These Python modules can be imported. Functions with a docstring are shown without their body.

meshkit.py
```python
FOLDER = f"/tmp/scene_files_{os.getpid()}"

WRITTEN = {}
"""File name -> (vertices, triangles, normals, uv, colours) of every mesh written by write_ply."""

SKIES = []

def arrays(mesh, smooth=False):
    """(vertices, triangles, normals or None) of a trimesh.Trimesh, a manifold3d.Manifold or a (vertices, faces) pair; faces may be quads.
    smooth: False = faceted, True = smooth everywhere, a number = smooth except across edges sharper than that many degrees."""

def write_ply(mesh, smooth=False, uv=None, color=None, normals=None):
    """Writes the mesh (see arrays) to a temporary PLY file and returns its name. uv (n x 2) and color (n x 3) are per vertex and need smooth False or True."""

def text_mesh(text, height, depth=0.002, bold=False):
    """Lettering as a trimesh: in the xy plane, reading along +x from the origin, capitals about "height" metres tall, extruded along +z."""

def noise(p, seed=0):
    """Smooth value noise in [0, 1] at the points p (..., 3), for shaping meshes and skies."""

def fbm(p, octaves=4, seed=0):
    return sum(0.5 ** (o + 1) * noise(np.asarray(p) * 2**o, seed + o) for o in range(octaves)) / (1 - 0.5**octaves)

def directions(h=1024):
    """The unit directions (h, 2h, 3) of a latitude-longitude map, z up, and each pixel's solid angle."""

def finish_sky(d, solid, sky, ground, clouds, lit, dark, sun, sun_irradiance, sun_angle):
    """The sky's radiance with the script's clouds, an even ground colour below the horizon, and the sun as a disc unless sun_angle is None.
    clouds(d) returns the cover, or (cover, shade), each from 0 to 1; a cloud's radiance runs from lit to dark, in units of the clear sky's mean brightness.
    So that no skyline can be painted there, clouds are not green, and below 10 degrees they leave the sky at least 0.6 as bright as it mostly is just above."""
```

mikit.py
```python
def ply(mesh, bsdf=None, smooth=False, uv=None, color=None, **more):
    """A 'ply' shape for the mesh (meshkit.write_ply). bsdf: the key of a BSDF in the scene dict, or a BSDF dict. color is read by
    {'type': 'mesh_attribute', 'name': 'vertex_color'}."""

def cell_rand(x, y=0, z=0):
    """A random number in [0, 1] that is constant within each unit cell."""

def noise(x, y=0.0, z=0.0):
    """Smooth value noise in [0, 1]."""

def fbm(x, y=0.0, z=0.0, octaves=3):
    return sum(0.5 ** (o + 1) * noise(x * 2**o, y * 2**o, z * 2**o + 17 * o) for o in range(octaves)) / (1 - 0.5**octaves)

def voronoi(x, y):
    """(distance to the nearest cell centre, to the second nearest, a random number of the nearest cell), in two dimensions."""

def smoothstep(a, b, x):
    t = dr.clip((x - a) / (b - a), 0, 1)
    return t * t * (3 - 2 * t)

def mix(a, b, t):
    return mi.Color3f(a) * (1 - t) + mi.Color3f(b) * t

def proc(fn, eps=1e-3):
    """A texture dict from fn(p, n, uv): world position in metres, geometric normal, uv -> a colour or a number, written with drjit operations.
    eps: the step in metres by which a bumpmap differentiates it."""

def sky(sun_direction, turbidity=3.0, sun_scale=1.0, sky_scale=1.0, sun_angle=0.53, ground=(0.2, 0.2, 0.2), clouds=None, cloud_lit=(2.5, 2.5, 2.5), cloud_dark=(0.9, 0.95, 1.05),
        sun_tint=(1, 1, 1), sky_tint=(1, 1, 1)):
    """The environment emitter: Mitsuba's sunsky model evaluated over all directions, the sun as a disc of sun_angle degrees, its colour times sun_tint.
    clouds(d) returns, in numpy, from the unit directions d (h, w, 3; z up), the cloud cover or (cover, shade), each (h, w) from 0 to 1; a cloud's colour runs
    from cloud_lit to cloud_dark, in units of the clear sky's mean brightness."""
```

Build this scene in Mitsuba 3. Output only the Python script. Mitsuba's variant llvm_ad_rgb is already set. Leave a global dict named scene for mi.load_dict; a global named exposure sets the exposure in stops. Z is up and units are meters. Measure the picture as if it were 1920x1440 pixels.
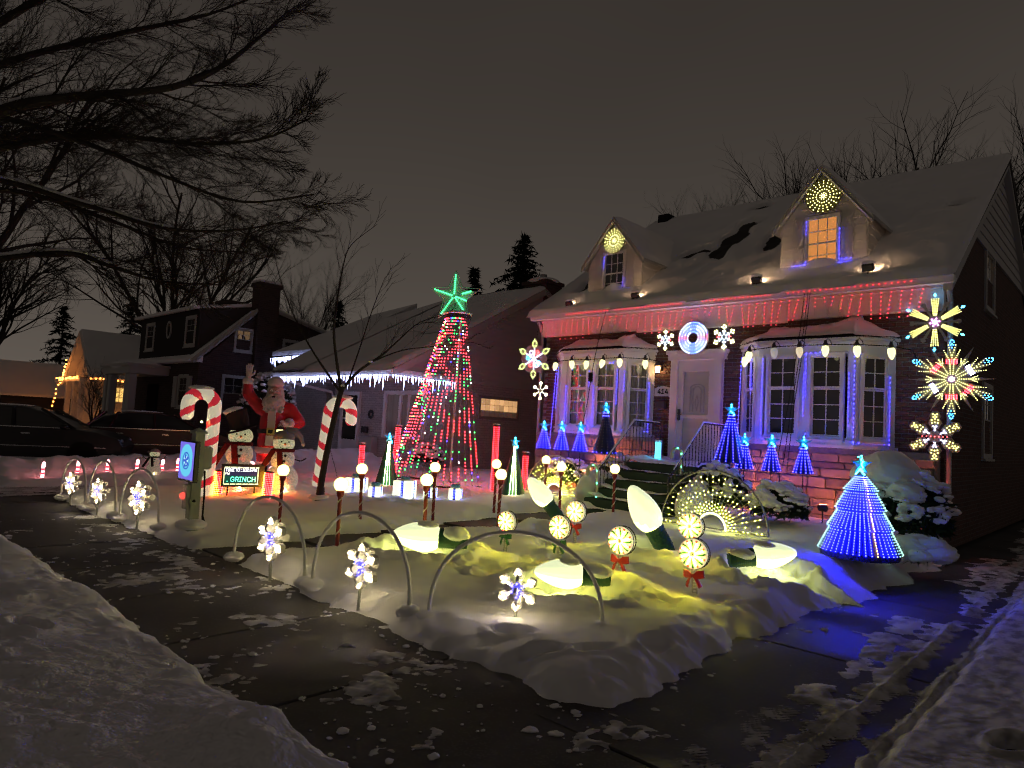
import math, random
import numpy as np, trimesh, manifold3d as m3
import mitsuba as mi, drjit as dr, mikit, meshkit
from mikit import ply, proc
from shapely.geometry import Polygon, LineString, Point, box as sbox
from shapely.ops import unary_union

T = mi.ScalarTransform4f
PI = math.pi
scene, labels = {}, {}
rnd = random.Random(7)
NR = np.random.default_rng(11)

# ------------------------------------------------------------------ camera, sky, exposure
YAW, PITCH, ROLL = math.radians(43.6), math.radians(3.7), math.radians(3.1)
_D = np.array([-math.sin(YAW) * math.cos(PITCH), math.cos(YAW) * math.cos(PITCH), math.sin(PITCH)])
_R0 = np.array([math.cos(YAW), math.sin(YAW), 0.0])
_U0 = np.cross(_R0, _D)
_U = _U0 * math.cos(ROLL) - _R0 * math.sin(ROLL)
EYE = np.array([0.0, 0.0, 1.7])
scene['camera'] = {'type': 'perspective', 'fov': 73.83, 'fov_axis': 'x', 'near_clip': 0.05, 'far_clip': 2000.0,
                   'to_world': T().look_at(origin=EYE.tolist(), target=(EYE + _D).tolist(), up=_U.tolist())}
exposure = 3.3
DIM = 1 / 8.0                       # lamps and sky are given as they look in the picture


def night_clouds(d):
    el = np.clip(d[..., 2], 0, 1)
    n = meshkit.fbm(d * 2.3 + 5, 3, seed=3)
    return np.ones(el.shape), np.clip(1 - np.exp(-el * 3.1) + (n - .5) * .18, 0, 1)


SKY = 0.22 * DIM
scene['sky'] = mikit.sky((0.3, 0.5, 0.6), turbidity=3, sun_scale=0.0, sky_scale=SKY, clouds=night_clouds, sun_angle=10,
                         cloud_lit=(5.0, 4.2, 3.5), cloud_dark=(0.66, 0.53, 0.475), ground=(.25, .25, .25))
LAMP_W = []                                   # sampling weights of all lamps
K = dict(led=1.0)

# ------------------------------------------------------------------ mesh helpers: a mesh is (vertices, triangles)


def cat(ms):
    ms = [m for m in ms if m is not None and len(m[1])]
    off = np.cumsum([0] + [len(m[0]) for m in ms])
    return np.vstack([m[0] for m in ms]), np.vstack([m[1] + o for m, o in zip(ms, off)])


def tm(m):
    return np.array(m.vertices), np.array(m.faces)


def xf(m, M):
    M = np.asarray(M, float)
    f = m[1] if np.linalg.det(M[:3, :3]) > 0 else m[1][:, ::-1]
    return m[0] @ M[:3, :3].T + M[:3, 3], f


def mat(x=0, y=0, z=0, rz=0, rx=0, ry=0, s=1.0):
    cz, sz, cx, sx, cy, sy = math.cos(rz), math.sin(rz), math.cos(rx), math.sin(rx), math.cos(ry), math.sin(ry)
    A = np.array([[cz, -sz, 0], [sz, cz, 0], [0, 0, 1]]) @ np.array([[cy, 0, sy], [0, 1, 0], [-sy, 0, cy]]) @ np.array([[1, 0, 0], [0, cx, -sx], [0, sx, cx]])
    M = np.eye(4)
    M[:3, :3] = A * np.asarray(s)
    M[:3, 3] = (x, y, z)
    return M


def frame(p, axis, up=(0, 0, 1), s=1.0):
    """Matrix that puts local z along axis at p."""
    z = np.array(axis, float); z /= np.linalg.norm(z)
    u = np.array(up, float)
    if abs(z @ u) > .98: u = np.array([0, 1.0, 0])
    x = np.cross(u, z); x /= np.linalg.norm(x)
    M = np.eye(4)
    M[:3, 0], M[:3, 1], M[:3, 2], M[:3, 3] = x * s, np.cross(z, x) * s, z * s, p
    return M


_BF = np.array([[0, 2, 1], [0, 3, 2], [4, 5, 6], [4, 6, 7], [0, 1, 5], [0, 5, 4], [1, 2, 6], [1, 6, 5], [2, 3, 7], [2, 7, 6], [3, 0, 4], [3, 4, 7]])


def box(x0, x1, y0, y1, z0, z1):
    v = np.array([[x0, y0, z0], [x1, y0, z0], [x1, y1, z0], [x0, y1, z0], [x0, y0, z1], [x1, y0, z1], [x1, y1, z1], [x0, y1, z1]], float)
    return v, _BF.copy()


def cbox(x0, x1, y0, y1, z0, z1, c=.004):
    """Box with chamfered edges."""
    m = m3.Manifold.batch_hull([m3.Manifold.hull_points(box(x0 + a, x1 - a, y0 + b, y1 - b, z0 + d, z1 - d)[0]) for a, b, d in ((0, c, c), (c, 0, c), (c, c, 0))])
    t = m.to_mesh()
    return np.array(t.vert_properties[:, :3]), np.array(t.tri_verts)


def tube(path, r, n=8, caps=True):
    path = np.asarray(path, float)
    r = np.broadcast_to(np.asarray(r, float), len(path))
    t = np.gradient(path, axis=0)
    t /= np.linalg.norm(t, axis=1, keepdims=True) + 1e-12
    u = np.array([0, 0, 1.0]) if abs(t[0][2]) < .9 else np.array([1.0, 0, 0])
    a = np.arange(n) * 2 * PI / n
    vs = []
    for i in range(len(path)):
        u = u - (u @ t[i]) * t[i]
        u /= np.linalg.norm(u)
        w = np.cross(t[i], u)
        vs.append(path[i] + r[i] * (np.cos(a)[:, None] * u + np.sin(a)[:, None] * w))
    v = np.vstack(vs)
    i, j = np.meshgrid(np.arange(len(path) - 1), np.arange(n), indexing='ij')
    A, B = i * n + j, i * n + (j + 1) % n
    f = np.concatenate([np.stack([A, B, B + n], -1).reshape(-1, 3), np.stack([A, B + n, A + n], -1).reshape(-1, 3)])
    if caps:
        m = len(v)
        v = np.vstack([v, path[0], path[-1]])
        k = np.arange(n)
        f = np.vstack([f, np.stack([k * 0 + m, (k + 1) % n, k], 1), np.stack([k * 0 + m + 1, k + (len(path) - 1) * n, (k + 1) % n + (len(path) - 1) * n], 1)])
    return v, f


def cyl(p0, p1, r, n=12, r1=None):
    return tube([p0, p1], [r, r if r1 is None else r1], n)


def lathe(prof, n=24):
    """prof: (r, z) from bottom to top, round the z axis."""
    prof = np.asarray(prof, float)
    a = np.arange(n) * 2 * PI / n
    v = np.stack([prof[:, None, 0] * np.cos(a), prof[:, None, 0] * np.sin(a), np.repeat(prof[:, 1:2], n, 1)], -1).reshape(-1, 3)
    i, j = np.meshgrid(np.arange(len(prof) - 1), np.arange(n), indexing='ij')
    A, B = i * n + j, i * n + (j + 1) % n
    f = np.concatenate([np.stack([A, B, B + n], -1).reshape(-1, 3), np.stack([A, B + n, A + n], -1).reshape(-1, 3)])
    return v, f


_ICO = {k: tm(trimesh.creation.icosphere(subdivisions=k)) for k in range(4)}


def ball(c=(0, 0, 0), r=1.0, sub=2):
    v, f = _ICO[sub]
    return v * np.asarray(r) + np.asarray(c), f.copy()


def dots(pts, r, squash=None):
    """One small icosahedron lamp at every point."""
    pts = np.asarray(pts, float).reshape(-1, 3)
    v, f = _ICO[0]
    r = np.broadcast_to(np.asarray(r, float), len(pts))
    vs = (v[None] * r[:, None, None] + pts[:, None]).reshape(-1, 3)
    return vs, (f[None] + (np.arange(len(pts)) * len(v))[:, None, None]).reshape(-1, 3)


def prism(poly, h, z0=0.0):
    """Extrusion along z of a shapely polygon or list of points."""
    if not hasattr(poly, 'area'): poly = Polygon(poly)
    ps = [p for p in getattr(poly, 'geoms', [poly]) if p.area > 1e-9]
    v, f = cat([tm(trimesh.creation.extrude_polygon(p, h, engine='earcut')) for p in ps])
    return v + [0, 0, z0], f


def upright(m):
    """xy drawing extruded in z -> standing in xz, its face towards -y."""
    v = m[0][:, [0, 2, 1]].copy()
    v[:, 1] *= -1
    return v, m[1]


def grid(x0, x1, y0, y1, step, fn, keep=None):
    nx, ny = max(2, int((x1 - x0) / step) + 1), max(2, int((y1 - y0) / step) + 1)
    X, Y = np.meshgrid(np.linspace(x0, x1, nx), np.linspace(y0, y1, ny))
    Z = fn(X, Y)
    v = np.stack([X, Y, Z], -1).reshape(-1, 3)
    i, j = np.meshgrid(np.arange(ny - 1), np.arange(nx - 1), indexing='ij')
    a = (i * nx + j).ravel()
    f = np.vstack([np.stack([a, a + 1, a + nx + 1], 1), np.stack([a, a + nx + 1, a + nx], 1)])
    if keep is not None:
        f = f[keep(X, Y, Z).ravel()[f].any(1)]
        used = np.unique(f)
        re = np.zeros(len(v), int); re[used] = np.arange(len(used))
        v, f = v[used], re[f]
    return v, f


def fb(x, y, z=0.0, oct=4, seed=0):
    return meshkit.fbm(np.stack(np.broadcast_arrays(x, y, z), -1).astype(float), oct, seed)


def ss(a, b, x):
    t = np.clip((x - a) / (b - a), 0, 1)
    return t * t * (3 - 2 * t)


def lumpy(m, amp, freq, seed=0):
    v = m[0]
    c = v.mean(0)
    d = v - c
    d = d / (np.linalg.norm(d, axis=1, keepdims=True) + 1e-9)
    return v + d * ((meshkit.fbm(v * freq, 3, seed) - .5) * 2 * amp)[:, None], m[1]


def skel(joints, bones, edge=.02, smooth=12):
    """One continuous body: hulls of the spheres at the joints {name: (x, y, z, r)} of every bone, joined and smoothed."""
    def sp(j):
        x, y, z, r = joints[j]
        return m3.Manifold.sphere(r, 20).translate((x, y, z))
    m = m3.Manifold.batch_boolean([m3.Manifold.batch_hull([sp(j) for j in b]) for b in bones], m3.OpType.Add)
    t = m.refine_to_length(edge).to_mesh()
    tr = trimesh.Trimesh(np.array(t.vert_properties[:, :3]), np.array(t.tri_verts), process=True)
    trimesh.smoothing.filter_taubin(tr, iterations=smooth)
    return tm(tr)


# ------------------------------------------------------------------ scene helpers
COUNT = {}


def fresh(key):
    n = COUNT.get(key, 0)
    COUNT[key] = n + 1
    return key if n == 0 else f'{key}_{n:03d}'


def thing(name, label, category, group=None, kind=None):
    k = fresh(name)
    labels[k] = {'label': label, 'category': category}
    if group: labels[k]['group'] = group
    if kind: labels[k]['kind'] = kind
    return k


def struct(name, shape, label=None):
    k = fresh(name)
    scene[k] = shape
    labels[k] = {'kind': 'structure'}
    if label: labels[k]['label'] = label
    return k


def area(m):
    v, f = m
    return .5 * np.linalg.norm(np.cross(v[f[:, 1]] - v[f[:, 0]], v[f[:, 2]] - v[f[:, 0]]), axis=1).sum()


def gain(e, g=2.6):
    """A light-emitting diode: brighter by g, its weak channels left weak so that its colour stays pure."""
    if len(e) == 4: return [float(x) for x in e[:3]]          # given as it is
    return [float(x * g if x > .3 * max(e) else min(x * g, .5)) for x in e]


def lamp(rgb, m, boost=1.0):
    rgb = [float(c) * DIM for c in rgb]
    w = float(max(area(m) * (sum(rgb)), 1e-5) ** .75 * boost)
    LAMP_W.append(w)
    return {'type': 'area', 'radiance': {'type': 'rgb', 'value': rgb}, 'sampling_weight': w}


def part(parent, name, m, bsdf, smooth=False, emit=None, M=None, stuff=False, label=None, boost=1.0):
    k = fresh(f'{parent}__{name}')
    d = m if isinstance(m, dict) else ply(m, bsdf, smooth)
    d = dict(d)
    if M is not None: d['to_world'] = T(np.asarray(M, float))
    if emit is not None and bsdf == 'm_led' and (max(emit) > 2.5 or len(emit) == 4): emit = gain(emit)
    if emit is not None: d['emitter'] = lamp(emit, m if not isinstance(m, dict) else (np.zeros((3, 3)), np.array([[0, 1, 2]])), boost)
    scene[k] = d
    if stuff or label:
        labels[k] = {}
        if stuff: labels[k]['kind'] = 'stuff'
        if label: labels[k]['label'] = label
    return k


class Kit:
    """A kind of thing built once in local coordinates, stamped several times."""

    def __init__(self):
        self.rows = []

    def add(self, name, m, bsdf, smooth=False, emit=None, stuff=False):
        if emit is not None and bsdf == 'm_led': emit = gain(emit)
        self.rows.append((name, ply(m, bsdf, smooth), emit, area(m), stuff))
        return self

    def stamp(self, M, name, label, category, group=None, emit_scale=1.0):
        t = thing(name, label, category, group)
        for n, d, emit, a, stuff in self.rows:
            k = fresh(f'{t}__{n}')
            d = {**d, 'to_world': T(np.asarray(M, float))}
            if emit is not None:
                e = [float(c) * emit_scale * DIM for c in emit]
                w = float((a * sum(e)) ** .75)
                LAMP_W.append(w)
                d['emitter'] = {'type': 'area', 'radiance': {'type': 'rgb', 'value': e}, 'sampling_weight': w}
            scene[k] = d
            if stuff: labels[k] = {'kind': 'stuff'}
        return t


def rgb(r, g, b):
    return {'type': 'rgb', 'value': [r, g, b]}


def bsdf(key, d):
    scene[key] = d
    return key


def pr(key, c, rough=.6, metal=0.0, spec=.5, bump=None, scale=.01, two=True, **kw):
    col = c if isinstance(c, dict) else rgb(*c)
    d = {'type': 'principled', 'base_color': col, 'roughness': rough, 'metallic': metal, 'specular': spec, **kw}
    if bump is not None: d = {'type': 'bumpmap', 'arbitrary': bump, 'scale': scale, 'bsdf': d}
    if two: d = {'type': 'twosided', 'bsdf': d}
    return bsdf(key, d)


def plain(key, c):
    return bsdf(key, {'type': 'twosided', 'bsdf': {'type': 'diffuse', 'reflectance': rgb(*c)}})


# ------------------------------------------------------------------ materials
fbt, nz, mix, sst = mikit.fbm, mikit.noise, mikit.mix, mikit.smoothstep

pr('m_snow', proc(lambda p, n, uv: mix((.88, .88, .89), (.80, .80, .82), fbt(p.x * 3, p.y * 3, p.z * 3, octaves=3))), .85, spec=.25,
   bump=proc(lambda p, n, uv: fbt(p.x * 15, p.y * 15, p.z * 15, octaves=3) + .45 * fbt(p.x * 70, p.y * 70, p.z * 70, octaves=2), eps=.003), scale=.035)
pr('m_snow_dirty', proc(lambda p, n, uv: mix((.3, .295, .29), (.62, .62, .63), sst(.28, .66, fbt(p.x * 14, p.y * 8, p.z * 14, octaves=4)))), .8, spec=.25,
   bump=proc(lambda p, n, uv: fbt(p.x * 22, p.y * 22, p.z * 22, octaves=4), eps=.004), scale=.02)
pr('m_pavement', proc(lambda p, n, uv: mix(mix((.05, .047, .046), (.105, .10, .096), fbt(p.x * 1.6, p.y * 1.6, p.z, octaves=4)), (.13, .125, .12), sst(.62, .8, nz(p.x * 90, p.y * 90, 3.0)) * .35)),
   proc(lambda p, n, uv: .55 + .35 * sst(.3, .6, fbt(p.x * 1.1 + 4, p.y * 1.1, 2.0, octaves=3))), spec=.16,
   bump=proc(lambda p, n, uv: fbt(p.x * 45, p.y * 45, p.z * 45, octaves=3), eps=.003), scale=.006)
for i, (a, b) in enumerate((((.15, .082, .07), (.105, .06, .054)), ((.12, .068, .062), (.085, .052, .05)), ((.18, .11, .092), (.13, .08, .07)))):
    pr(f'm_brick_{i}', proc(lambda p, n, uv, a=a, b=b: mix(a, b, fbt(p.x * 18, p.y * 18, p.z * 18, octaves=3))), .85, spec=.2,
       bump=proc(lambda p, n, uv: fbt(p.x * 70, p.y * 70, p.z * 70, octaves=3), eps=.003), scale=.004)
pr('m_mortar', proc(lambda p, n, uv: mix((.2, .19, .18), (.28, .27, .25), fbt(p.x * 30, p.y * 30, p.z * 30, octaves=2))), .9, spec=.1)


def brick_tex(a, b, mortar, bl=.22, bh=.075):
    def f(p, n, uv):
        h = dr.select(dr.abs(n.x) > dr.abs(n.y), p.y, p.x)
        row = dr.floor(p.z / bh)
        u = h / bl + .5 * (row - 2 * dr.floor(row / 2))
        fu, fv = u - dr.floor(u), p.z / bh - row
        edge = dr.minimum(dr.minimum(fu, 1 - fu) * bl, dr.minimum(fv, 1 - fv) * bh)
        c = mix(a, b, mikit.cell_rand(dr.floor(u), row, 5))
        return mix(mortar, c, sst(.003, .008, edge))
    return proc(f)


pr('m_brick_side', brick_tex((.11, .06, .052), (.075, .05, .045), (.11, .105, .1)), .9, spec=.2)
pr('m_brick_pale', brick_tex((.42, .39, .37), (.34, .32, .31), (.25, .24, .24)), .9, spec=.2)
pr('m_brick_dark', brick_tex((.085, .05, .045), (.05, .035, .033), (.08, .075, .07)), .9, spec=.2)
for i, (a, b) in enumerate((((.3, .24, .19), (.2, .16, .13)), ((.36, .3, .24), (.24, .2, .17)), ((.22, .18, .16), (.14, .12, .11)))):
    pr(f'm_stone_{i}', proc(lambda p, n, uv, a=a, b=b: mix(a, b, fbt(p.x * 11, p.y * 11, p.z * 11, octaves=4))), .85, spec=.2,
       bump=proc(lambda p, n, uv: fbt(p.x * 22, p.y * 22, p.z * 22, octaves=4), eps=.004), scale=.03)
pr('m_siding', proc(lambda p, n, uv: mix((.56, .54, .52), (.48, .46, .45), fbt(p.x * 2, p.y * 2, p.z * 14, octaves=3))), .6)
pr('m_siding_grey', proc(lambda p, n, uv: mix((.42, .41, .4), (.35, .34, .34), fbt(p.x * 2, p.y * 2, p.z * 10, octaves=3))), .7)
pr('m_trim', proc(lambda p, n, uv: mix((.72, .71, .7), (.6, .59, .58), fbt(p.x * 4, p.y * 4, p.z * 4, octaves=4))), .5)
pr('m_trim_grey', (.4, .39, .38), .6)
pr('m_shutter', (.46, .44, .43), .6)
pr('m_shingle', proc(lambda p, n, uv: mix((.035, .033, .032), (.06, .057, .055), mikit.cell_rand(dr.floor(p.x * 5), dr.floor(p.z * 9), 1))), .9, spec=.2)
plain('m_dark', (.02, .02, .022)); plain('m_room', (.045, .04, .038))
plain('m_dark_wall', (.06, .055, .055))
pr('m_black_metal', (.03, .03, .032), .45, spec=.5)
pr('m_grey_metal', (.3, .3, .31), .4, metal=.6)
pr('m_curtain', proc(lambda p, n, uv: mix((.42, .4, .36), (.25, .24, .22), nz(p.x * 34, p.y * 34, 1.0))), .9, spec=.05)
bsdf('m_glass', {'type': 'thindielectric', 'int_ior': 1.5})
plain('m_led', (.25, .25, .25)); plain('m_led_off', (.3, .3, .33))
plain('m_wire', (.015, .015, .016)); plain('m_wire_white', (.45, .45, .45))
pr('m_white_plastic', (.72, .72, .7), .4); pr('m_clear_plastic', (.5, .5, .48), .3); pr('m_panel', (.3, .3, .28), .35); pr('m_grey_plastic', (.34, .35, .33), .5)
pr('m_olive', (.13, .125, .05), .5); pr('m_red_plastic', (.5, .02, .025), .35); pr('m_red_dull', (.22, .02, .02), .5); pr('m_green_plastic', (.015, .12, .05), .4)
pr('m_dark_green', (.012, .07, .04), .45); pr('m_green_paint', (.035, .06, .05), .75, spec=.2)
pr('m_bulb', (.75, .76, .6), .35); pr('m_blue_shell', (.008, .01, .075), .5); pr('m_blue_star', (.1, .35, .5), .4)
pr('m_black_cloth', (.025, .02, .022), .9, spec=.1); pr('m_maroon', (.09, .012, .02), .9, spec=.1)
pr('m_tinsel', proc(lambda p, n, uv: mix((.66, .64, .58), (.4, .38, .34), sst(.35, .65, fbt(p.x * 45, p.y * 45, p.z * 45, octaves=2)))), .7)
pr('m_grey_felt', (.28, .25, .25), .9, spec=.1)
pr('m_orange', (.6, .18, .05), .6)
pr('m_bark', proc(lambda p, n, uv: mix((.035, .03, .027), (.06, .052, .046), fbt(p.x * 14, p.y * 14, p.z * 3, octaves=3))), .95, spec=.1)
plain('m_needle', (.018, .028, .02)); plain('m_leaf', (.03, .045, .03)); plain('m_twig', (.035, .03, .028))
pr('m_car_black', (.005, .005, .006), .3, spec=.35, clearcoat=.2, clearcoat_gloss=.9); pr('m_car_red', (.03, .003, .004), .3, spec=.4, clearcoat=.2, clearcoat_gloss=.9)
pr('m_car_glass', (.01, .01, .012), .06, spec=.7); plain('m_tyre', (.015, .015, .015)); pr('m_chrome', (.6, .6, .62), .2, metal=1.0)
pr('m_wood', proc(lambda p, n, uv: mix((.42, .44, .36), (.3, .32, .26), fbt(p.x * 30, p.y * 30, p.z * 3, octaves=3))), .8)
pr('m_skin', (.5, .3, .25), .6); pr('m_beard', proc(lambda p, n, uv: mix((.62, .6, .56), (.36, .34, .32), fbt(p.x * 30, p.y * 30, p.z * 18, octaves=3))), .9, spec=.1)
pr('m_santa_red', (.42, .015, .02), .4); pr('m_fur', (.62, .58, .52), .9, spec=.1); pr('m_belt', (.012, .012, .014), .4); pr('m_gold', (.5, .36, .12), .35, metal=.7)
pr('m_santa_white', (.5, .47, .44), .8)

# ------------------------------------------------------------------ the ground, pavement and snow


def lawn_z(x, y):
    return .125 + .036 * np.clip(np.asarray(y, float) - 3.4, 0, 9.5)


def trail(x, y, pts, w):
    d = np.full(np.shape(x), 9.0)
    for (ax, ay), (bx, by) in zip(pts[:-1], pts[1:]):
        L = (bx - ax) ** 2 + (by - ay) ** 2
        t = np.clip(((x - ax) * (bx - ax) + (y - ay) * (by - ay)) / L, 0, 1)
        d = np.minimum(d, np.hypot(x - ax - t * (bx - ax), y - ay - t * (by - ay)))
    return 1 - ss(w * .45, w, d + (fb(x * 2.2, y * 2.2, 3, 3, 5) - .5) * w)


def prints(x, y, spots):
    """Boot prints: a pressed oval with a low rim."""
    z = np.zeros(np.shape(x))
    for px, py, a, dep in spots:
        u, v = (x - px) * math.cos(a) + (y - py) * math.sin(a), -(x - px) * math.sin(a) + (y - py) * math.cos(a)
        r = np.hypot(u / .17, v / .085)
        z += -dep * (1 - ss(.75, 1.1, r)) + dep * .22 * np.exp(-((r - 1.3) / .25) ** 2)
    return z


def walk(pts, step=.42, side=.12, dep=.09, seed=1):
    r = random.Random(seed)
    out = []
    for (ax, ay), (bx, by) in zip(pts[:-1], pts[1:]):
        L = math.hypot(bx - ax, by - ay); a = math.atan2(by - ay, bx - ax)
        for k in range(max(1, int(L / step))):
            t = (k + r.random() * .3) * step / L
            s = side if k % 2 else -side
            out.append((ax + t * (bx - ax) - math.sin(a) * s, ay + t * (by - ay) + math.cos(a) * s, a + r.uniform(-.3, .3), dep * r.uniform(.6, 1.2)))
    return out


def drift(x, y, amp=.02):
    """Wind ripples and soft swells."""
    a = fb(x * .5 + 3, y * .5, 0, 3, 2) - .5
    w = fb(x * .7 + y * .5 + 40, y * 3.4 - x * 1.2, 1, 4, 8) - .5
    return a * .14 + w * amp * 3


TR_R = [[(-7.6, 5.5), (-6.4, 5.3), (-5.3, 5.25), (-4.5, 5.5), (-3.6, 5.3), (-2.9, 5.9)], [(-5.3, 5.3), (-4.5, 6.4), (-3.6, 6.9), (-2.7, 7.2)], [(-3.3, 7.0), (-3.0, 8.2), (-2.6, 8.7)],
        [(-6.6, 7.9), (-5.6, 6.9), (-5.2, 6.0)]]
PR_R = sum((walk(t, seed=i + 3) for i, t in enumerate(TR_R)), []) + [(-3.6, 3.95, .4, .07), (-3.2, 3.8, .6, .08), (-2.95, 4.1, 1.2, .06), (-2.75, 4.6, 1.5, .07)]


BULBS = [(-6.5, 5.4, .62), (-4.15, 5.35, .6), (-3.15, 7.75, .5), (-4.6, 7.5, .42), (-7.1, 8.5, .42)]


def edge_in(x, y, x0, x1, y0, y1, seed, rough=.22):
    w = (fb(x * 1.4, y * 1.4, seed, 4, seed) - .5) * 2 * rough + (fb(x * 7, y * 7, seed, 3, seed + 4) - .5) * .11
    return np.minimum(np.minimum(x - x0, x1 - x), np.minimum(y - y0, y1 - y)) + w


def right_lawn(x, y):
    d = edge_in(x, y, -7.75, np.where(y > 8, -2.3, -2.45), 3.44, 13.0, 3)
    d = np.minimum(d, ((-2.45 - x) + (y - 3.44)) * .7 - .1 + (fb(x * 3, y * 3, 2, 3, 17) - .5) * .2)
    d = np.where(y > 11.5, np.minimum(np.minimum(x + 7.72, -2.3 - x), 9) + (fb(x, y, 0, 3, 1) - .5) * .3, d)
    e = ss(0, .46 + .3 * ss(6, 9, y), d) ** .75
    z = lawn_z(x, y) + drift(x, y, .012) + (fb(x * 15, y * 15, 2, 3, 27) - .5) * (.012 + .03 * (1 - ss(.1, .6, d))) + np.clip(fb(x * 5, y * 5, 3, 2, 66) - .62, 0, 1) * .35 * (1 - ss(.15, .5, d))
    tr = np.maximum.reduce([trail(x, y, t, .42) for t in TR_R])
    z += tr * (-.05 + (fb(x * 5, y * 5, 2, 4, 21) - .5) * .16) + prints(x, y, PR_R)
    for bx_, by_, br in BULBS:
        q = np.hypot(x - bx_, y - by_) + (fb(x * 4, y * 4, 8, 3, 61) - .5) * .3
        z += -.07 * (1 - ss(br * .7, br, q)) + .09 * np.exp(-((q - br * 1.12) / .13) ** 2) * (.4 + fb(x * 5, y * 5, 4, 3, 62))
    z += .03 * np.exp(-(np.clip(d - .25, 0, 9) / .25) ** 2) * (fb(x * 2.5, y * 2.5, 7, 3, 9))          # piled rim along the shovelled edge
    z -= .16 * ss(8.9, 9.6, y) * ss(-5.95, -6.15, x) * 0
    return -.04 + e * (z + .04)


def left_lawn(x, y):
    d = edge_in(x, y, -14.9, -8.52, 3.42, 13.2, 6)
    d = np.where((y > 11.5), np.minimum(-8.52 - x, 9.0), d)
    far = edge_in(x, y, -19.5, -16.2, 2.6, 40, 9)
    e = np.maximum(ss(0, .33, d) ** .55, ss(0, .7, far) * 1.0)
    e = np.maximum(e, ss(5.0, 6.2, y) * ss(-8.52, -9.0, x))
    z = lawn_z(x, y) + drift(x, y, .018)
    z += (fb(x * 3, y * 3, 2, 4, 31) - .5) * .2 * ss(6.9, 7.6, y) * ss(-9.3, -10.2, x)
    z += .32 * np.exp(-((x + 18.4 + (fb(x, y, 0, 3, 4) - .5) * 1.0) / .62) ** 2) + (fb(x * 3.2, y * 3.2, 5, 4, 41) - .5) * .24 * ss(-16.6, -17.8, x)
    z += .22 * np.exp(-((x + 13.0) / 1.1) ** 2 - ((y - 6.5) / .7) ** 2)
    z += prints(x, y, PR_L)
    return -.04 + e * (z + .04)


PR_L = walk([(-11.5, 7.2), (-10.4, 7.4), (-9.2, 8.1)], seed=30, dep=.07) + walk([(-13.2, 5.1), (-11.8, 5.2), (-10.6, 6.0)], seed=31, dep=.07)


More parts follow.
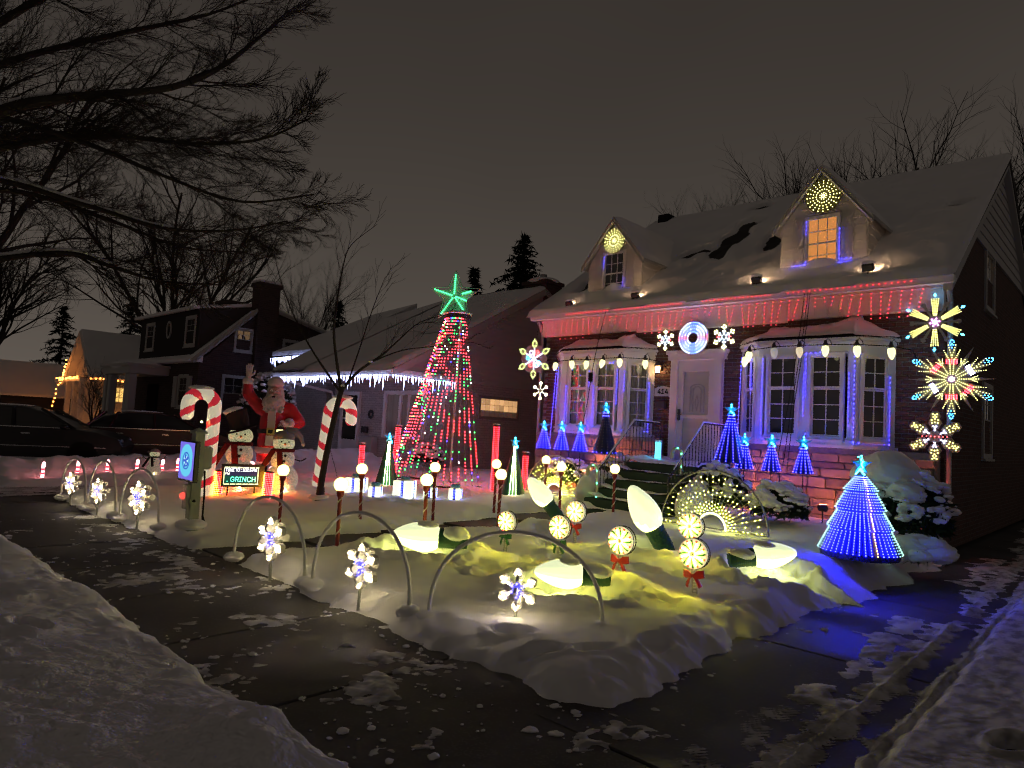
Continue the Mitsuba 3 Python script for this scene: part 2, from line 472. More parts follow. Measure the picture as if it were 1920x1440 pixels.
def near_bank(x, y):
    d = 1.93 - y + (fb(x * .9, y * .9, 1, 4, 14) - .5) * .42 + (fb(x * 5, y * 5, 1, 3, 15) - .5) * .16
    d = np.minimum(d, -2.35 - x + (fb(x * 1.7, y * 1.7, 4, 3, 16) - .5) * .6)
    e = ss(0, .3, d) ** .6
    chunk = ss(.45, .68, fb(x * .8 + 9, y * .8, 3, 3, 18)) * ss(1.3, .4, y)
    z = .2 + .1 * ss(0, 1.2, d) + drift(x, y, .012) * 1.1 + chunk * (fb(x * 9, y * 9, 2, 4, 19) - .5) * .18 + (fb(x * 4, y * 4, 0, 4, 20) - .5) * .05
    z += prints(x, y, PR_B) + (fb(x * 18, y * 18, 3, 3, 29) - .5) * .022 + (1 - ss(.05, .4, d)) * (fb(x * 8, y * 8, 3, 4, 28) - .5) * .09
    z += .1 * np.exp(-((x + 2.95) / .3) ** 2 - ((y - 1.55) / .3) ** 2) * (.6 + fb(x * 8, y * 8, 1, 3, 23))
    return -.04 + e * (z + .04)


PR_B = [(-6.3, 1.2, .5, .07), (-5.8, .8, .3, .08), (-6.9, .9, .4, .07), (-5.2, 1.15, .2, .05), (-7.6, 1.1, .6, .07), (-4.5, .6, .4, .07)]


def drive_snow(x, y):
    """Packed snow with tyre tracks, a thin untouched sheet with boot prints and slush on the apron; it lies on the slabs where it rises above them."""
    lane = x + .02 * y + (fb(x * .5, y * .5, 3, 2, 50) - .5) * .1
    right = ss(-1.06, -.92, lane + (fb(x * 6, y * 6, 2, 3, 55) - .5) * .08)
    pack = ss(-1.95, -1.45, lane + (fb(x * 1.3, y * 1.3, 1, 4, 51) - .5) * 1.3) * (1 - right)
    tread = .007 * np.sin((y + .25 * np.abs(((lane + 3) * 9) % 1 - .5)) * 2 * PI / .06) * ss(.35, .6, fb(x * 2.5, y * .8, 4, 3, 52))
    rut = -.022 * (np.exp(-((lane + 1.16) / .07) ** 2) + .6 * np.exp(-((lane + 1.5) / .05) ** 2)) + .022 * np.exp(-((lane + 1.32) / .025) ** 2) + .03 * np.exp(-((lane + 1.03) / .035) ** 2)
    zp = .012 + tread + rut + (fb(x * 7, y * 7, 2, 4, 53) - .52) * .05
    zr = .09 + drift(x, y, .006) * .3 + prints(x, y, [(-.66, 3.75, 1.3, .08), (-.62, 4.9, 1.4, .08), (-.45, 6.4, 1.4, .08), (-.7, 2.8, 1.5, .08), (-.45, 8.1, 1.5, .08)])
    edge_d = np.minimum(y - 1.95, 3.5 - y)
    jd = np.abs(((x + 2.32) / 1.46 + .5) % 1 - .5) * 1.46
    film = (fb(x * 6, y * 6, 8, 4, 58) - .5) * .09 + .035 * np.exp(-np.clip(edge_d, 0, 9) / .1) + .022 * np.exp(-(jd / .05) ** 2) + (fb(x * 26, y * 26, 8, 3, 59) - .5) * .03 - .056
    slush = .075 * (fb(x * 2.2, y * 2.2, 6, 4, 56) - .5 - .24 + .16 * np.exp(-((x + 3.0) / 1.1) ** 2 - ((y - 2.3) / .55) ** 2)) + (fb(x * 14, y * 14, 1, 4, 57) - .5) * .05
    z = np.where(pack > .02, -.03 + pack * (zp + .03), -.03)
    z = np.maximum(z, np.where(y < 3.6, np.where(x < -1.6, np.maximum(slush, film), slush), -.03))
    return np.maximum(z, -.035 + right * (zr + .035))


struct('ground', ply(grid(-190, 140, -150, 220, 6, lambda x, y: -.09 + 0 * x), 'm_snow'), 'snow covered ground of the neighbourhood')
LAWN = struct('snow_lawn', ply(grid(-8.3, -2.0, 3.1, 13.0, .027, right_lawn, lambda x, y, z: z > -.038), 'm_snow', True), 'snow covered front lawn beside the driveway')
struct('snow_lawn', ply(grid(-20.5, -8.3, 2.4, 13.1, .05, left_lawn, lambda x, y, z: z > -.038), 'm_snow', True), 'rippled snow lawn left of the front walk')
struct('snow_bank', ply(grid(-9.5, -1.9, -1.2, 2.5, .021, near_bank, lambda x, y, z: z > -.038), 'm_snow', True), 'ploughed snow bank beside the sidewalk in the foreground')
struct('snow_bank', ply(grid(-40, -9.5, -3, 2.4, .12, near_bank, lambda x, y, z: z > -.038), 'm_snow', True), 'far end of the snow bank along the sidewalk')
struct('driveway_snow', ply(grid(-5.2, 1.2, 1.2, 9.0, .0155, drive_snow, lambda x, y, z: z > -.002), 'm_snow_dirty', True), 'packed snow with tyre tracks on the driveway')
struct('driveway_snow', ply(grid(-2.6, 1.2, 9.0, 26, .05, drive_snow, lambda x, y, z: z > -.002), 'm_snow_dirty', True), 'packed snow at the far end of the driveway')
struct('driveway_snow', ply(grid(1.2, 14, -6, 30, .2, lambda x, y: .09 + drift(x, y) * .5), 'm_snow', True), 'snow covered yard right of the driveway')
struct('snow_field', ply(grid(-60, -20.3, -2, 34, .22, lambda x, y: .12 + drift(x, y, .03) + (fb(x * 1.4, y * 1.4, 1, 4, 71) - .5) * .35 + .25 * ss(-22, -24, x) * ss(5, 9, y)), 'm_snow', True), 'rough snow of the neighbouring yards')
struct('snow_field', ply(grid(-20.4, -11.2, 13.0, 34, .25, lambda x, y: .42 + drift(x, y) * .6), 'm_snow', True), 'snow between the two houses')

struct('sidewalk_snow', ply(grid(-12, -5.2, 1.8, 3.6, .024, drive_snow, lambda x, y, z: z > -.002), 'm_snow_dirty', True), 'thin crust of snow left along the shovelled sidewalk edges')
pv = thing('sidewalk', 'dark wet concrete sidewalk shovelled clear of snow', 'sidewalk', kind='structure'); labels[pv].pop('category')
scene[pv] = ply(box(-24, -2.3, 1.2, 4.2, -.2, -.02), 'm_dark')
xs = [-2.32 - 1.46 * k for k in range(15)]
for k in range(14):
    part(pv, 'slab', cbox(xs[k + 1] + .011, xs[k] - .011, 1.55, 3.62, -.1, -.004 + .006 * NR.random(), .008), 'm_pavement')
pv = struct('walkway', ply(box(-8.9, -7.4, 3.62, 10.4, -.2, -.02), 'm_dark'), 'narrow shovelled front walk between the two lawns')
for k in range(5):
    part(pv, 'slab', cbox(-8.85, -7.45, 3.64 + 1.3 * k + .01, 3.64 + 1.3 * (k + 1) - .01, -.1, .0 + .03 * k, .008), 'm_pavement')
pv = struct('driveway', ply(box(-2.9, 1.6, -6, 34, -.2, -.02), 'm_dark'), 'wet concrete driveway running past the house')
for k in range(9):
    for a, b in ((-2.75, -.15), (-.13, 1.6)):
        part(pv, 'slab', cbox(a + .01, b - .01, -2.2 + 2.7 * k + .011, -2.2 + 2.7 * (k + 1) - .011, -.1, -.002 + .005 * NR.random(), .008), 'm_pavement')
struct('road', ply(grid(-60, -19.5, -14, -3, 2, lambda x, y: -.03 + 0 * x), 'm_pavement'), 'dark street beyond the sidewalk')
struct('neighbour_driveway', ply(grid(-16.9, -14.9, 2.4, 12, .12, lambda x, y: .012 + (fb(x * 3, y * 3, 0, 3, 5) - .5) * .05), 'm_snow_dirty', True), 'packed snow on the strip left of the lawn')

# loose lumps of snow along the edges, in the joints and on the apron
lumps = []
_lv = [lumpy(lumpy(ball(sub=2), .45, 1.5, s), .25, 4.5, s + 9) for s in range(6)]


def lump(x, y, z, r):
    M = mat(x, y, z, rz=NR.random() * 6, s=r) @ np.diag([1, NR.uniform(.5, 1.4), NR.uniform(.3, .6), 1])
    lumps.append(xf(_lv[int(NR.integers(6))], M))


for k in range(46):                                             # along the bank and the lawn edges
    t = NR.random()
    x = -2.6 - 9 * t ** 1.4
    lump(x, 1.98 + NR.normal(0, .05) + (NR.random() < .25) * NR.random() * .25, .005, .008 + .03 * NR.random() ** 3)
    x = -2.5 - 6 * t ** 1.4
    if x > -7.7 or x < -8.6: lump(x, 3.42 - abs(NR.normal(0, .06)), .005, .008 + .035 * NR.random() ** 3)
for k in range(80):                                             # slush on the apron, in strings across it
    a = NR.integers(5)
    x0, y0, x1, y1 = ((-3.7, 2.9, -2.4, 3.15), (-3.8, 2.0, -2.4, 2.45), (-2.5, 3.2, -1.7, 2.6), (-4.9, 1.95, -4.35, 3.2), (-3.4, 2.2, -2.6, 3.0))[a]
    t = NR.random()
    lump(x0 + t * (x1 - x0) + NR.normal(0, .05), y0 + t * (y1 - y0) + NR.normal(0, .05), .0, .006 + .035 * NR.random() ** 4)
for k in range(5):                                               # ridges of old snow in the sidewalk joints
    for _ in range(12): lump(xs[k + 1] + NR.normal(0, .02), NR.uniform(1.9, 3.3), 0, .006 + .016 * NR.random() ** 2)
for k in range(26):
    lump(NR.uniform(-2.3, -1.0), NR.uniform(2, 8), .0, .004 + .02 * NR.random() ** 4)
for k in range(40):
    lump(-2.45 + NR.normal(.03, .07), NR.uniform(3.2, 9), .0, .01 + .04 * NR.random() ** 3)
k = thing('snow_lump', 'loose lumps of ploughed snow along the sidewalk edges and apron', 'snow lumps', kind='stuff')
scene[k] = ply(cat(lumps), 'm_snow', True)

# ------------------------------------------------------------------ houses


def window(parent, M, w, h, cols=2, up=2, low=2, casing=.07, back='m_curtain', lit=None, frame_mat='m_trim', name='window', panes=True, proud=.03):
    """Double-hung window centred on local x, sill at z = 0, facing local -y."""
    ms = [box(-w / 2 - casing, -w / 2, -proud, .05, -casing, h + casing), box(w / 2, w / 2 + casing, -proud, .05, -casing, h + casing),
          box(-w / 2, w / 2, -proud + .002, .05, h, h + casing), box(-w / 2 - casing * 1.25, w / 2 + casing * 1.25, -proud - .035, .05, -casing - .045, -casing - .002)]
    ms.append(box(-w / 2, w / 2, -proud + .004, .05, -casing + .002, 0))
    s = .03
    cells = []
    total = up + low
    mid = h * low / total
    for z0, z1, n, y in ((0, mid, low, .012), (mid, h, up, -.006)):
        if n == 0: continue
        ms += [box(-w / 2 + .001, -w / 2 + s, y, y + .03, z0 + .001, z1 - .001), box(w / 2 - s, w / 2 - .001, y, y + .03, z0 + .001, z1 - .001),
               box(-w / 2 + s, w / 2 - s, y + .001, y + .029, z0 + .002, z0 + s), box(-w / 2 + s, w / 2 - s, y + .001, y + .029, z1 - s, z1 - .002)]
        cw, ch = (w - 2 * s) / cols, (z1 - z0 - 2 * s) / n
        for i in range(1, cols): ms.append(box(-w / 2 + s + i * cw - .008, -w / 2 + s + i * cw + .008, y + .004, y + .022, z0 + s, z1 - s))
        for j in range(1, n): ms.append(box(-w / 2 + s, w / 2 - s, y + .005, y + .021, z0 + s + j * ch - .008, z0 + s + j * ch + .008))
        cells += [(-w / 2 + s + i * cw, -w / 2 + s + (i + 1) * cw, z0 + s + j * ch, z0 + s + (j + 1) * ch, y + .015) for i in range(cols) for j in range(n)]
    k = part(parent, name, cat(ms), frame_mat, M=M)
    for x0, x1, z0, z1, y in cells if panes else ():
        tl = NR.normal(0, .0012, 2)
        v = np.array([[x0, y - tl[0], z0], [x1, y + tl[0], z0], [x1, y + tl[1], z1], [x0, y - tl[1], z1]])
        part(k, 'pane', (v, np.array([[0, 1, 2], [0, 2, 3]])), 'm_glass', M=M)
    if lit is not None:
        part(k, 'blind', cat([xf(box(-w / 2, w / 2, -.001, .001, 0, h / 26), mat(0, .075, i * h / 24, rx=.5)) for i in range(24)]), 'm_curtain', M=M, emit=lit)
    else:
        zz = lambda x, z: .14 + .02 * np.sin(x * 70)
        part(k, 'curtain', upright_grid(-w / 2 - .02, w / 2 + .02, -.03, h + .03, .02, zz) if back == 'm_curtain' else box(-w / 2, w / 2, .13, .15, 0, h), back, M=M)
    return k


def upright_grid(x0, x1, z0, z1, step, fn):
    v, f = grid(x0, x1, z0, z1, step, fn)
    return v[:, [0, 2, 1]], f[:, ::-1]


def slab_poly(pts, axis, a, b):
    """Outline in (y, z) swept along x from a to b (axis 'x'), or in (x, z) swept along y (axis 'y')."""
    v, f = prism(pts, b - a, a)
    if axis == 'x': return v[:, [2, 0, 1]], f
    return v[:, [0, 2, 1]], f[:, ::-1]


def roof_snow(x0, x1, e, r, step=.09, thick=.1, holes=None, seed=0, lip=.1, keep=None):
    """Snow on a slope whose eave runs along x: e = (y, z) of the eave, r = (y, z) of the ridge."""
    L = math.hypot(r[0] - e[0], r[1] - e[1]); c, s = (r[0] - e[0]) / L, (r[1] - e[1]) / L

    def fn(X, S):
        t = thick * (.75 + .5 * fb(X * 1.2, S * 1.2, seed, 4, seed)) + (fb(X * 4, S * 2.5, seed, 3, seed + 1) - .5) * .035
        edge = np.minimum(np.minimum(X - x0, x1 - X) + .03, np.minimum(S + lip + (fb(X * 1.5, 0, seed, 3, 3) - .5) * .14, L + .06 - S))
        t = t * ss(0, .1, edge) ** .6
        if holes is not None: t = t - (thick + .1) * holes(X, S)
        return t - .012
    v, f = grid(x0 - .03, x1 + .03, -lip - .08, L + .06, step, fn, (lambda X, S, Z: (Z > -.011) & keep(X, S)) if keep else (lambda X, S, Z: Z > -.011))
    X, S, Z = v.T
    return np.stack([X, e[0] + c * S - s * Z, e[1] + s * S + c * Z], 1), f


H = thing('brick_house', 'brick house with two dormers and two bay windows hung with coloured lights', 'house')
XL, XR, YF, YB, YR, ZR = -11.05, -2.5, 12.75, 23.2, 17.8, 8.22
EY, EZ = 12.35, 4.5
SL = (ZR - EZ) / (YR - EY)
WK = part(H, 'wall', cat([box(XL, XR - .01, YF + .012, YF + .2, .1, 4.5), slab_poly([(YF + .2, .1), (YF + .2, 4.5), (YR, ZR - .2), (YB, 4.4), (YB, .1)], 'x', XL, XL + .2)]), 'm_mortar')
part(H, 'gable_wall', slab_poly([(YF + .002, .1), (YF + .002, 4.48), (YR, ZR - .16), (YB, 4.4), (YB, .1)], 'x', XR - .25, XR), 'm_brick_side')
# bricks of the front, laid in running bond; the nearest 300 single, the rest joined
_bk = [ply(cbox(-.0985, .0985, -.004 - .004 * i, .05, -.031, .031, .006), f'm_brick_{i}') for i in range(3)]
_half = cbox(-.0985, .0985, -.006, .05, -.031, .031, .006)
_hide = [(-10.62, -7.88, 1.6, 3.58), (-5.97, -3.17, 1.6, 3.58), (-7.5, -6.26, 1.1, 3.5)]
bricks = []
for j in range(42):
    z = 1.02 + j * .0752
    if z > 4.0: break
    for i in range(44):
        x = XR - .1 - i * .2085 - (j % 2) * .104
        if x < XL + .09: continue
        if any(a + .1 < x < b - .1 and c < z < d for a, b, c, d in _hide): continue
        bricks.append((x, z))
bricks.sort(key=lambda b: math.hypot(b[0], YF) + abs(b[1] - 2.5) * .3 + (2 if b[1] > 3.55 else 0))
for i, (x, z) in enumerate(bricks[:300]):
    part(WK, 'brick', _bk[int(NR.integers(3))], None, M=mat(x, YF, z, rz=NR.normal(0, .004)))
part(WK, 'brick', cat([xf(_half, mat(x, YF, z)) for x, z in bricks[300:]]), 'm_brick_0', stuff=True)
# stone base
SK = part(H, 'foundation', cat([box(XL + .05, -7.6, 12.52, 12.75, .0, 1.655), box(-6.0, XR - .05, 12.52, 12.75, 0, 1.655)]), 'm_mortar')
_st = [[ply(lumpy(cbox(-.5, .5, -.5, .5, -.5, .5, .07), .02, 3, s), f'm_stone_{i}') for s in range(2)] for i in range(3)]
n = 0
for xa, xb in ((XL + .07, -7.62), (-5.98, XR - .07)):
    z = .3
    while z < 1.52:
        hgt = NR.uniform(.11, .22)
        x = xa
        while x < xb - .12:
            w = min(NR.uniform(.22, .6), xb - x)
            M = np.eye(4); d = NR.uniform(.09, .14)
            M[:3, :3] = np.diag([w - .018, d, hgt - .018]); M[:3, 3] = (x + w / 2, 12.51, z + hgt / 2)
            part(SK, 'stone', _st[int(NR.integers(3))][n % 2], None, M=M); n += 1
            x += w
        z += hgt
# roof
ov = .18
rt = .16
RK = part(H, 'roof', cat([slab_poly([(EY, EZ - .02), (EY, EZ + .05), (YR, ZR), (YB + .35, EZ - .1), (YB + .3, EZ - .2), (YR, ZR - rt)], 'x', XL - ov, XR + ov)]), 'm_shingle')
part(H, 'rake_board', slab_poly([(EY + .02, EZ - .26), (EY + .02, EZ - .03), (YR, ZR - .03), (YB + .3, EZ - .12), (YB + .3, EZ - .3), (YR, ZR - .27)], 'x', XR + .03, XR + ov - .02), 'm_trim_grey')


def hole(cx, cs, rx, rs, tilt=0.0):
    return lambda X, S: 1 - ss(.55, 1.25, np.hypot(((X - cx) - tilt * (S - cs)) / rx, (S - cs) / rs) + (fb(X * 3, S * 3, 4, 4, 6) - .5) * 1.3)


def s_of(y): return (y - EY) / math.cos(math.atan(SL))


_hs = [hole(-7.38, s_of(15.2), .3, 1.55), hole(-6.15, s_of(14.7), .27, .75), hole(-7.62, s_of(17.2), .32, .24), hole(-8.1, s_of(14.6), .34, .5, .5), hole(-2.72, s_of(15.1), .2, .14), hole(-10.35, s_of(13.8), .24, .75)]
part(RK, 'snow', roof_snow(XL - ov, XR + ov, (EY, EZ + .05), (YR, ZR), .07, .11, lambda X, S: np.maximum.reduce([h(X, S) for h in _hs]), 5, .14), 'm_snow', True, label='snow blanket with dark bare patches')
part(RK, 'vent', box(-10.9, -10.55, 17.42, 17.78, 8.05, 8.32), 'm_dark', label='flat black roof vent')
# frieze, gutter
part(H, 'frieze', cat([box(XL, XR, 12.6, 12.752, 3.99, 4.42), box(-8.3, -5.0, 12.585, 12.6, 3.93, 4.02), box(XL - .02, XR + .02, 12.56, 12.6, 4.34, 4.42)]), 'm_trim', label='wide white frieze board under the eave')
part(H, 'gutter', cat([box(XL - ov, XR + ov, 12.32, 12.45, 4.36, 4.485), box(XL - ov + .01, XR + ov - .01, 12.45, 12.6, 4.42, 4.47)]), 'm_trim')
part(H, 'downspout', cat([tube([(-2.42, 12.5, 4.36), (-2.42, 12.66, 4.1), (-2.42, 12.68, .5), (-2.38, 12.45, .42)], .04, 8)]), 'm_trim_grey')
part(H, 'downspout', cat([tube([(-11.12, 12.5, 4.36), (-11.1, 12.66, 4.1), (-11.1, 12.68, .6)], .04, 8)]), 'm_trim_grey')
# gable siding of the right end
GK = part(H, 'gable_siding', slab_poly([(15.1, 5.75), (YR, ZR - .3), (21.2, 5.75)], 'x', XR, XR + .012), 'm_siding_grey')
z = 5.75
while z < 7.7:
    y0, y1 = YR - (ZR - .36 - z) / SL + .05, YR + (ZR - .36 - z) / SL * 1.28 - .05
    if y1 - y0 > .3:
        v, f = box(XR + .012, XR + .026, y0, y1, z, z + .205)
        v[v[:, 2] < z + .1, 0] += np.where(v[v[:, 2] < z + .1, 0] > XR + .02, .018, 0)
        part(GK, 'board', (v, f), 'm_siding_grey')
    z += .21
window(H, mat(XR + .01, 16.55, 4.66, rz=PI / 2), .82, 1.1, 2, 2, 2, .1, lit=(.05, .03, .012), frame_mat='m_trim_grey')
window(H, mat(XR + .01, 16.4, 1.7, rz=PI / 2), .8, 1.3, 2, 2, 2, .1, back='m_dark', frame_mat='m_trim_grey')


def dormer(x0, x1, ze, zp, z0, lit):
    yf = 12.98
    xc = (x0 + x1) / 2
    D = part(H, 'dormer', cat([slab_poly([(x0, z0 - .5), (x1, z0 - .5), (x1, ze), (xc, zp), (x0, ze)], 'y', yf, yf + .12),
                               slab_poly([(yf + .12, z0 - .4), (yf + .12, ze), ((ze - EZ) / SL + EY + .3, ze)], 'x', x0, x0 + .1),
                               slab_poly([(yf + .12, z0 - .4), (yf + .12, ze), ((ze - EZ) / SL + EY + .3, ze)], 'x', x1 - .1, x1)]), 'm_siding')
    # courses of siding on the front and the cheeks
    ww, wh = .5, .92
    zw = z0 + .1
    z = z0 - .1
    while z < zp - .12:
        zt = min(z + .148, zp)
        def halfw(zz): return (x1 - x0) / 2 if zz < ze else (x1 - x0) / 2 * (zp - zz) / (zp - ze)
        hw = halfw(z + .15) - .005
        spans = [(xc - hw, xc + hw)]
        if z + .15 > zw - .08 and z < zw + wh + .1: spans = [(xc - hw, xc - ww / 2 - .3), (xc + ww / 2 + .3, xc + hw)]
        for a, b in spans:
            if b - a < .04: continue
            v, f = box(a, b, yf - .012, yf + .001, z, zt)
            v[(v[:, 2] < z + .05) & (v[:, 1] < yf - .005), 1] -= .014
            part(D, 'board', (v, f), 'm_siding')
        if z < ze - .1:
            for xe, sg in ((x1, 1), (x0, -1)):
                yb = (z + .1 - EZ) / SL + EY + .1
                if yb > yf + .1:
                    v, f = box(min(xe, xe + sg * .012), max(xe, xe + sg * .012), yf - .01, yb, z, zt)
                    k = (v[:, 2] < z + .05) & (np.abs(v[:, 0] - xe) > .006)
                    v[k, 0] += sg * .014
                    part(D, 'board', (v, f), 'm_siding')
        z += .15
    # roof of the dormer with its snow
    o = .14
    sl = (zp - ze) / (xc - x0)
    yb = lambda zz: (zz - EZ) / SL + EY
    ms, sn = [], []
    for sg in (-1, 1):
        xe = xc + sg * ((x1 - x0) / 2 + o)
        zee = zp - sl * ((x1 - x0) / 2 + o)
        a, b, c, d = (xe, yf - .16, zee), (xc, yf - .16, zp), (xc, yb(zp) + .3, zp), (xe, yb(zee) + .12, zee)
        q = np.array([a, b, c, d], float)
        v = np.vstack([q + [0, 0, .015], q + [0, 0, .085]])
        ms.append((v, _BF if sg < 0 else _BF[:, ::-1]))
        n = 26
        u, w = np.meshgrid(np.linspace(0, 1, n), np.linspace(0, 1, n))
        P = (q[0] * ((1 - u) * (1 - w))[..., None] + q[1] * (u * (1 - w))[..., None] + q[2] * (u * w)[..., None] + q[3] * ((1 - u) * w)[..., None])
        ed = np.minimum(np.minimum(u + .02, 1.3 - u), np.minimum(w, 1.2 - w))
        P[..., 2] += .075 + (.075 * (.7 + .6 * fb(P[..., 0] * 2, P[..., 1] * 2, 1, 3, 8))) * ss(0, .12, ed) ** .6
        i, j = np.meshgrid(np.arange(n - 1), np.arange(n - 1), indexing='ij')
        k = (i * n + j).ravel()
        f = np.vstack([np.stack([k, k + 1, k + n + 1], 1), np.stack([k, k + n + 1, k + n], 1)])
        sn.append((P.reshape(-1, 3), f if sg < 0 else f[:, ::-1]))
        ms.append(cat([tube([(xe, yf - .155, zee - .03), (xc, yf - .155, zp - .03)], .026, 4)]))
    part(D, 'roof', cat(ms), 'm_trim_grey')
    part(D, 'roof_snow', cat(sn), 'm_snow', True)
    part(D, 'sill_snow', grid(x0 - .05, x1 + .05, 12.5, 13.0, .04, lambda X, Y: EZ + SL * (Y - EY) + .05 + .1 * fb(X * 2, Y * 2, 1, 3, 9) + .18 * ss(12.75, 13.0, Y) * np.exp(-((X - xc) / .35) ** 2)), 'm_snow', True)
    # window: its parts hang on the dormer directly
    ms = [box(-ww / 2 - .07, -ww / 2, -.05, 0, -.05, wh + .07), box(ww / 2, ww / 2 + .07, -.05, 0, -.05, wh + .07), box(-ww / 2, ww / 2, -.048, 0, wh, wh + .07), box(-ww / 2 - .1, ww / 2 + .1, -.08, 0, -.09, -.051)]
    cols = 3
    for i in range(1, cols): ms.append(box(-ww / 2 + i * ww / cols - .007, -ww / 2 + i * ww / cols + .007, -.03, -.014, 0, wh))
    for j in range(1, 4): ms.append(box(-ww / 2, ww / 2, -.031, -.013, j * wh / 4 - (.016 if j == 2 else .007), j * wh / 4 + (.016 if j == 2 else .007)))
    M = mat(xc, yf, zw)
    part(D, 'window_frame', cat(ms), 'm_trim', M=M)
    part(D, 'window_glass', (np.array([[-ww / 2, -.016, 0], [ww / 2, -.016, 0], [ww / 2, -.016, wh], [-ww / 2, -.016, wh]]), np.array([[0, 1, 2], [0, 2, 3]])), 'm_glass', M=M)
    if lit:
        part(D, 'blind', cat([xf(box(-ww / 2, ww / 2, -.0007, .0007, 0, wh / 26), mat(0, -.006, i * wh / 28, rx=.4)) for i in range(28)]), 'm_orange', M=M, emit=lit, label='lit orange slatted blind')
    else:
        part(D, 'blind', box(-ww / 2, ww / 2, -.006, -.002, 0, wh), 'm_dark', M=M)
    for sg in (-1, 1):
        ms = [box(-.11, .11, -.035, -.001, -.03, wh + .05)] + [box(-.09, .09, -.045, -.035, .0 + i * .042, .028 + i * .042) for i in range(22)]
        part(D, 'shutter', cat(ms), 'm_shutter', M=mat(xc + sg * (ww / 2 + .19), yf, zw))
    return D


dormer(-9.97, -8.5, 5.76, 6.68, 4.88, None)
dormer(-5.3, -3.78, 5.9, 6.84, 4.9, (.42, .19, .05))

# bay windows


def bay(xc, lab, back):
    yf, yw, z0, z1 = 12.3, 12.74, 1.72, 3.5
    fw, bw = .83, 1.36
    out = lambda g: [(xc - bw - g, yw), (xc - fw - g * .6, yf - g), (xc + fw + g * .6, yf - g), (xc + bw + g, yw)]
    B = part(H, 'bay_window', cat([prism(Polygon(out(0)).difference(Polygon([(xc - bw + .2, yw + .1), (xc - fw + .02, yf + .13), (xc + fw - .02, yf + .13), (xc + bw - .2, yw + .1)])), .12, z0),
                                   prism(Polygon(out(.05)), .06, z0 - .061), ]), 'm_trim', label=lab)
    part(B, 'header', cat([prism(Polygon(out(0)), .22, 3.28), prism(Polygon(out(.06)), .08, 3.5), prism(Polygon(out(.03)), .05, 3.44)]), 'm_trim')
    part(B, 'back_wall', box(xc - bw + .05, xc + bw - .05, yw - .012, yw + .004, z0, z1), 'm_room')
    # mullion posts between the windows
    posts = []
    for x, w in ((xc - fw + .03, .07), (xc - .0, .12), (xc + fw - .03, .07)):
        posts.append(box(x - w, x + w, yf, yf + .1, z0 + .12, 3.28))
    for sg in (-1, 1):
        a = np.array([sg * fw, 0.0]); b = np.array([sg * bw, yw - yf]); u = (b - a) / np.linalg.norm(b - a); L = np.linalg.norm(b - a)
        ang = math.atan2(u[1], u[0]) if sg > 0 else math.atan2(-u[1], -u[0])
        for t in (.05, L - .05):
            c = a + u * t
            posts.append(xf(box(-.045, .045, .0, .08, z0 + .12, 3.28), mat(xc + c[0], yf + c[1], 0, rz=ang)))
        c = a + u * L / 2
        window(H, mat(xc + c[0], yf + c[1], z0 + .13, rz=ang), L - .3, 1.38, 2, 2, 3, .05, back=back)
    part(B, 'post', cat(posts), 'm_trim')
    for x in (xc - .35 - .03, xc + .35 + .03):
        window(H, mat(x, yf + .0, z0 + .13), .5, 1.4, 2, 2, 3, .05, back=back)

    def sn(X, Y):
        d = np.minimum(np.minimum(Y - (yf - .1), (X - (xc - bw - .06)) * .62 + (Y - yw) * .78 * .9 + .02), ((xc + bw + .06) - X) * .62 + (Y - yw) * .78 * .9 + .02)
        d = np.where((X < xc - fw) | (X > xc + fw), d, Y - (yf - .1))
        return 3.56 + ss(0, .1, d) ** .5 * .08 + np.clip(d, 0, 9) * .42 + (fb(X * 1.6 + xc, Y * 2, 3, 4, 11) - .45) * .22 * ss(0, .3, d) + .1 * np.exp(-((X - xc - .75) / .3) ** 2) * ss(0, .3, d)
    sh = Polygon(out(.07))
    import shapely
    kp = lambda X, Y, Z: shapely.contains_xy(sh, X, Y)
    part(B, 'snow', grid(xc - bw - .1, xc + bw + .1, yf - .1, 12.74, .028, sn, kp), 'm_snow', True, label='rounded snow cap on the bay roof')
    part(B, 'roof_edge', prism(Polygon(out(.075)), .025, 3.558), 'm_dark')
    sill = Polygon(out(.04))
    part(B, 'sill_snow', grid(xc - bw - .06, xc + bw + .06, yf - .05, yf + .03, .02, lambda X, Y: z0 + .02 + .09 * fb(X * 2.2, 1, xc, 4, 12), lambda X, Y, Z: shapely.contains_xy(sill, X, Y)), 'm_snow', True)


bay(-9.25, 'white bay window left of the front door', 'm_curtain')
bay(-4.57, 'white bay window right of the front door', 'm_room')

# front door
DK = part(H, 'door', cat([box(-7.2, -6.54, 12.7, 12.74, 1.24, 3.2)]), 'm_siding', label='white storm door')
xd = -6.87
part(H, 'door_frame', cat([box(-7.44, -7.28, 12.62, 12.76, 1.2, 3.3), box(-6.46, -6.3, 12.62, 12.76, 1.2, 3.3), box(-7.5, -6.24, 12.6, 12.76, 3.3, 3.42), box(-7.54, -6.2, 12.57, 12.76, 3.42, 3.5), box(-7.28, -6.46, 12.66, 12.76, 3.2, 3.3)]), 'm_trim')
part(DK, 'storm_frame', cat([box(-7.28, -7.16, 12.66, 12.7, 1.22, 3.2), box(-6.58, -6.46, 12.66, 12.7, 1.22, 3.2), box(-7.16, -6.58, 12.661, 12.7, 3.06, 3.2), box(-7.16, -6.58, 12.661, 12.7, 2.1, 2.17), box(-7.16, -6.58, 12.661, 12.7, 1.22, 1.4)]), 'm_trim')
arch = [(-.09, 0)] + [(.09 * math.cos(a), .42 + .09 * math.sin(a)) for a in np.linspace(PI, 0, 14)] + [(.09, 0)]
ap = LineString(arch)
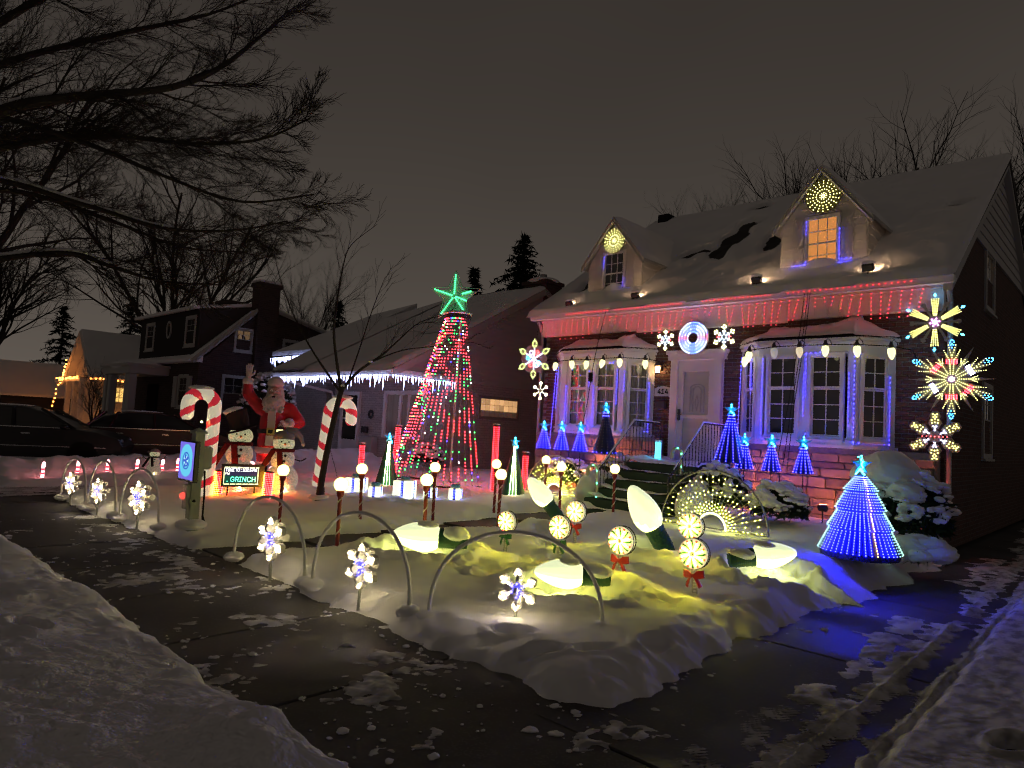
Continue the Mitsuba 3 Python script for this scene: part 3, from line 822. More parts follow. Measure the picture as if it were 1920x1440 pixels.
part(DK, 'arched_moulding', xf(upright(prism(unary_union([ap.buffer(.012), LineString([(x * 1.75, z + (.05 if z > .3 else 0)) for x, z in arch]).buffer(.01), LineString([(0, .02), (.035, .18), (0, .34), (-.035, .18), (0, .02)]).buffer(.008)]), .016)), mat(xd + .02, 12.7, 2.24)), 'm_trim_grey')
part(DK, 'storm_glass', (np.array([[-7.16, 12.672, 2.17], [-6.58, 12.672, 2.17], [-6.58, 12.672, 3.06], [-7.16, 12.672, 3.06]]), np.array([[0, 1, 2], [0, 2, 3]])), 'm_glass')
part(DK, 'storm_glass', (np.array([[-7.16, 12.672, 1.4], [-6.58, 12.672, 1.4], [-6.58, 12.672, 2.1], [-7.16, 12.672, 2.1]]), np.array([[0, 1, 2], [0, 2, 3]])), 'm_glass')
part(DK, 'handle', cat([box(-7.25, -7.2, 12.63, 12.66, 2.05, 2.28), cyl((-7.225, 12.6, 2.17), (-7.15, 12.6, 2.17), .01, 8)]), 'm_black_metal')

# steps and landing
ST = part(H, 'steps', cat([cbox(-7.62, -6.0, 11.3, 12.62, .1, 1.17, .012)]), 'm_green_paint', label='dark green painted front steps')
for i in range(5):
    y1, zt = 11.3 - .29 * i, 1.17 - .165 * (i + 1)
    part(ST, 'step', cbox(-7.62 - .02 * i, -6.0 + .02 * i, y1 - .29, y1 + .0, .05, zt, .012), 'm_green_paint')
    part(ST, 'step_snow', grid(-7.62, -6.0, y1 - .3, y1 - .01, .03, lambda X, Y: zt + .001 + .02 * ss(.42, .7, fb(X * 3, Y * 3, i, 4, i)) + .07 * ss(-7.35, -7.6, X) + .06 * ss(-6.25, -6.02, X) + .012), 'm_snow', True)
part(ST, 'landing_snow', grid(-7.62, -6.0, 11.28, 12.6, .03, lambda X, Y: 1.175 + .1 * fb(X * 2.4, Y * 2.4, 2, 4, 33) * ss(11.25, 11.4, Y) + .12 * ss(-7.2, -7.6, X) * fb(X * 5, Y * 5, 1, 3, 3)), 'm_snow', True)
for sg in (-1, 1):
    part(ST, 'snow_heap', lumpy(ball((-6.8 + sg * 1.05, 10.9, .55), (.25, .75, .42), 3), .1, 3, sg + 4), 'm_snow', True)


def railing(x):
    ms = []
    tops = [(x, 10.35, .98), (x, 11.5, 1.98), (x, 12.5, 1.96)]
    ms += [tube(tops, .017, 8), tube([(x, 10.35, .35), (x, 11.45, 1.27), (x, 12.5, 1.27)], .012, 6), cyl((x, 10.35, .2), (x, 10.35, .98), .016, 8), cyl((x, 12.5, 1.1), (x, 12.5, 1.96), .014, 8)]
    for y in np.arange(10.45, 12.46, .115):
        zt = np.interp(y, [t[1] for t in tops], [t[2] for t in tops]); zb = np.interp(y, [10.35, 11.45, 12.5], [.35, 1.27, 1.27])
        ms.append(cyl((x, y, zb), (x, y, zt), .0075, 5))
    k = part(H, 'railing', cat(ms), 'm_black_metal', label='black iron step railing')
    part(k, 'snow', tube([(x, 10.5, 1.135), (x, 11.0, 1.57), (x, 11.5, 2.0), (x, 11.9, 1.995), (x, 12.45, 1.985)], [.01, .018, .022, .016, .012], 8), 'm_snow', True)


railing(-7.55); railing(-6.06)
# small things on the front wall
LK = part(H, 'porch_light', cat([box(-7.79, -7.71, 12.66, 12.75, 3.06, 3.24), lathe([(.07, 3.2), (.085, 3.21), (.02, 3.3), (0, 3.31)], 8)]), 'm_black_metal')
scene[LK] = ply(cat([box(-7.79, -7.71, 12.66, 12.75, 3.1, 3.24), xf(lathe([(.0, 0), (.09, .0), (.03, .07), (0, .09)], 8), mat(-7.75, 12.62, 3.2)), xf(lathe([(0, 0), (.05, 0), (.05, .02), (0, .02)], 8), mat(-7.75, 12.62, 3.02))] + [cyl((-7.75 + .065 * math.cos(a), 12.62 + .065 * math.sin(a), 3.03), (-7.75 + .07 * math.cos(a), 12.62 + .07 * math.sin(a), 3.2), .005, 4) for a in (.4, 1.97, 3.5, 5.1)]), 'm_black_metal')
part(LK, 'lantern_glass', xf(lathe([(0, 0), (.04, 0), (.05, .13), (0, .14)], 10), mat(-7.75, 12.62, 3.04)), 'm_bulb', True, emit=(22, 12, 4.5))
k = part(H, 'house_number', upright(prism(Polygon([(-.2, -.11), (.2, -.11), (.2, .05), (.12, .09), (0, .11), (-.12, .09), (-.2, .05)]), .02)), 'm_siding', M=mat(-7.66, 12.72, 2.66), label='house number plaque reading 414')
tx = meshkit.text_mesh('414', .1, .006, True)
part(k, 'numerals', upright(tm(tx)), 'm_dark', M=mat(-7.66 - tx.vertices[:, 0].max() / 2, 12.699, 2.6))
part(H, 'mailbox', cat([cbox(-7.78, -7.56, 12.62, 12.74, 2.28, 2.42, .01), box(-7.79, -7.55, 12.6, 12.63, 2.4, 2.44)]), 'm_black_metal', label='small black mailbox')

# ---- pale brick neighbour with icicle lights
N = thing('brick_bungalow', 'pale brick bungalow with snowy roof, lit glass block window and icicle lights on its eaves', 'house')
NX, NEY, NEZ, NRY, NRZ = -14.56, 10.71, 3.1, 16.62, 6.33
ns = (NRZ - NEZ) / (NRY - NEY)
part(N, 'front_wall', cat([box(-20.4, -14.65, 12.7, 12.9, .2, 3.2), box(-22.4, -20.38, 13.3, 13.5, .2, 3.2)]), 'm_brick_pale')
part(N, 'side_wall', slab_poly([(12.9, .2), (12.9, 2.95), (22, 2.95), (22, .2)], 'x', -14.85, -14.65), 'm_brick_pale')
GK = part(N, 'gable', slab_poly([(NEY + .3, 2.93), (NEY + .3, NEZ), (NRY, NRZ - .16), (22.4, 3.15), (22.4, 2.93)], 'x', -14.85, -14.62), 'm_siding_grey')
ms = []
z = 2.95
while z < 6.0:
    y0, y1 = max(NEY + .35, NEY + (z + .14 - NEZ) / ns + .1), NRY + (NRZ - .1 - z) / ns - .05
    v, f = box(-14.62, -14.61, y0, y1, z, z + .12)
    v[(v[:, 2] < z + .06) & (v[:, 0] > -14.615), 0] += .013
    ms.append((v, f)); z += .122
part(GK, 'board', cat(ms), 'm_siding_grey', stuff=True)
RK = part(N, 'roof', cat([slab_poly([(NEY, NEZ - .12), (NEY, NEZ), (NRY, NRZ), (22.6, NEZ - .05), (22.6, NEZ - .17), (NRY, NRZ - .13)], 'x', -19.0, NX + .02),
                          (np.array([[-20.9, NEY, NEZ], [-19.0, NEY, NEZ], [-19.0, NRY, NRZ], [-21.5, 14.3, 5.06], [-20.9, NEY, NEZ - .12], [-19.0, NEY, NEZ - .12], [-19, NRY, NRZ - .12], [-21.5, 14.3, 4.9]]), _BF)]), 'm_shingle')
part(RK, 'snow', cat([roof_snow(-19.05, NX + .02, (NEY, NEZ), (NRY, NRZ), .12, .12, lambda X, S: hole(-15.7, 2.7, .5, .12)(X, S), 15, .03),
                      (np.array([[-20.95, NEY - .04, NEZ + .02], [-19.0, NEY - .04, NEZ + .02], [-19.0, NRY, NRZ + .11], [-21.55, 14.3, 5.13], [-20.95, NEY - .04, NEZ + .13], [-19.0, NEY - .04, NEZ + .13], [-19, NRY, NRZ + .13], [-21.55, 14.3, 5.2]]), _BF)]), 'm_snow', True)
part(N, 'rear_roof', (np.array([[-24.7, 12.5, 3.95], [-21.2, 12.5, 3.95], [-21.2, 16.6, 6.2], [-24.0, 16.6, 6.0], [-24.7, 12.5, 4.12], [-21.2, 12.5, 4.12], [-21.2, 16.6, 6.4], [-24.0, 16.6, 6.2]]), _BF), 'm_snow', label='snowy rear roof wing')
part(N, 'rear_wall', box(-24.5, -21.3, 12.9, 16, .2, 3.95), 'm_brick_pale')
part(N, 'fascia', cat([box(-20.95, NX + .03, NEY - .03, NEY + .012, NEZ - .2, NEZ - .02), box(NX + .022, NX + .05, NEY - .03, 12.7, NEZ - .2, NEZ - .02)]), 'm_trim')
part(N, 'rake_board', slab_poly([(NEY, NEZ - .02), (NRY, NRZ - .02), (22.6, NEZ - .1), (22.6, NEZ - .32), (NRY, NRZ - .24), (NEY, NEZ - .24)], 'x', NX + .024, NX + .06), 'm_trim_grey')
part(N, 'soffit', box(-20.9, NX, NEY + .02, 12.72, NEZ - .2, NEZ - .17), 'm_trim_grey')
k = part(N, 'door', cat([box(-19.9, -19.78, 12.62, 12.72, .68, 2.62), box(-18.92, -18.8, 12.62, 12.72, .68, 2.62), box(-19.78, -18.92, 12.621, 12.72, 2.5, 2.62), box(-19.78, -18.92, 12.66, 12.7, .68, 1.05), box(-19.78, -18.92, 12.66, 12.7, 1.7, 1.76)]), 'm_trim', label='white storm door of the bungalow')
part(k, 'pane', box(-19.78, -18.92, 12.67, 12.69, 1.05, 2.5), 'm_car_glass')
part(N, 'porch_step', cat([cbox(-20.1, -18.5, 12.1, 12.7, .2, .66, .01), cbox(-20.2, -18.4, 11.8, 12.1, .2, .45, .01)]), 'm_mortar')
k = part(N, 'picture_window', cat([box(-17.5, -17.38, 12.62, 12.72, 1.2, 2.65), box(-15.62, -15.5, 12.62, 12.72, 1.2, 2.65), box(-17.38, -15.62, 12.621, 12.72, 2.53, 2.65), box(-17.38, -15.62, 12.621, 12.72, 1.2, 1.32), box(-16.72, -16.62, 12.63, 12.72, 1.32, 2.53), box(-16.3, -16.24, 12.64, 12.72, 1.32, 2.53)]), 'm_trim')
for a, b in ((-17.38, -16.72), (-16.62, -16.3), (-16.24, -15.62)): part(k, 'pane', (np.array([[a, 12.66, 1.32], [b, 12.66, 1.32], [b, 12.66, 2.53], [a, 12.66, 2.53]]), np.array([[0, 1, 2], [0, 2, 3]])), 'm_glass')
part(k, 'curtain', box(-17.4, -15.6, 12.69, 12.699, 1.3, 2.55), 'm_curtain')
part(N, 'wall_medallion', xf(upright(tm(trimesh.creation.annulus(.06, .14, .03))), mat(-18.2, 12.68, 1.9)), 'm_black_metal')
part(N, 'mailbox', cbox(-18.55, -18.3, 12.58, 12.7, 1.3, 1.5, .01), 'm_black_metal')
part(N, 'utility_box', cbox(-18.35, -17.75, 12.45, 12.7, .55, 1.2, .02), 'm_grey_plastic')
part(N, 'downspout', tube([(-20.9, 10.75, 2.9), (-20.45, 12.6, 2.6), (-20.42, 12.66, 2.4), (-20.42, 12.66, .6), (-20.2, 12.3, .5)], .045, 8), 'm_trim')
k = part(N, 'glass_block_window', cat([box(-14.64, -14.6, 13.98, 15.72, 1.92, 2.0), box(-14.64, -14.6, 13.98, 15.72, 2.55, 2.62), box(-14.64, -14.6, 13.98, 14.05, 2.0, 2.55), box(-14.64, -14.6, 15.65, 15.72, 2.0, 2.55)]), 'm_mortar', label='lit glass block window')
for i in range(8):
    for j in range(3):
        v = lumpy(cbox(-14.635, -14.612, 14.06 + i * .199, 14.245 + i * .199, 2.01 + j * .18, 2.175 + j * .18, .01), .004, 9, i + j)
        lit = (.55, .3, .12) if j > 0 else (.02, .012, .006)
        w = NR.uniform(.5, 1.2)
        part(k, 'glass_block', v, 'm_clear_plastic', emit=[c * w for c in lit])
NC = thing('chimney', 'snow capped brick chimney rising behind the bungalow ridge', 'chimney')
part(NC, 'stack', cat([box(-15.5, -14.5, 16.6, 17.4, 4, 6.55), box(-15.56, -14.44, 16.54, 17.46, 6.5, 6.62)]), 'm_brick_dark')
part(NC, 'snow', lumpy(ball((-15, 17, 6.63), (.6, .5, .16), 3), .03, 3, 2), 'm_snow', True)
part(NC, 'flue', cyl((-15, 17, 6.6), (-15, 17, 6.9), .12, 10), 'm_grey_metal')

# ---- dark brick house with the wide dormer
Dk = thing('dark_house', 'dark unlit two storey brick house with tall gable chimney and white porch portico', 'house')
DX, DW = -25.5, -32.3
part(Dk, 'wall', cat([slab_poly([(10.15, .2), (10.15, 3.5), (12.5, 5.9), (17, 4.8), (17, .2)], 'x', DX - .35, DX - .1), box(DW, DX - .35, 10.15, 10.4, .2, 3.5)]), 'm_brick_dark')
part(Dk, 'dormer_wall', cat([box(DW + .1, DX - .5, 10.2, 10.4, 3.4, 5.55), slab_poly([(10.3, 3.6), (10.3, 5.5), (12.4, 5.95)], 'x', DX - .6, DX - .48)]), 'm_dark_wall')
part(Dk, 'roof', cat([slab_poly([(9.85, 3.5), (9.85, 3.62), (12.5, 6.1), (17.3, 4.85), (17.3, 4.75), (12.5, 5.95)], 'x', DX - .5, DX), slab_poly([(9.95, 5.5), (9.95, 5.62), (12.5, 6.12), (17.3, 4.85), (17.3, 4.7), (12.5, 5.98)], 'x', DW - .1, DX - .48), slab_poly([(9.75, 3.5), (9.75, 3.6), (10.25, 3.85), (10.25, 3.5)], 'x', DW - .1, DX - .01)]), 'm_snow')
part(Dk, 'rake_board', cat([tube([(DX + .02, 9.85, 3.5), (DX + .02, 12.3, 5.85)], .09, 4), tube([(DX + .02, 12.9, 5.85), (DX + .02, 17.3, 4.72)], .08, 4)]), 'm_trim_grey')
k = part(Dk, 'chimney', cat([box(DX - .5, DX + .12, 12.15, 13.0, 3, 6.75), box(DX - .56, DX + .18, 12.09, 13.06, 6.7, 6.86)]), 'm_brick_dark')
part(k, 'snow', cbox(DX - .56, DX + .18, 12.1, 13.05, 6.862, 6.97, .04), 'm_snow')
part(Dk, 'rear_chimney', cat([box(-31.2, -30.3, 13.0, 13.7, 5, 6.7), box(-31.3, -30.2, 12.9, 13.8, 6.6, 6.75)]), 'm_brick_dark')
for x, z, w, h in ((-26.75, 4.25, .75, .95), (-31.0, 4.25, .75, .95), (-26.9, 1.9, .7, 1.05)):
    window(Dk, mat(x, 10.2 if z > 3 else 10.15, z), w, h, 2, 2, 2, .12, back='m_dark', frame_mat='m_trim_grey')
part(Dk, 'oval_window', xf(upright(prism(Point(0, 0).buffer(1).difference(Point(0, 0).buffer(.78)), .05)), mat(-28.9, 10.2, 4.9) @ np.diag([.24, 1, .36, 1])), 'm_trim_grey')
part(Dk, 'shutter', cat([box(-27.75, -27.4, 10.08, 10.14, 1.8, 3.0), box(-26.4, -26.05, 10.08, 10.14, 1.8, 3.0)]), 'm_trim_grey')
window(Dk, mat(DX - .09, 11.75, 4.15, rz=PI / 2), .55, .75, 2, 2, 2, .09, lit=(.10, .06, .03), frame_mat='m_trim_grey')
window(Dk, mat(DX - .09, 11.5, 1.8, rz=PI / 2), .75, 1.25, 2, 2, 2, .09, back='m_dark', frame_mat='m_trim_grey')
window(Dk, mat(DX - .09, 13.7, 4.0, rz=PI / 2), .5, .7, 2, 2, 2, .09, back='m_dark', frame_mat='m_trim_grey')
k = part(Dk, 'portico', cat([box(-31.6, -28.4, 8.7, 10.15, 3.02, 3.32), box(-31.7, -28.3, 8.6, 10.15, 3.3, 3.4)]), 'm_trim_grey', label='white portico with columns')
part(k, 'snow', lumpy(ball((-30, 9.5, 3.35), (1.65, .9, .28), 3), .05, 2, 3), 'm_snow', True)
for x in (-31.4, -30.9, -28.9, -28.6): part(k, 'column', cat([cbox(x - .14, x + .14, 8.75, 9.03, .5, 3.02, .03)]), 'm_trim_grey')
part(k, 'floor', box(-31.7, -28.3, 8.6, 10.15, .1, .5), 'm_mortar')
part(Dk, 'door', cat([box(-30.4, -29.4, 10.06, 10.14, .5, 2.7)]), 'm_dark')

# ---- house strung with warm lights
O = thing('gabled_house', 'small gabled house at far left glowing orange with warm string lights', 'house')
ex, ey = -38.0, 10.2
part(O, 'wall', cat([slab_poly([(-42.4, 0), (-42.4, 3.0), (-40.2, 5.3), (-38.2, 3.2), (-38.2, 0)], 'y', 10.3, 18)]), 'm_siding')
part(O, 'roof', cat([slab_poly([(-42.8, 2.7), (-42.8, 2.85), (-40.2, 5.6), (-37.8, 3.1), (-37.8, 2.95), (-40.2, 5.4)], 'y', 9.9, 18.2)]), 'm_snow')
part(O, 'rake_board', tube([(-42.8, 9.9, 2.75), (-40.2, 9.9, 5.45), (-37.8, 9.9, 3.0)], .09, 4), 'm_trim')
k = part(O, 'window', cat([box(-38.2, -38.12, 11.0, 12.7, 1.9, 2.7)]), 'm_trim')
for i in range(6):
    for j in range(3): part(k, 'pane', box(-38.12, -38.1, 11.08 + i * .265, 11.3 + i * .265, 1.96 + j * .24, 2.16 + j * .24), 'm_bulb', emit=(.9, .55, .14))
part(O, 'porch_post', cat([box(-38.3, -38.1, 9.6, 9.8, 0, 3), box(-39.6, -39.4, 9.6, 9.8, 0, 3), box(-40.8, -40.6, 9.6, 9.8, 0, 3)]), 'm_trim')
window(O, mat(-40.2, 10.28, 3.4), .7, 1.1, 1, 1, 1, .1, back='m_dark')
part(O, 'porch_roof', box(-42.6, -38.0, 9.5, 10.3, 2.85, 3.02), 'm_snow')
G_ = thing('garage', 'dark garage with snowy gabled roof at the far left edge', 'garage')
part(G_, 'wall', slab_poly([(-47.5, 0), (-47.5, 2.2), (-46, 3.6), (-44.5, 2.2), (-44.5, 0)], 'y', 7.6, 13), 'm_dark_wall')
part(G_, 'roof', slab_poly([(-47.9, 2.0), (-47.9, 2.15), (-46, 3.95), (-44.1, 2.15), (-44.1, 2.0), (-46, 3.8)], 'y', 7.3, 13.2), 'm_snow')
part(G_, 'door', box(-47.2, -44.8, 7.54, 7.6, 0, 2.0), 'm_trim_grey')
G2 = thing('bungalow', 'dark low house with a wide snowy roof behind the car at far left', 'house')
part(G2, 'wall', slab_poly([(-62, 0), (-62, 2.2), (-57, 3.6), (-52, 2.2), (-52, 0)], 'y', 3, 16), 'm_dark_wall')
part(G2, 'roof', slab_poly([(-62.5, 2.0), (-62.5, 2.15), (-57, 3.9), (-51.5, 2.15), (-51.5, 2.0), (-57, 3.7)], 'y', 2.5, 16.5), 'm_snow')

# fence with snow across the end of the drive
Fn = thing('board_fence', 'dark board fence with snowy top rail behind the driveway', 'fence')
for i in range(26):
    part(Fn, 'board', box(-2.3 + i * .155, -2.155 + i * .155, 24.0, 24.03, .2, 1.45 + NR.normal(0, .01)), 'm_dark_wall')
part(Fn, 'rail', cat([box(-2.3, 1.75, 24.03, 24.1, .5, .6), box(-2.3, 1.75, 24.03, 24.1, 1.2, 1.3)]), 'm_dark_wall')
part(Fn, 'snow', tube([(-2.3 + i * .4, 24.02, 1.5 + NR.normal(0, .01)) for i in range(11)], .055, 8), 'm_snow', True)

# ------------------------------------------------------------------ trees and bushes


class Branches:
    def __init__(self, seed):
        self.seg, self.r = [], np.random.default_rng(seed)

    def line(self, pts, r0, r1):
        pts = np.asarray(pts, float)
        L = np.concatenate([[0], np.cumsum(np.linalg.norm(np.diff(pts, axis=0), axis=1))]) / np.linalg.norm(np.diff(pts, axis=0), axis=1).sum()
        for i in range(len(pts) - 1):
            self.seg.append((*pts[i], *pts[i + 1], r0 + (r1 - r0) * L[i], r0 + (r1 - r0) * L[i + 1]))
        return pts

    def smooth(self, pts, n=5):
        pts = np.asarray(pts, float)
        P = np.vstack([2 * pts[0] - pts[1], pts, 2 * pts[-1] - pts[-2]])
        out = []
        for i in range(1, len(P) - 2):
            for t in np.arange(n) / n:
                a, b, c, d = P[i - 1:i + 3]
                out.append(.5 * (2 * b + (c - a) * t + (2 * a - 5 * b + 4 * c - d) * t ** 2 + (3 * b - a - 3 * c + d) * t ** 3))
        return np.array(out + [pts[-1]])

    def sprout(self, p, d, L, r, depth, up=.1, wander=.16, kids=6, ang=.75, n=6, start=.2):
        g = self.r
        d = np.asarray(d, float) / np.linalg.norm(d)
        pts = [np.asarray(p, float)]
        dirs = []
        for k in range(n):
            d = d + g.normal(0, wander, 3) + np.array([0, 0, up])
            d /= np.linalg.norm(d)
            pts.append(pts[-1] + d * L / n); dirs.append(d)
        self.line(pts, r, max(r * .3, .0025))
        if depth > 0: self.kids(np.array(pts), L, r, depth, up, wander, kids, ang, start)

    def kids(self, pts, L, r, depth, up=.1, wander=.16, kids=6, ang=.75, start=.2):
        g = self.r
        for k in range(kids):
            t = start + (1 - start) * (k + g.random()) / kids
            x = t * (len(pts) - 1); i = min(int(x), len(pts) - 2)
            q = pts[i] + (pts[i + 1] - pts[i]) * (x - i)
            d = pts[i + 1] - pts[i]; d = d / np.linalg.norm(d)
            s = np.cross(d, g.normal(0, 1, 3)); s /= np.linalg.norm(s) + 1e-9
            a = ang * g.uniform(.6, 1.25)
            self.sprout(q, d * math.cos(a) + s * math.sin(a), L * g.uniform(.4, .68) * (1.1 - .5 * t), max(r * .5 * (1 - .4 * t), .003), depth - 1, up, wander, max(4, int(kids * .55)), ang, 5, .15)

    def mesh(self, lo=0, hi=9, n=3):
        s = np.array([q for q in self.seg if lo <= q[6] < hi])
        if not len(s): return None
        p0, p1, r0, r1 = s[:, :3], s[:, 3:6], s[:, 6], s[:, 7]
        d = p1 - p0; d /= np.linalg.norm(d, axis=1, keepdims=True) + 1e-9
        u = np.cross(d, np.where(np.abs(d[:, 2:]) < .9, [[0, 0, 1.0]], [[1.0, 0, 0]])); u /= np.linalg.norm(u, axis=1, keepdims=True)
        w = np.cross(d, u)
        a = np.arange(n) * 2 * PI / n
        ring = np.cos(a)[None, :, None] * u[:, None] + np.sin(a)[None, :, None] * w[:, None]
        v = np.concatenate([p0[:, None] + ring * r0[:, None, None], p1[:, None] + ring * r1[:, None, None]], 1).reshape(-1, 3)
        k = np.arange(n); b = np.arange(len(s))[:, None] * 2 * n
        A, B = b + k, b + (k + 1) % n
        return v, np.concatenate([np.stack([A, B, B + n], -1).reshape(-1, 3), np.stack([A, B + n, A + n], -1).reshape(-1, 3)])


def tree_parts(t, b, cut, m='m_bark'):
    if (q := b.mesh(cut, 9, 8)) is not None: part(t, 'trunk', q, m)
    part(t, 'branch', b.mesh(0, cut, 3), 'm_twig' if m == 'm_bark' else m, stuff=True)


# the big street tree whose boughs sweep in from the left
b = Branches(5)
trunk = b.smooth([(-13.2, -.6, -.1), (-13.15, -.55, 1.5), (-13.0, -.4, 3.2), (-13.0, -.1, 5.0), (-12.9, .2, 7.5), (-12.8, .5, 10)])
b.line(trunk, .33, .14)
limbs = [([(-13.0, -.3, 3.6), (-12.2, .7, 4.7), (-11.1, 1.56, 5.5), (-10.3, 2.27, 5.75), (-9.44, 3.1, 5.95), (-9.35, 3.8, 6.6), (-9.2, 4.5, 7.6)], .12),
         ([(-13.0, -.3, 3.1), (-14.0, 1.4, 3.75), (-12.87, 2.75, 4.12), (-12.5, 3.4, 4.0), (-12.2, 4.1, 3.85), (-11.8, 4.9, 3.9)], .085),
         ([(-13.0, -.2, 4.0), (-12.0, 1.6, 5.2), (-11.0, 2.7, 5.55), (-10.0, 3.6, 5.5), (-9.1, 4.2, 5.55), (-8.25, 4.45, 5.7)], .07),
         ([(-13.0, -.1, 3.8), (-12.6, 1.5, 4.9), (-11.9, 2.8, 4.75), (-11.2, 3.7, 4.5), (-10.5, 4.5, 4.55), (-9.9, 5.1, 4.75)], .065),
         ([(-12.95, .0, 4.6), (-12.0, 1.3, 5.6), (-11.0, 2.4, 5.4), (-10.2, 3.3, 5.0), (-9.6, 4.2, 4.75), (-8.8, 4.9, 4.9)], .06),
         ([(-12.95, .1, 5.4), (-11.6, 1.3, 6.6), (-10.4, 2.1, 7.3), (-9.6, 2.8, 7.6), (-9.1, 3.2, 8.0)], .08),
         ([(-12.9, .2, 6.4), (-11.5, .8, 7.8), (-10.2, 1.6, 8.9), (-9.0, 2.3, 9.6)], .08),
         ([(-12.95, .0, 4.4), (-13.4, 1.6, 5.6), (-13.2, 3.0, 6.3), (-12.6, 4.2, 6.4), (-11.6, 5.2, 6.5)], .08),
         ([(-12.95, .1, 5.2), (-13.3, 1.8, 7.0), (-12.6, 3.2, 7.9), (-11.5, 4.2, 8.3), (-10.4, 5.0, 8.8)], .08),
         ([(-13.0, -.2, 3.5), (-13.8, .9, 4.6), (-13.9, 2.2, 5.2), (-13.4, 3.4, 5.0), (-12.6, 4.5, 4.6), (-11.9, 5.4, 4.6)], .07)]
snowy = []
for k, (pts, r) in enumerate(limbs):
    P = b.smooth(pts, 4)
    b.line(P, r, .014)
    L = np.linalg.norm(np.diff(P, axis=0), axis=1).sum()
    b.kids(P[2:], L * .29, r * .38, 3, .012, .13, 25, .5, .05)
    if k in (0, 1, 3): snowy.append(tube(b.smooth(pts, 6)[3:20] + [0, 0, r * .75], np.linspace(r * .55, .012, 17) * (1 + .3 * NR.random(17)), 6))
t = thing('street_tree', 'big bare tree whose dark twiggy boughs sweep across the upper left of the sky', 'tree')
tree_parts(t, b, .03)
part(t, 'snow', cat(snowy), 'm_snow', True, label='snow lying along the lower boughs')


def bare_tree(label, base, h, spread, seed, stems=3, r=.16, depth=3, kids=6, lean=0.0, group=None):
    b = Branches(seed)
    base = np.array(base, float)
    g = b.r
    fork = base + [0, 0, h * .22]
    b.line([base, fork], r, r * .85)
    for k in range(stems):
        a = 2 * PI * k / stems + g.uniform(-.5, .5)
        d = np.array([math.cos(a) * spread, math.sin(a) * spread, 1.0])
        b.sprout(fork, d, h * .78 * g.uniform(.8, 1.0), r * .62, depth, .05, .1, kids, .62, 9, .2)
    t = thing('bare_tree', label, 'tree', group)
    tree_parts(t, b, .035)
    return t


for lab, p, h, s, sd, st in (('leafless tree furthest left above the house roof, behind the right dormer', (-13.0, 30.5, 0), 11.6, .32, 21, 4), ('slim leafless tree rising just behind the right dormer peak', (-11.2, 31, 0), 13.2, .18, 22, 3),
                             ('leafless tree behind the roof, between the slim one and the tallest', (-9.7, 32, 0), 12.6, .28, 23, 4), ('tallest leafless tree behind the right part of the roof ridge', (-7.6, 33, 0), 14.0, .3, 24, 5),
                             ('leafless tree at the right edge beyond the gable', (-3.6, 34, 0), 12.2, .3, 25, 4)):
    bare_tree(lab, p, h, s, sd, st, .2, 3, 15)
bare_tree('leafless tree leaning right between the tallest tree and the gable', (-5.6, 33, 0), 13.6, .36, 26, 4, .2, 3, 15)
bare_tree('wide leafless crown low behind the left part of the roof ridge', (-14.6, 31.5, 0), 11.4, .42, 27, 5, .18, 3, 15)
bare_tree('low bare tree crown showing above the middle of the snowy roof', (-15.5, 30, 0), 11.6, .3, 29, 4, .14, 3, 13)
for lab, p, h, s, sd in (('tall bare tree standing left of the dark house', (-27, 2.5, 0), 13.5, .4, 31), ('dark bare tree behind the car, nearest the left edge', (-24, .8, 0), 11.0, .3, 32),
                         ('bare tree behind the orange lit house', (-47, 18, 0), 15, .4, 33), ('bare tree over the dark house roof at left', (-40, 14, 0), 14, .4, 34)):
    bare_tree(lab, p, h, s, sd, 4, .24, 3, 10)
bare_tree('far bare tree crown between the dark house and the bungalow', (-36, 20, 0), 9.3, .35, 36, 5, .12, 3, 13)
bare_tree('small bare tree in front of the orange lit house', (-34.5, 9.3, .1), 3.1, .55, 37, 4, .07, 2, 12)

# the young leaning tree in the lawn
b = Branches(77)
T0 = b.line(b.smooth([(-11.01, 6.66, .2), (-10.9, 6.7, 1.07), (-10.76, 6.76, 1.94), (-10.68, 6.8, 2.3)], 5), .062, .045)
lm = [([(-10.7, 6.79, 2.18), (-10.76, 6.68, 2.75), (-10.79, 6.6, 3.3), (-10.74, 6.6, 3.9), (-10.66, 6.62, 4.47), (-10.57, 6.7, 4.85), (-10.21, 6.98, 5.24)], .032),
      ([(-10.7, 6.79, 2.15), (-11.06, 6.39, 2.86), (-11.31, 6.1, 3.48), (-11.5, 5.85, 4.2), (-11.62, 5.7, 4.9)], .024),
      ([(-10.68, 6.8, 2.25), (-10.46, 6.98, 2.59), (-10.17, 7.23, 2.88), (-9.96, 7.4, 3.15), (-9.6, 7.6, 3.5), (-9.2, 8.0, 3.7)], .03),
      ([(-10.6, 6.86, 2.4), (-10.45, 6.95, 3.0), (-10.27, 7.04, 3.7), (-10.1, 7.15, 4.3)], .018),
      ([(-10.3, 7.1, 2.75), (-9.9, 7.5, 3.0), (-9.4, 7.9, 3.1), (-8.9, 8.3, 3.2)], .016)]
for pts, r in lm:
    P = b.line(b.smooth(pts, 4), r, .005)
    b.kids(P, 1.5, r * .5, 2, .07, .1, 9, .5, .3)
t = thing('young_tree', 'young leaning bare tree in the lawn beside the right candy cane', 'tree')
tree_parts(t, b, .02)
part(t, 'snow', cat([ball((-10.68, 6.8, 2.3), (.05, .05, .035), 2), ball((-10.3, 7.1, 2.76), (.05, .03, .03), 2), ball((-11.0, 6.66, .27), (.18, .18, .05), 2)]), 'm_snow', True)


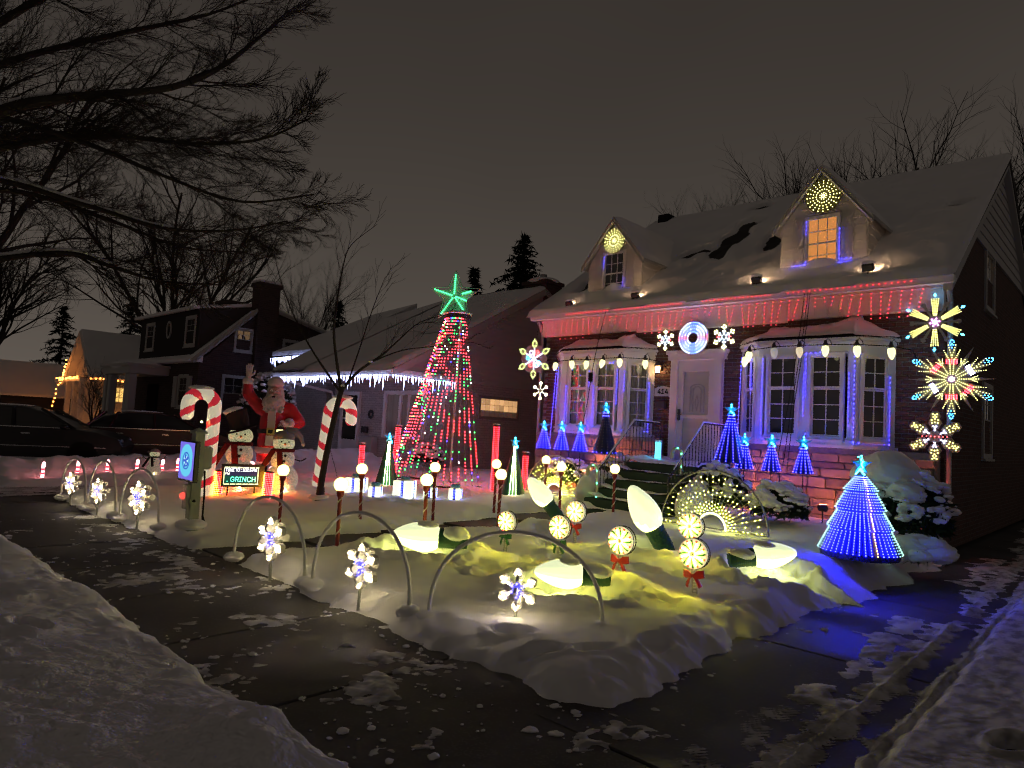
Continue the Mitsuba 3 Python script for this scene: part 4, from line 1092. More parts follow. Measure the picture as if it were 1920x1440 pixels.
def spruce(label, base, h, w, seed, sparse=1.0):
    g = np.random.default_rng(seed)
    base = np.array(base, float)
    t = thing('spruce', label, 'tree')
    part(t, 'trunk', cyl(base, base + [0, 0, h], .16, 7, .02), 'm_bark')
    vs = []
    z = h * .12
    while z < h:
        k = (1 - z / h)
        R = w * (k ** .8) * g.uniform(.6, 1.1) + .15
        for a in g.uniform(0, 2 * PI, max(4, int(9 * sparse * (.4 + k)))):
            L = R * g.uniform(.6, 1.1)
            n = max(4, int(L / .12))
            for i in range(n):
                s = (i + g.random()) / n
                c = base + [math.cos(a) * L * s, math.sin(a) * L * s, z + .25 * L * s - .45 * L * s * s]
                for _ in range(4):
                    d = g.normal(0, 1, 3); d[2] = d[2] * .6 - .35
                    d = d / np.linalg.norm(d) * g.uniform(.14, .34)
                    e = np.cross(d, g.normal(0, 1, 3)); e = e / np.linalg.norm(e) * .045
                    vs.append([c - e, c + e, c + d])
        z += .3 * (.4 + k) * g.uniform(.7, 1.3)
    v = np.array(vs).reshape(-1, 3)
    part(t, 'crown', (v, np.arange(len(v)).reshape(-1, 3)), 'm_needle', stuff=True)


spruce('dark spruce standing high between the bungalow and the brick house', (-22.9, 24.4, 0), 11.3, 5.4, 51, 1.5)
spruce('spruce tip showing right behind the lit star', (-19.8, 18.3, 0), 8.0, 1.3, 52)
spruce('small dark spruce above the bungalow roof at left', (-34.9, 21.6, 0), 8.6, 2.0, 53)
spruce('dark spruce beside the roof of the orange lit house', (-38.5, 15.5, 0), 7.6, 1.9, 54)
bare_tree('dense dark bare tree at the left edge behind the low house', (-60, 9, 0), 15, .45, 58, 5, .3, 3, 16)
spruce('dark spruce between the left edge and the orange lit house', (-53, 12, 0), 8.2, 3.4, 57)
spruce('broad dark spruce behind the far left houses', (-56, 17, 0), 10, 4.0, 55)


def bush(label, c, R, seed, leaves=900, blobs=26, leafmat='m_leaf', blobsize=.16, M=None):
    g = np.random.default_rng(seed)
    c, R = np.array(c, float), np.array(R, float)
    t = thing('bush', label, 'bush')
    d = g.normal(0, 1, (leaves, 3)); d /= np.linalg.norm(d, axis=1, keepdims=True); d[:, 2] = np.abs(d[:, 2]) * 1.0 - .25
    lump = .75 + .5 * meshkit.fbm(d * 2.3 + seed, 3, seed)
    p = c + d * R * (lump * g.uniform(.55, 1.02, leaves) ** .5)[:, None]
    vs = []
    for q in p:
        a = g.normal(0, 1, 3); a /= np.linalg.norm(a); e = np.cross(a, g.normal(0, 1, 3)); e /= np.linalg.norm(e)
        vs.append([q - e * .022, q + e * .022, q + a * g.uniform(.06, .13)])
    v = np.array(vs).reshape(-1, 3)
    part(t, 'leaf', (v, np.arange(len(v)).reshape(-1, 3)), leafmat, stuff=True)
    b = Branches(seed)
    for k in range(12):
        b.sprout(c - [0, 0, R[2] * .3], [g.normal(0, .7), g.normal(0, .7), 1], R[2] * 1.0, .012, 1, .03, .18, 5)
    part(t, 'stem', b.mesh(), 'm_twig', stuff=True)
    ms = []
    for k in range(blobs * 4):
        u = g.normal(0, 1, 3); u /= np.linalg.norm(u); u[2] = abs(u[2])
        lump = .75 + .5 * meshkit.fbm(u * 2.3 + seed, 3, seed)
        q = c + u * R * lump * g.uniform(.88, 1.0)
        s = blobsize * .62 * g.uniform(.25, 1.15) ** 1.3
        ms.append(lumpy(lumpy(ball(q, (s, s * g.uniform(.6, 1.2), s * .55), 2), s * .5, 1 / (s + .01) * .35, int(g.integers(99))), s * .22, 28, int(g.integers(99))))
    part(t, 'snow', cat(ms), 'm_snow', True, stuff=True)
    return t


t = bush('large evergreen bush under a heavy snow cap beside the blue light tree', (-2.62, 10.75, .75), (.62, .5, .72), 61, 5200, 70, blobsize=.12)
part(t, 'snow_cap', cat([lumpy(lumpy(ball((-2.78, 10.72, 1.34), (.46, .4, .3), 3), .13, 2.6, 3), .03, 11, 6), lumpy(lumpy(ball((-3.0, 10.5, 1.12), (.24, .25, .2), 3), .09, 4, 4), .03, 12, 6), lumpy(lumpy(ball((-2.5, 10.5, 1.12), (.24, .22, .2), 3), .1, 4, 5), .03, 12, 6)]), 'm_snow', True)
bush('low snowy bush in front of the lit stones, right of the light fan', (-4.5, 11.2, .62), (.42, .4, .42), 62, 1500, 34, blobsize=.15)
bush('snowy hedge bush at the foot of the left bay window, beside the steps', (-8.1, 11.75, .75), (.5, .4, .5), 63, 2600, 40, blobsize=.14)
bush('snowy hedge bush furthest left under the left bay window', (-9.6, 12.0, .7), (.6, .35, .42), 64, 2200, 34, blobsize=.14)
bush('snow dusted bush behind the right light fan', (-5.55, 11.2, .72), (.5, .45, .55), 65, 2200, 40, blobsize=.13)
bush('snow heaped shrub at the corner by the driveway', (-2.3, 10.4, .32), (.35, .4, .22), 66, 400, 24, blobsize=.22)
bush('snow flecked shrub by the dark house wall, behind the waving figure', (-21.8, 11.0, 2.0), (1.0, .9, 1.2), 67, 2200, 60, blobsize=.14)
bush('small snowy shrub by the bungalow wall, behind the yellow light cone', (-14.6, 12.1, .75), (.5, .4, .4), 68, 700, 22, blobsize=.15)

# ------------------------------------------------------------------ light decorations
YEL, BLU, RED, GRN, WHT, ICE, CYA = (5.5, 5.0, 2.3), (.5, .7, 8.0), (14, .5, .6), (.4, 9, 2), (8, 8.5, 9.5), (1.6, 2.3, 4.6), (.4, 4.5, 9)
PUR = (1.6, 1.5, 9)


def gz(x, y): return float(lawn_z(x, y))


def toward(x, y): return math.atan2(-x, y)          # turn that makes local -y look at the sidewalk corner


# globe lamps on striped posts -------------------------------------------------
kit = Kit()
a = np.linspace(0, 2 * PI * 3.2, 90)
kit.add('post', lathe([(0, -.1), (.024, -.1), (.024, .62), (.03, .63), (.034, .67), (.03, .675), (.0, .675)], 14), 'm_red_dull', 40)
kit.add('stripe', tube(np.stack([.0255 * np.cos(a), .0255 * np.sin(a), np.linspace(-.02, .6, 90)], 1), .0075, 4), 'm_white_plastic', True)
kit.add('collar', lathe([(.026, .6), (.042, .62), (.046, .68), (.03, .69), (0, .69)], 14), 'm_red_dull', 40)
kit.add('globe', ball((0, 0, .755), .083, 3), 'm_bulb', True, emit=(6.5, 5.6, .85))
for lab, x, y in (('globe lamp on a striped post in front of the tall snowman, leftmost of the row', -9.16, 4.94), ('globe lamp on a striped post nearest the camera, left of the white gift box', -7.22, 4.67),
                  ('globe lamp post standing just left of the small tied gifts', -8.81, 6.07), ('globe lamp post in front of the tall light tree, the nearer of the pair', -7.08, 5.9),
                  ('globe lamp post in front of the tall light tree, the further of the pair', -8.53, 7.27), ('globe lamp post beside the red light column, the half hidden far one', -8.52, 8.66),
                  ('globe lamp post in front of the red light column, the near one', -7.12, 7.34), ('globe lamp post standing behind the left light fan', -8.79, 10.34),
                  ('globe lamp post in front of the left light fan', -7.55, 9.29), ('globe lamp post at the foot of the green steps, rightmost', -6.81, 9.84)):
    kit.stamp(mat(x, y, gz(x, y) - .02, rz=x, rx=NR.normal(0, .012), ry=NR.normal(0, .012)), 'globe_lamp', lab, 'lamp', 'globe lamps along the front walk')

# giant lawn bulbs -----------------------------------------------------------
kit = Kit()
kit.add('socket', lathe([(0, -.05), (.105, -.05), (.115, 0)] + [(.117 + .006 * (i % 2), .02 + i * .0135) for i in range(17)] + [(.125, .25), (.128, .3), (.0, .3)], 28), 'm_dark_green', 40)
prof = [(.0, .3), (.118, .3), (.15, .34), (.178, .42), (.185, .48), (.178, .56), (.155, .66), (.12, .75), (.08, .83), (.04, .88), (.0, .895)]
LB = kit; BULB = lathe([(np.interp(s, range(11), [q[0] for q in prof]), np.interp(s, range(11), [q[1] for q in prof])) for s in np.arange(0, 10.01, .2)], 84)
up = np.array([0, 0, 1.0])
for lab, p, ax, s in (('giant glowing bulb tilted up left in front of the left light fan', (-7.02, 8.6, .33), (-.38, -.36, .62), .86), ('giant glowing bulb tilted up beside the green steps', (-4.47, 7.62, .3), (-.33, -.31, .74), 1.0),
                      ('giant glowing bulb half buried in snow behind the middle light arch', (-6.16, 5.76, .31), (-.72, -.69, .03), .98), ('giant glowing bulb lying in the snow under the nearest arch', (-3.9, 5.56, .31), (-.72, -.69, .03), .78),
                      ('giant glowing bulb lying tip right, nearest the blue light tree', (-3.5, 7.43, .36), (.62, .5, .14), .8)):
    t = kit.stamp(frame(p, ax, s=s), 'lawn_bulb', lab, 'light bulb', 'giant light bulbs lying on the lawn')
    A = np.array(ax) / np.linalg.norm(ax)
    Mb = frame(p, ax, s=s)
    v, f = xf(BULB, Mb)
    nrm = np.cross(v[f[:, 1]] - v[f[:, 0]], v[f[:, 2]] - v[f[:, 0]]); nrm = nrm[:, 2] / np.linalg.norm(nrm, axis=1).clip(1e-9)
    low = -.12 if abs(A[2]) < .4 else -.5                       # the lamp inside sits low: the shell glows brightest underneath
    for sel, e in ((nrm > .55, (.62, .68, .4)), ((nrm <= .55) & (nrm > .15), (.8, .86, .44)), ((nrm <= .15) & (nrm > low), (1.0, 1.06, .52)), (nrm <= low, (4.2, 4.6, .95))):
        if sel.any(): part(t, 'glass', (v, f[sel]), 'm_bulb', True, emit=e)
    if abs(A[2]) < .4:                                          # snow caught on top
        c = np.array(p) + A * .46 * s
        part(t, 'snow', lumpy(ball(c + [0, 0, .15 * s], (.16 * s, .14 * s, .045 * s), 3), .016, 9, 3), 'm_snow', True)
        part(t, 'snow', lumpy(lumpy(ball(np.array(p) + A * .12 * s + [0, 0, .07 * s], (.21 * s, .16 * s, .085 * s), 3), .03, 6, 5), .012, 22, 6), 'm_snow', True)

# arches -----------------------------------------------------------------------
for lab, a, b, h in (('far left white light arch by the sidewalk', (-13.75, 3.32), (-12.42, 3.34), .62), ('second unlit white arch from the left', (-12.3, 3.34), (-11.22, 3.42), .68), ('unlit white arch just left of the sign post', (-10.95, 3.4), (-9.95, 3.58), .66),
                     ('white tube arch at the corner of the walkway and sidewalk', (-7.5, 3.53), (-6.05, 3.57), .66), ('white tube arch in the middle of the front lawn edge', (-5.9, 3.57), (-4.6, 3.72), .68), ('nearest white tube arch, at the driveway corner of the lawn', (-4.4, 3.77), (-3.24, 4.6), .67)):
    t = np.linspace(0, PI, 40)
    P = np.stack([(a[0] + b[0]) / 2 - np.cos(t) * (b[0] - a[0]) / 2, (a[1] + b[1]) / 2 - np.cos(t) * (b[1] - a[1]) / 2, .12 + (h + .06) * np.sin(t) ** .8], 1)
    k = thing('light_arch', lab, 'arch', 'white tube arches along the sidewalk')
    part(k, 'tube', tube(P, .017, 10), 'm_white_plastic', True)
    for i, q in enumerate((a, b)): part(k, 'snow', lumpy(ball((*q, gz(*q) - .03), (.11, .11, .06), 2), .02, 8, i), 'm_snow', True)

# snowflake pathway lights -------------------------------------------------------


def arm_pts(r, n0, side):
    out = [(0, r * t) for t in np.linspace(.2, 1, n0)]
    for s in side: out += [(sg * r * s[1] * u, r * (s[0] + s[1] * .8 * u)) for sg in (-1, 1) for u in s[2]]
    return np.array(out)


def ring6(p, k=6, off=0.0):
    a = np.arange(k) * 2 * PI / k + off
    return np.concatenate([np.stack([p[:, 0] * math.cos(q) - p[:, 1] * math.sin(q), p[:, 0] * math.sin(q) + p[:, 1] * math.cos(q)], 1) for q in a])


def flat(p, y=0.0): return np.stack([p[:, 0], np.full(len(p), y), p[:, 1]], 1)


kit = Kit()
R = .185
petal = unary_union([Polygon([(-.012, 0), (.012, 0), (.016, R * .6), (.045, R * .72), (.05, R * .95), (0, R * 1.15), (-.05, R * .95), (-.045, R * .72), (-.016, R * .6)])])
from shapely import affinity
pl = unary_union([affinity.rotate(petal, 60 * k, origin=(0, 0)) for k in range(6)] + [Point(0, 0).buffer(.045)])
kit.add('petals', xf(upright(prism(pl, .05)), mat(0, .03, .3)), 'm_clear_plastic')
kit.add('petals', xf(upright(prism(affinity.rotate(affinity.scale(pl, .8, .8, origin=(0, 0)), 30, origin=(0, 0)), .03)), mat(0, .02, .3, rz=PI / 2)), 'm_clear_plastic')
kit.add('stake', cbox(-.012, .012, -.01, .012, -.1, .24, .003), 'm_grey_plastic')
pts = ring6(np.array([(0, R * .55), (.02, R * .8), (-.02, R * .8), (0, R)]))
kit.add('warm_light', cat([dots(flat(pts) + [0, -.03, .3], .0105), dots(flat(pts[::2]) + [0, .04, .3], .0105)]), 'm_led', emit=(15, 12, 6), stuff=True)
kit.add('violet_light', dots(flat(ring6(np.array([(0, R * .3)]))) + [0, -.035, .3], .012), 'm_led', emit=PUR, stuff=True)
for lab, x, y, s in (('snowflake path light under the far left arch', -13.29, 3.35, .9), ('snowflake path light under the second arch from the left', -11.89, 3.37, .95), ('snowflake path light left of the sign post', -10.33, 3.44, 1.15),
                     ('snowflake path light beside the walkway corner', -6.6, 3.5, 1.08), ('snowflake path light under the middle arch', -5.16, 3.6, .98), ('snowflake path light in front of the lying bulb, nearest the camera', -3.82, 4.2, .85)):
    kit.stamp(mat(x, y, gz(x, y) - .02, rz=.12 if x < -4 else .45, s=s, ry=NR.normal(0, .04)), 'snowflake_light', lab, 'snowflake light', 'snowflake lights along the sidewalk')

# peppermint candies --------------------------------------------------------------


def candy(bow):
    kit = Kit()
    r = .148
    kit.add('disc', xf(lathe([(0, -.03), (r * .9, -.03), (r, -.02), (r, .02), (r * .9, .03), (0, .034)], 36), mat(0, 0, .44, rx=PI / 2)), 'm_bulb', 40, emit=(.48, .45, .24))
    def wedges(off): return unary_union([Polygon([(0, 0)] + [(r * .93 * u * math.cos(q + .35 * u), r * .93 * u * math.sin(q + .35 * u)) for u in np.linspace(.1, 1, 8)] + [(r * .93 * u * math.cos(q + .14 + .35 * u), r * .93 * u * math.sin(q + .14 + .35 * u)) for u in np.linspace(1, .1, 8)]).buffer(0) for q in np.arange(off, off + 2 * PI - .01, PI / 4)])
    kit.add('red_stripe', xf(upright(prism(wedges(0), .004)), mat(0, -.034, .44)), 'm_red_plastic')
    kit.add('green_stripe', xf(upright(prism(wedges(.42), .004)), mat(0, -.034, .44)), 'm_green_plastic')
    kit.add('rim', xf(tube([(r * math.cos(q), r * math.sin(q), 0) for q in np.linspace(0, 2 * PI, 49)], .006, 6, False), mat(0, 0, .44, rx=PI / 2)), 'm_black_metal', True)
    kit.add('rim', xf(tube([(r * math.cos(q), r * math.sin(q), 0) for q in np.linspace(0, 2 * PI, 49)], .006, 6, False), mat(0, .05, .44, rx=PI / 2)), 'm_black_metal', True)
    a = np.arange(8) * PI / 4 + .2
    pts = np.concatenate([np.stack([q * np.cos(a + q), q * np.sin(a + q)], 1) for q in (.035, .06, .085, .11)])
    kit.add('white_light', dots(flat(pts) + [0, -.043, .44], .0125), 'm_led', emit=(46, 43, 2.0, 0), stuff=True)
    a = np.arange(8) * PI / 4 + .6
    kit.add('red_light', dots(flat(np.stack([.122 * np.cos(a), .122 * np.sin(a)], 1)) + [0, -.043, .44], .008), 'm_led', emit=(5, .9, .4), stuff=True)
    kit.add('stake', cat([cbox(-.028, -.018, -.008, .008, -.12, .3, .002), cbox(.018, .028, -.008, .008, -.12, .3, .002)] + [box(-.018, .018, -.006, .006, .0 + i * .03, .012 + i * .03) for i in range(9)]), 'm_wire_white')
    if bow:
        lp = Polygon([(0, .005), (.05, .045), (.1, .05), (.105, -.02), (.06, -.03), (0, -.005)])
        tail = Polygon([(0, 0), (.03, -.04), (.06, -.12), (.085, -.1), (.095, -.13), (.06, -.05), (.02, 0)])
        lp, tail = lp.buffer(.001), tail.buffer(0.0).buffer(.001)
        sh = unary_union([lp, affinity.scale(lp, -1, 1, origin=(0, 0)), tail, affinity.scale(tail, -1, 1, origin=(0, 0)), Point(0, 0).buffer(.018)])
        v, f = prism(sh, .02)
        v[:, 2] += .02 * np.cos(v[:, 0] * 26)
        kit.add('bow', xf(upright((v, f)), mat(0, -.02, .235)), bow)
    return kit


c_r, c_g, c_0 = candy('m_red_plastic'), candy('m_green_plastic'), candy(None)
for k, lab, x, y, s in ((c_g, 'peppermint lollipop with a green bow, leftmost', -5.82, 6.15, .86), (c_g, 'peppermint lollipop with a green bow beside the tilted bulb', -5.04, 6.25, .92), (c_r, 'peppermint lollipop with a red bow behind the green bowed pair', -5.66, 7.32, .95),
                        (c_r, 'peppermint lollipop with a red bow between the two upright bulbs', -4.05, 6.02, .98), (c_0, 'bowless peppermint lollipop behind the nearest one', -3.98, 7.37, 1.02), (c_r, 'peppermint lollipop with a red bow nearest the driveway', -3.21, 6.05, .97)):
    k.stamp(mat(x, y, gz(x, y) - .05, rz=.1, s=s, ry=NR.normal(0, .03)), 'peppermint_lollipop', lab, 'lollipop light', 'peppermint lollipop lights on the lawn')

# half wheel light fans ---------------------------------------------------------------
kit = Kit()
R = .86
wire = [tube([(R * math.cos(q), 0, R * math.sin(q)) for q in np.linspace(0, PI, 50)], .013, 6), tube([(.2 * math.cos(q), 0, .2 * math.sin(q)) for q in np.linspace(0, PI, 24)], .006, 5), tube([(-R, 0, .0), (R, 0, .0)], .01, 5)]
pts, inner = [], []
for i, q in enumerate(np.linspace(.03, PI - .03, 25)):
    wire.append(tube([(.2 * math.cos(q), 0, .2 * math.sin(q)), (R * math.cos(q), 0, R * math.sin(q))], .0035, 4))
    rr = [.27, .32, .37] + ([.5, .54] if i % 2 else [.47, .53]) + ([.66, .70] if i % 2 else [.62, .68])
    if i % 2 == 0: rr = [.27, .33, .39, .5, .565, .695, .77]
    else: rr = [.3, .36, .535, .73]
    pts += [(r * math.cos(q), r * math.sin(q)) for r in rr]
inner = [(.225 * math.cos(q), .225 * math.sin(q)) for q in np.linspace(0, PI, 27)]
for r in (.45, .62): wire.append(tube([(r * math.cos(q), 0, r * math.sin(q)) for q in np.linspace(0, PI, 40)], .003, 4))
kit.add('frame', cat(wire), 'm_grey_metal', True)
kit.add('light', dots(flat(np.array(pts), -.015), .010), 'm_led', emit=(19, 20, 1.6, 0), stuff=True)
kit.add('hub_light', dots(flat(np.array(inner), -.015), .017), 'm_led', emit=(2.2, 2.1, .9), stuff=True)
for lab, x, y, s in (('half wheel fan of white lights left of the steps', -8.98, 10.86, .9), ('half wheel fan of white lights right of the steps', -4.86, 9.6, 1.0)):
    kit.stamp(mat(x, y, gz(x, y) + .02, s=s), 'light_fan', lab, 'light fan', 'half wheel light fans before the house')

# cone light trees on stakes --------------------------------------------------------------


def star_mesh(r, depth=.03, k=.42):
    p = [((r if i % 2 == 0 else r * k) * math.sin(i * PI / 5), (r if i % 2 == 0 else r * k) * math.cos(i * PI / 5)) for i in range(10)]
    v = np.array([(x, y, 0) for x, y in p] + [(0, 0, depth), (0, 0, -depth)])
    f = np.array([(i, (i + 1) % 10, 10) for i in range(10)] + [((i + 1) % 10, i, 11) for i in range(10)])
    return v[:, [0, 2, 1]] * [1, -1, 1], f


def cone_tree(h, r, strings, n, lit, stake):
    kit = Kit()
    kit.add('cone', lathe([(.0, 0), (r, 0), (r, .01), (.03, h), (0, h)], 20), 'm_blue_shell', 40)
    P, Q = [], []
    for j in range(strings):
        for i in range(n):
            t = (i + .5) / n
            q = 2 * PI * j / strings + .15
            rr = r + (.03 - r) * t + .009
            (P if lit(i, n) else Q).append((rr * math.cos(q), rr * math.sin(q), t * h))
    kit.add('blue_light', dots(P, .0105), 'm_led', emit=BLU, stuff=True)
    if Q: kit.add('unlit_bulb', dots(Q, .0095), 'm_led_off', stuff=True)
    kit.add('star', xf(star_mesh(.14), mat(0, 0, h + .08)), 'm_blue_star')
    kit.add('star_light', dots([(0, -.03, h + .17), (.0, -.035, h + .13), (.02, -.035, h + .03), (.045, -.03, h), (-.01, -.035, h + .05)], .016), 'm_led', emit=CYA, stuff=True)
    kit.add('stake', cyl((0, 0, -stake), (0, 0, 0), .009, 6), 'm_black_metal')
    return kit


ct = cone_tree(.44, .155, 12, 9, lambda i, n: True, .75)
for lab, x, z in (('blue cone light tree leftmost under the left bay window', -10.08, 1.28), ('blue cone light tree, middle of the three under the left bay', -9.56, 1.28), ('blue cone light tree right of its two neighbours under the left bay', -9.04, 1.28),
                  ('blue cone light tree beside the tallest one, under the right bay', -5.36, 1.2), ('blue cone light tree under the middle of the right bay', -4.87, 1.2), ('blue cone light tree under the right bay, nearest the driveway', -4.33, 1.2)):
    ct.stamp(mat(x, 11.72, z, rz=.5), 'cone_light_tree', lab, 'light tree', 'blue cone light trees below the bay windows', 1.0)
cone_tree(.86, .24, 13, 15, lambda i, n: i > n - 3 or i == 0, .9).stamp(mat(-8.24, 11.5, 1.28, rz=.6), 'cone_light_tree', 'tall cone light tree, mostly unlit, left of the step railing', 'light tree')
cone_tree(.86, .27, 13, 17, lambda i, n: True, .9).stamp(mat(-5.58, 11.62, 1.3, rz=.4), 'cone_light_tree', 'tall blue cone light tree right of the front door', 'light tree')

# tiered blue tree ----------------------------------------------------------------------------
t = thing('tiered_light_tree', 'tiered blue light tree with a green lit tip standing by the driveway', 'light tree')
prof = [(.0, .0), (.45, .0), (.46, .08), (.34, .34), (.355, .37), (.25, .56), (.27, .6), (.165, .8), (.18, .83), (.05, 1.0), (0, 1.02)]
M = mat(-2.72, 9.3, .34)
part(t, 'body', lathe(prof, 36), 'm_blue_shell', 30, M=M)
sect = [((.47, .08), (.345, .345)), ((.37, .365), (.255, .57)), ((.285, .595), (.17, .81)), ((.19, .83), (.055, 1.0))]
cols = {'blue_light': [], 'green_light': [], 'warm_light': []}
for j in range(44):
    q = 2 * PI * j / 44
    rows = [9, 8, 7, 7]
    for (a, b), n in zip(sect, rows):
        for i in range(n):
            u = i / (n - .4)
            p = (a[0] + (b[0] - a[0]) * u + .008, a[1] + (b[1] - a[1]) * u)
            c = (p[0] * math.cos(q), p[0] * math.sin(q), p[1])
            rel = (q - math.radians(285) + PI) % (2 * PI) - PI
            k = 'warm_light' if abs(rel - .42) < .11 else 'green_light' if (rel > 1.05 or rel < -1.0 or (i == 0 and b[1] > .9)) else 'blue_light'
            cols[k].append(c)
for k, e in (('blue_light', (.66, .95, 85, 0)), ('green_light', (.66, 1.4, 1.0, 0)), ('warm_light', (14, 7, .6, 0))):
    part(t, k, dots(cols[k], .0078), 'm_led', emit=e, M=M, stuff=True)
part(t, 'star', xf(star_mesh(.13), mat(0, 0, 1.14)), 'm_blue_star', M=M)
tip = [(NR.normal(0, .012) + .01, -.03, 1.06 + .19 * u) for u in np.linspace(0, 1, 14)] + [(.05 - .06 * u, -.035, 1.02 + .06 * u) for u in np.linspace(0, 1, 6)] + [(-.05 + .04 * u, -.035, 1.02 + .05 * u) for u in np.linspace(0, 1, 4)]
part(t, 'tip_light', dots(tip, .012), 'm_led', emit=(.4, 4.5, 4.2), M=M, stuff=True)

# tall string light tree with star ----------------------------------------------------------------
t = thing('string_light_tree', 'tall string light tree with red lattice pattern, standing before the bungalow', 'light tree')
cx, cy, z0, h, r0, r1 = -11.93, 10.42, .5, 3.66, 1.24, .29
cxt = -11.76
strings, n = 24, 50
col = {k: [] for k in ('red_light', 'green_light', 'white_light', 'blue_light', 'unlit_bulb')}
wires = []
for j in range(strings):
    q = PI + PI * (j + .5) / strings
    for i in range(n):
        u = (i + .5) / n
        rr = r0 + (r1 - r0) * u
        p = (cx + (cxt - cx) * u + rr * math.cos(q), cy + rr * math.sin(q), z0 + h * u)
        # lattice of red diamonds
        v = u * (1.0 + .35 * u) * 2.9
        d1 = (j / 9.6 + v + .12) % 1; d2 = (j / 9.6 - v + .18) % 1
        w = .27
        x = NR.random()
        if (d1 < w or d2 < w) and x < .985: k = 'red_light'
        elif x < .05: k = 'white_light'
        elif x < .34: k = 'green_light' if NR.random() < .8 else 'blue_light'
        elif x < .5 and u < .75: k = 'white_light' if (i * 7 + j) % 5 == 0 else 'unlit_bulb'
        else: k = 'unlit_bulb'
        if u < .16 and j < 9 and k == 'red_light' and x > .3: k = 'unlit_bulb'
        col[k].append(p)
    wires.append(tube([(cx + (r0 + .01) * math.cos(q), cy + (r0 + .01) * math.sin(q), z0 - .12), (cxt + r1 * math.cos(q) * .99, cy + r1 * math.sin(q) * .99, z0 + h)], .0035, 3, False))
for k, e in (('red_light', (11, .2, .32, 0)), ('green_light', (.08, 6, .6, 0)), ('white_light', (12, 13, 11, 0)), ('blue_light', (.2, .25, 30, 0))):
    part(t, k, dots(col[k], .0178), 'm_led', emit=e, stuff=True)
part(t, 'unlit_bulb', dots(col['unlit_bulb'], .010), 'm_led_off', stuff=True)
part(t, 'light_strip', cat(wires), 'm_black_metal', stuff=True)
ring = [(cx + (r0 + .01) * math.cos(q), cy + (r0 + .01) * math.sin(q), z0 - .12) for q in np.linspace(PI, 2 * PI, 30)]
part(t, 'base_ring', cat([tube(ring, .02, 6), tube([ring[0], ring[-1]], .02, 6)] + [cyl(p, (p[0], p[1], .2), .014, 5) for p in ring[::4]]), 'm_black_metal')
part(t, 'pole', cyl((cx + .1, cy + .1, .2), (cxt + .05, cy + .05, z0 + h), .03, 8), 'm_grey_metal')
part(t, 'top_ring', xf(lathe([(0, 0), (r1, 0), (r1 + .01, .1), (0, .1)], 24), mat(cxt, cy, z0 + h - .02)), 'm_black_metal')
part(t, 'snow', lumpy(xf(lathe([(0, 0), (r1 + .03, 0), (r1 + .04, .05), (.2, .1), (0, .11)], 24), mat(cxt, cy, z0 + h + .08)), .015, 5, 3), 'm_snow', True)
S = part(t, 'star', xf(star_mesh(.56, .07, .45), mat(cxt - .04, cy - .1, 4.62, rz=.6)), 'm_siding')
edge_ = [((.62 if i % 2 == 0 else .279) * math.sin(i * PI / 5), (.62 if i % 2 == 0 else .279) * math.cos(i * PI / 5)) for i in range(11)]
Ms = mat(cxt - .04, cy - .1, 4.66, rz=.6)
part(S, 'outline', xf(tube([(x, 0, z) for x, z in edge_], .014, 5), Ms), 'm_wire_white')
sp = []
for i in range(5):
    q = i * 2 * PI / 5
    lo, hi = (.06, .5) if i != 1 else (.2, .4)
    sp += [(r * math.sin(q), -.085 + .09 * r, r * math.cos(q)) for r in np.linspace(lo, hi, 11)]
sp += [(r * math.sin(1.9), -.085 + .09 * r, r * math.cos(1.9)) for r in np.linspace(.05, .3, 9)]
part(S, 'green_light', xf(dots(sp, .021), Ms), 'm_led', emit=(.15, 2.4, .7), stuff=True)

# red light columns, yellow light cones -----------------------------------------------------------------
for lab, x, y, h in (('short red light column behind the white gift box', -13.72, 9.38, .8), ('red light column leaning at the left foot of the tall light tree', -12.95, 9.75, 1.25), ('tall red light column right of the tall light tree', -9.97, 10.08, 1.38), ('short red light column beside the left light fan', -9.97, 11.02, .78)):
    t = thing('light_column', lab, 'light column', 'red light columns around the tall light tree')
    M = mat(x, y, gz(x, y) - .02, rz=.7, ry=.05 if 'leaning' in lab else 0)
    part(t, 'core', lathe([(0, 0), (.05, 0), (.05, h), (0, h)], 16), 'm_red_dull', 40, M=M)
    part(t, 'red_light', dots([(.058 * math.cos(q), .058 * math.sin(q), z) for q in np.arange(12) * PI / 6 for z in np.arange(.05, h - .02, .042)], .0095), 'm_led', emit=(13, .3, .45, 0), M=M, stuff=True)
    part(t, 'cap', lathe([(0, h), (.08, h), (.08, h + .03), (0, h + .03)], 16), 'm_black_metal', M=M)
    part(t, 'snow', ball((0, 0, h + .035), (.085, .085, .02), 2), 'm_snow', True, M=M)
for lab, x, y, h in (('slim dark cone with yellow light stripe, left of the tall light tree', -12.3, 9.1, .98), ('slim dark cone with yellow light stripe, right of the tall light tree', -9.45, 10.11, 1.02)):
    t = thing('light_cone', lab, 'light tree', 'yellow striped cones beside the tall light tree')
    M = mat(x, y, gz(x, y) - .03, rz=toward(x, y))
    part(t, 'cone', lathe([(0, 0), (.26, 0), (.03, h), (0, h)], 24), 'm_dark_green', 40, M=M)
    part(t, 'yellow_light', dots([((.26 - .23 * u + .012) * math.sin(q), -(.26 - .23 * u + .012) * math.cos(q), u * h) for q in np.array((-.25, 0, .25)) for u in np.linspace(.02, .98, 30)], .0105), 'm_led', emit=(8, 7.8, 3.4), M=M, stuff=True)
    part(t, 'star', xf(star_mesh(.12), mat(0, 0, h + .07)), 'm_blue_star', M=M)
    part(t, 'star_light', dots([(0, -.035, h + .15), (.01, -.035, h + .1), (.02, -.035, h + .04), (.045, -.035, h - .01), (.05, -.035, h - .04), (.0, -.035, h + .07)], .02), 'm_led', emit=CYA, M=M, stuff=True)

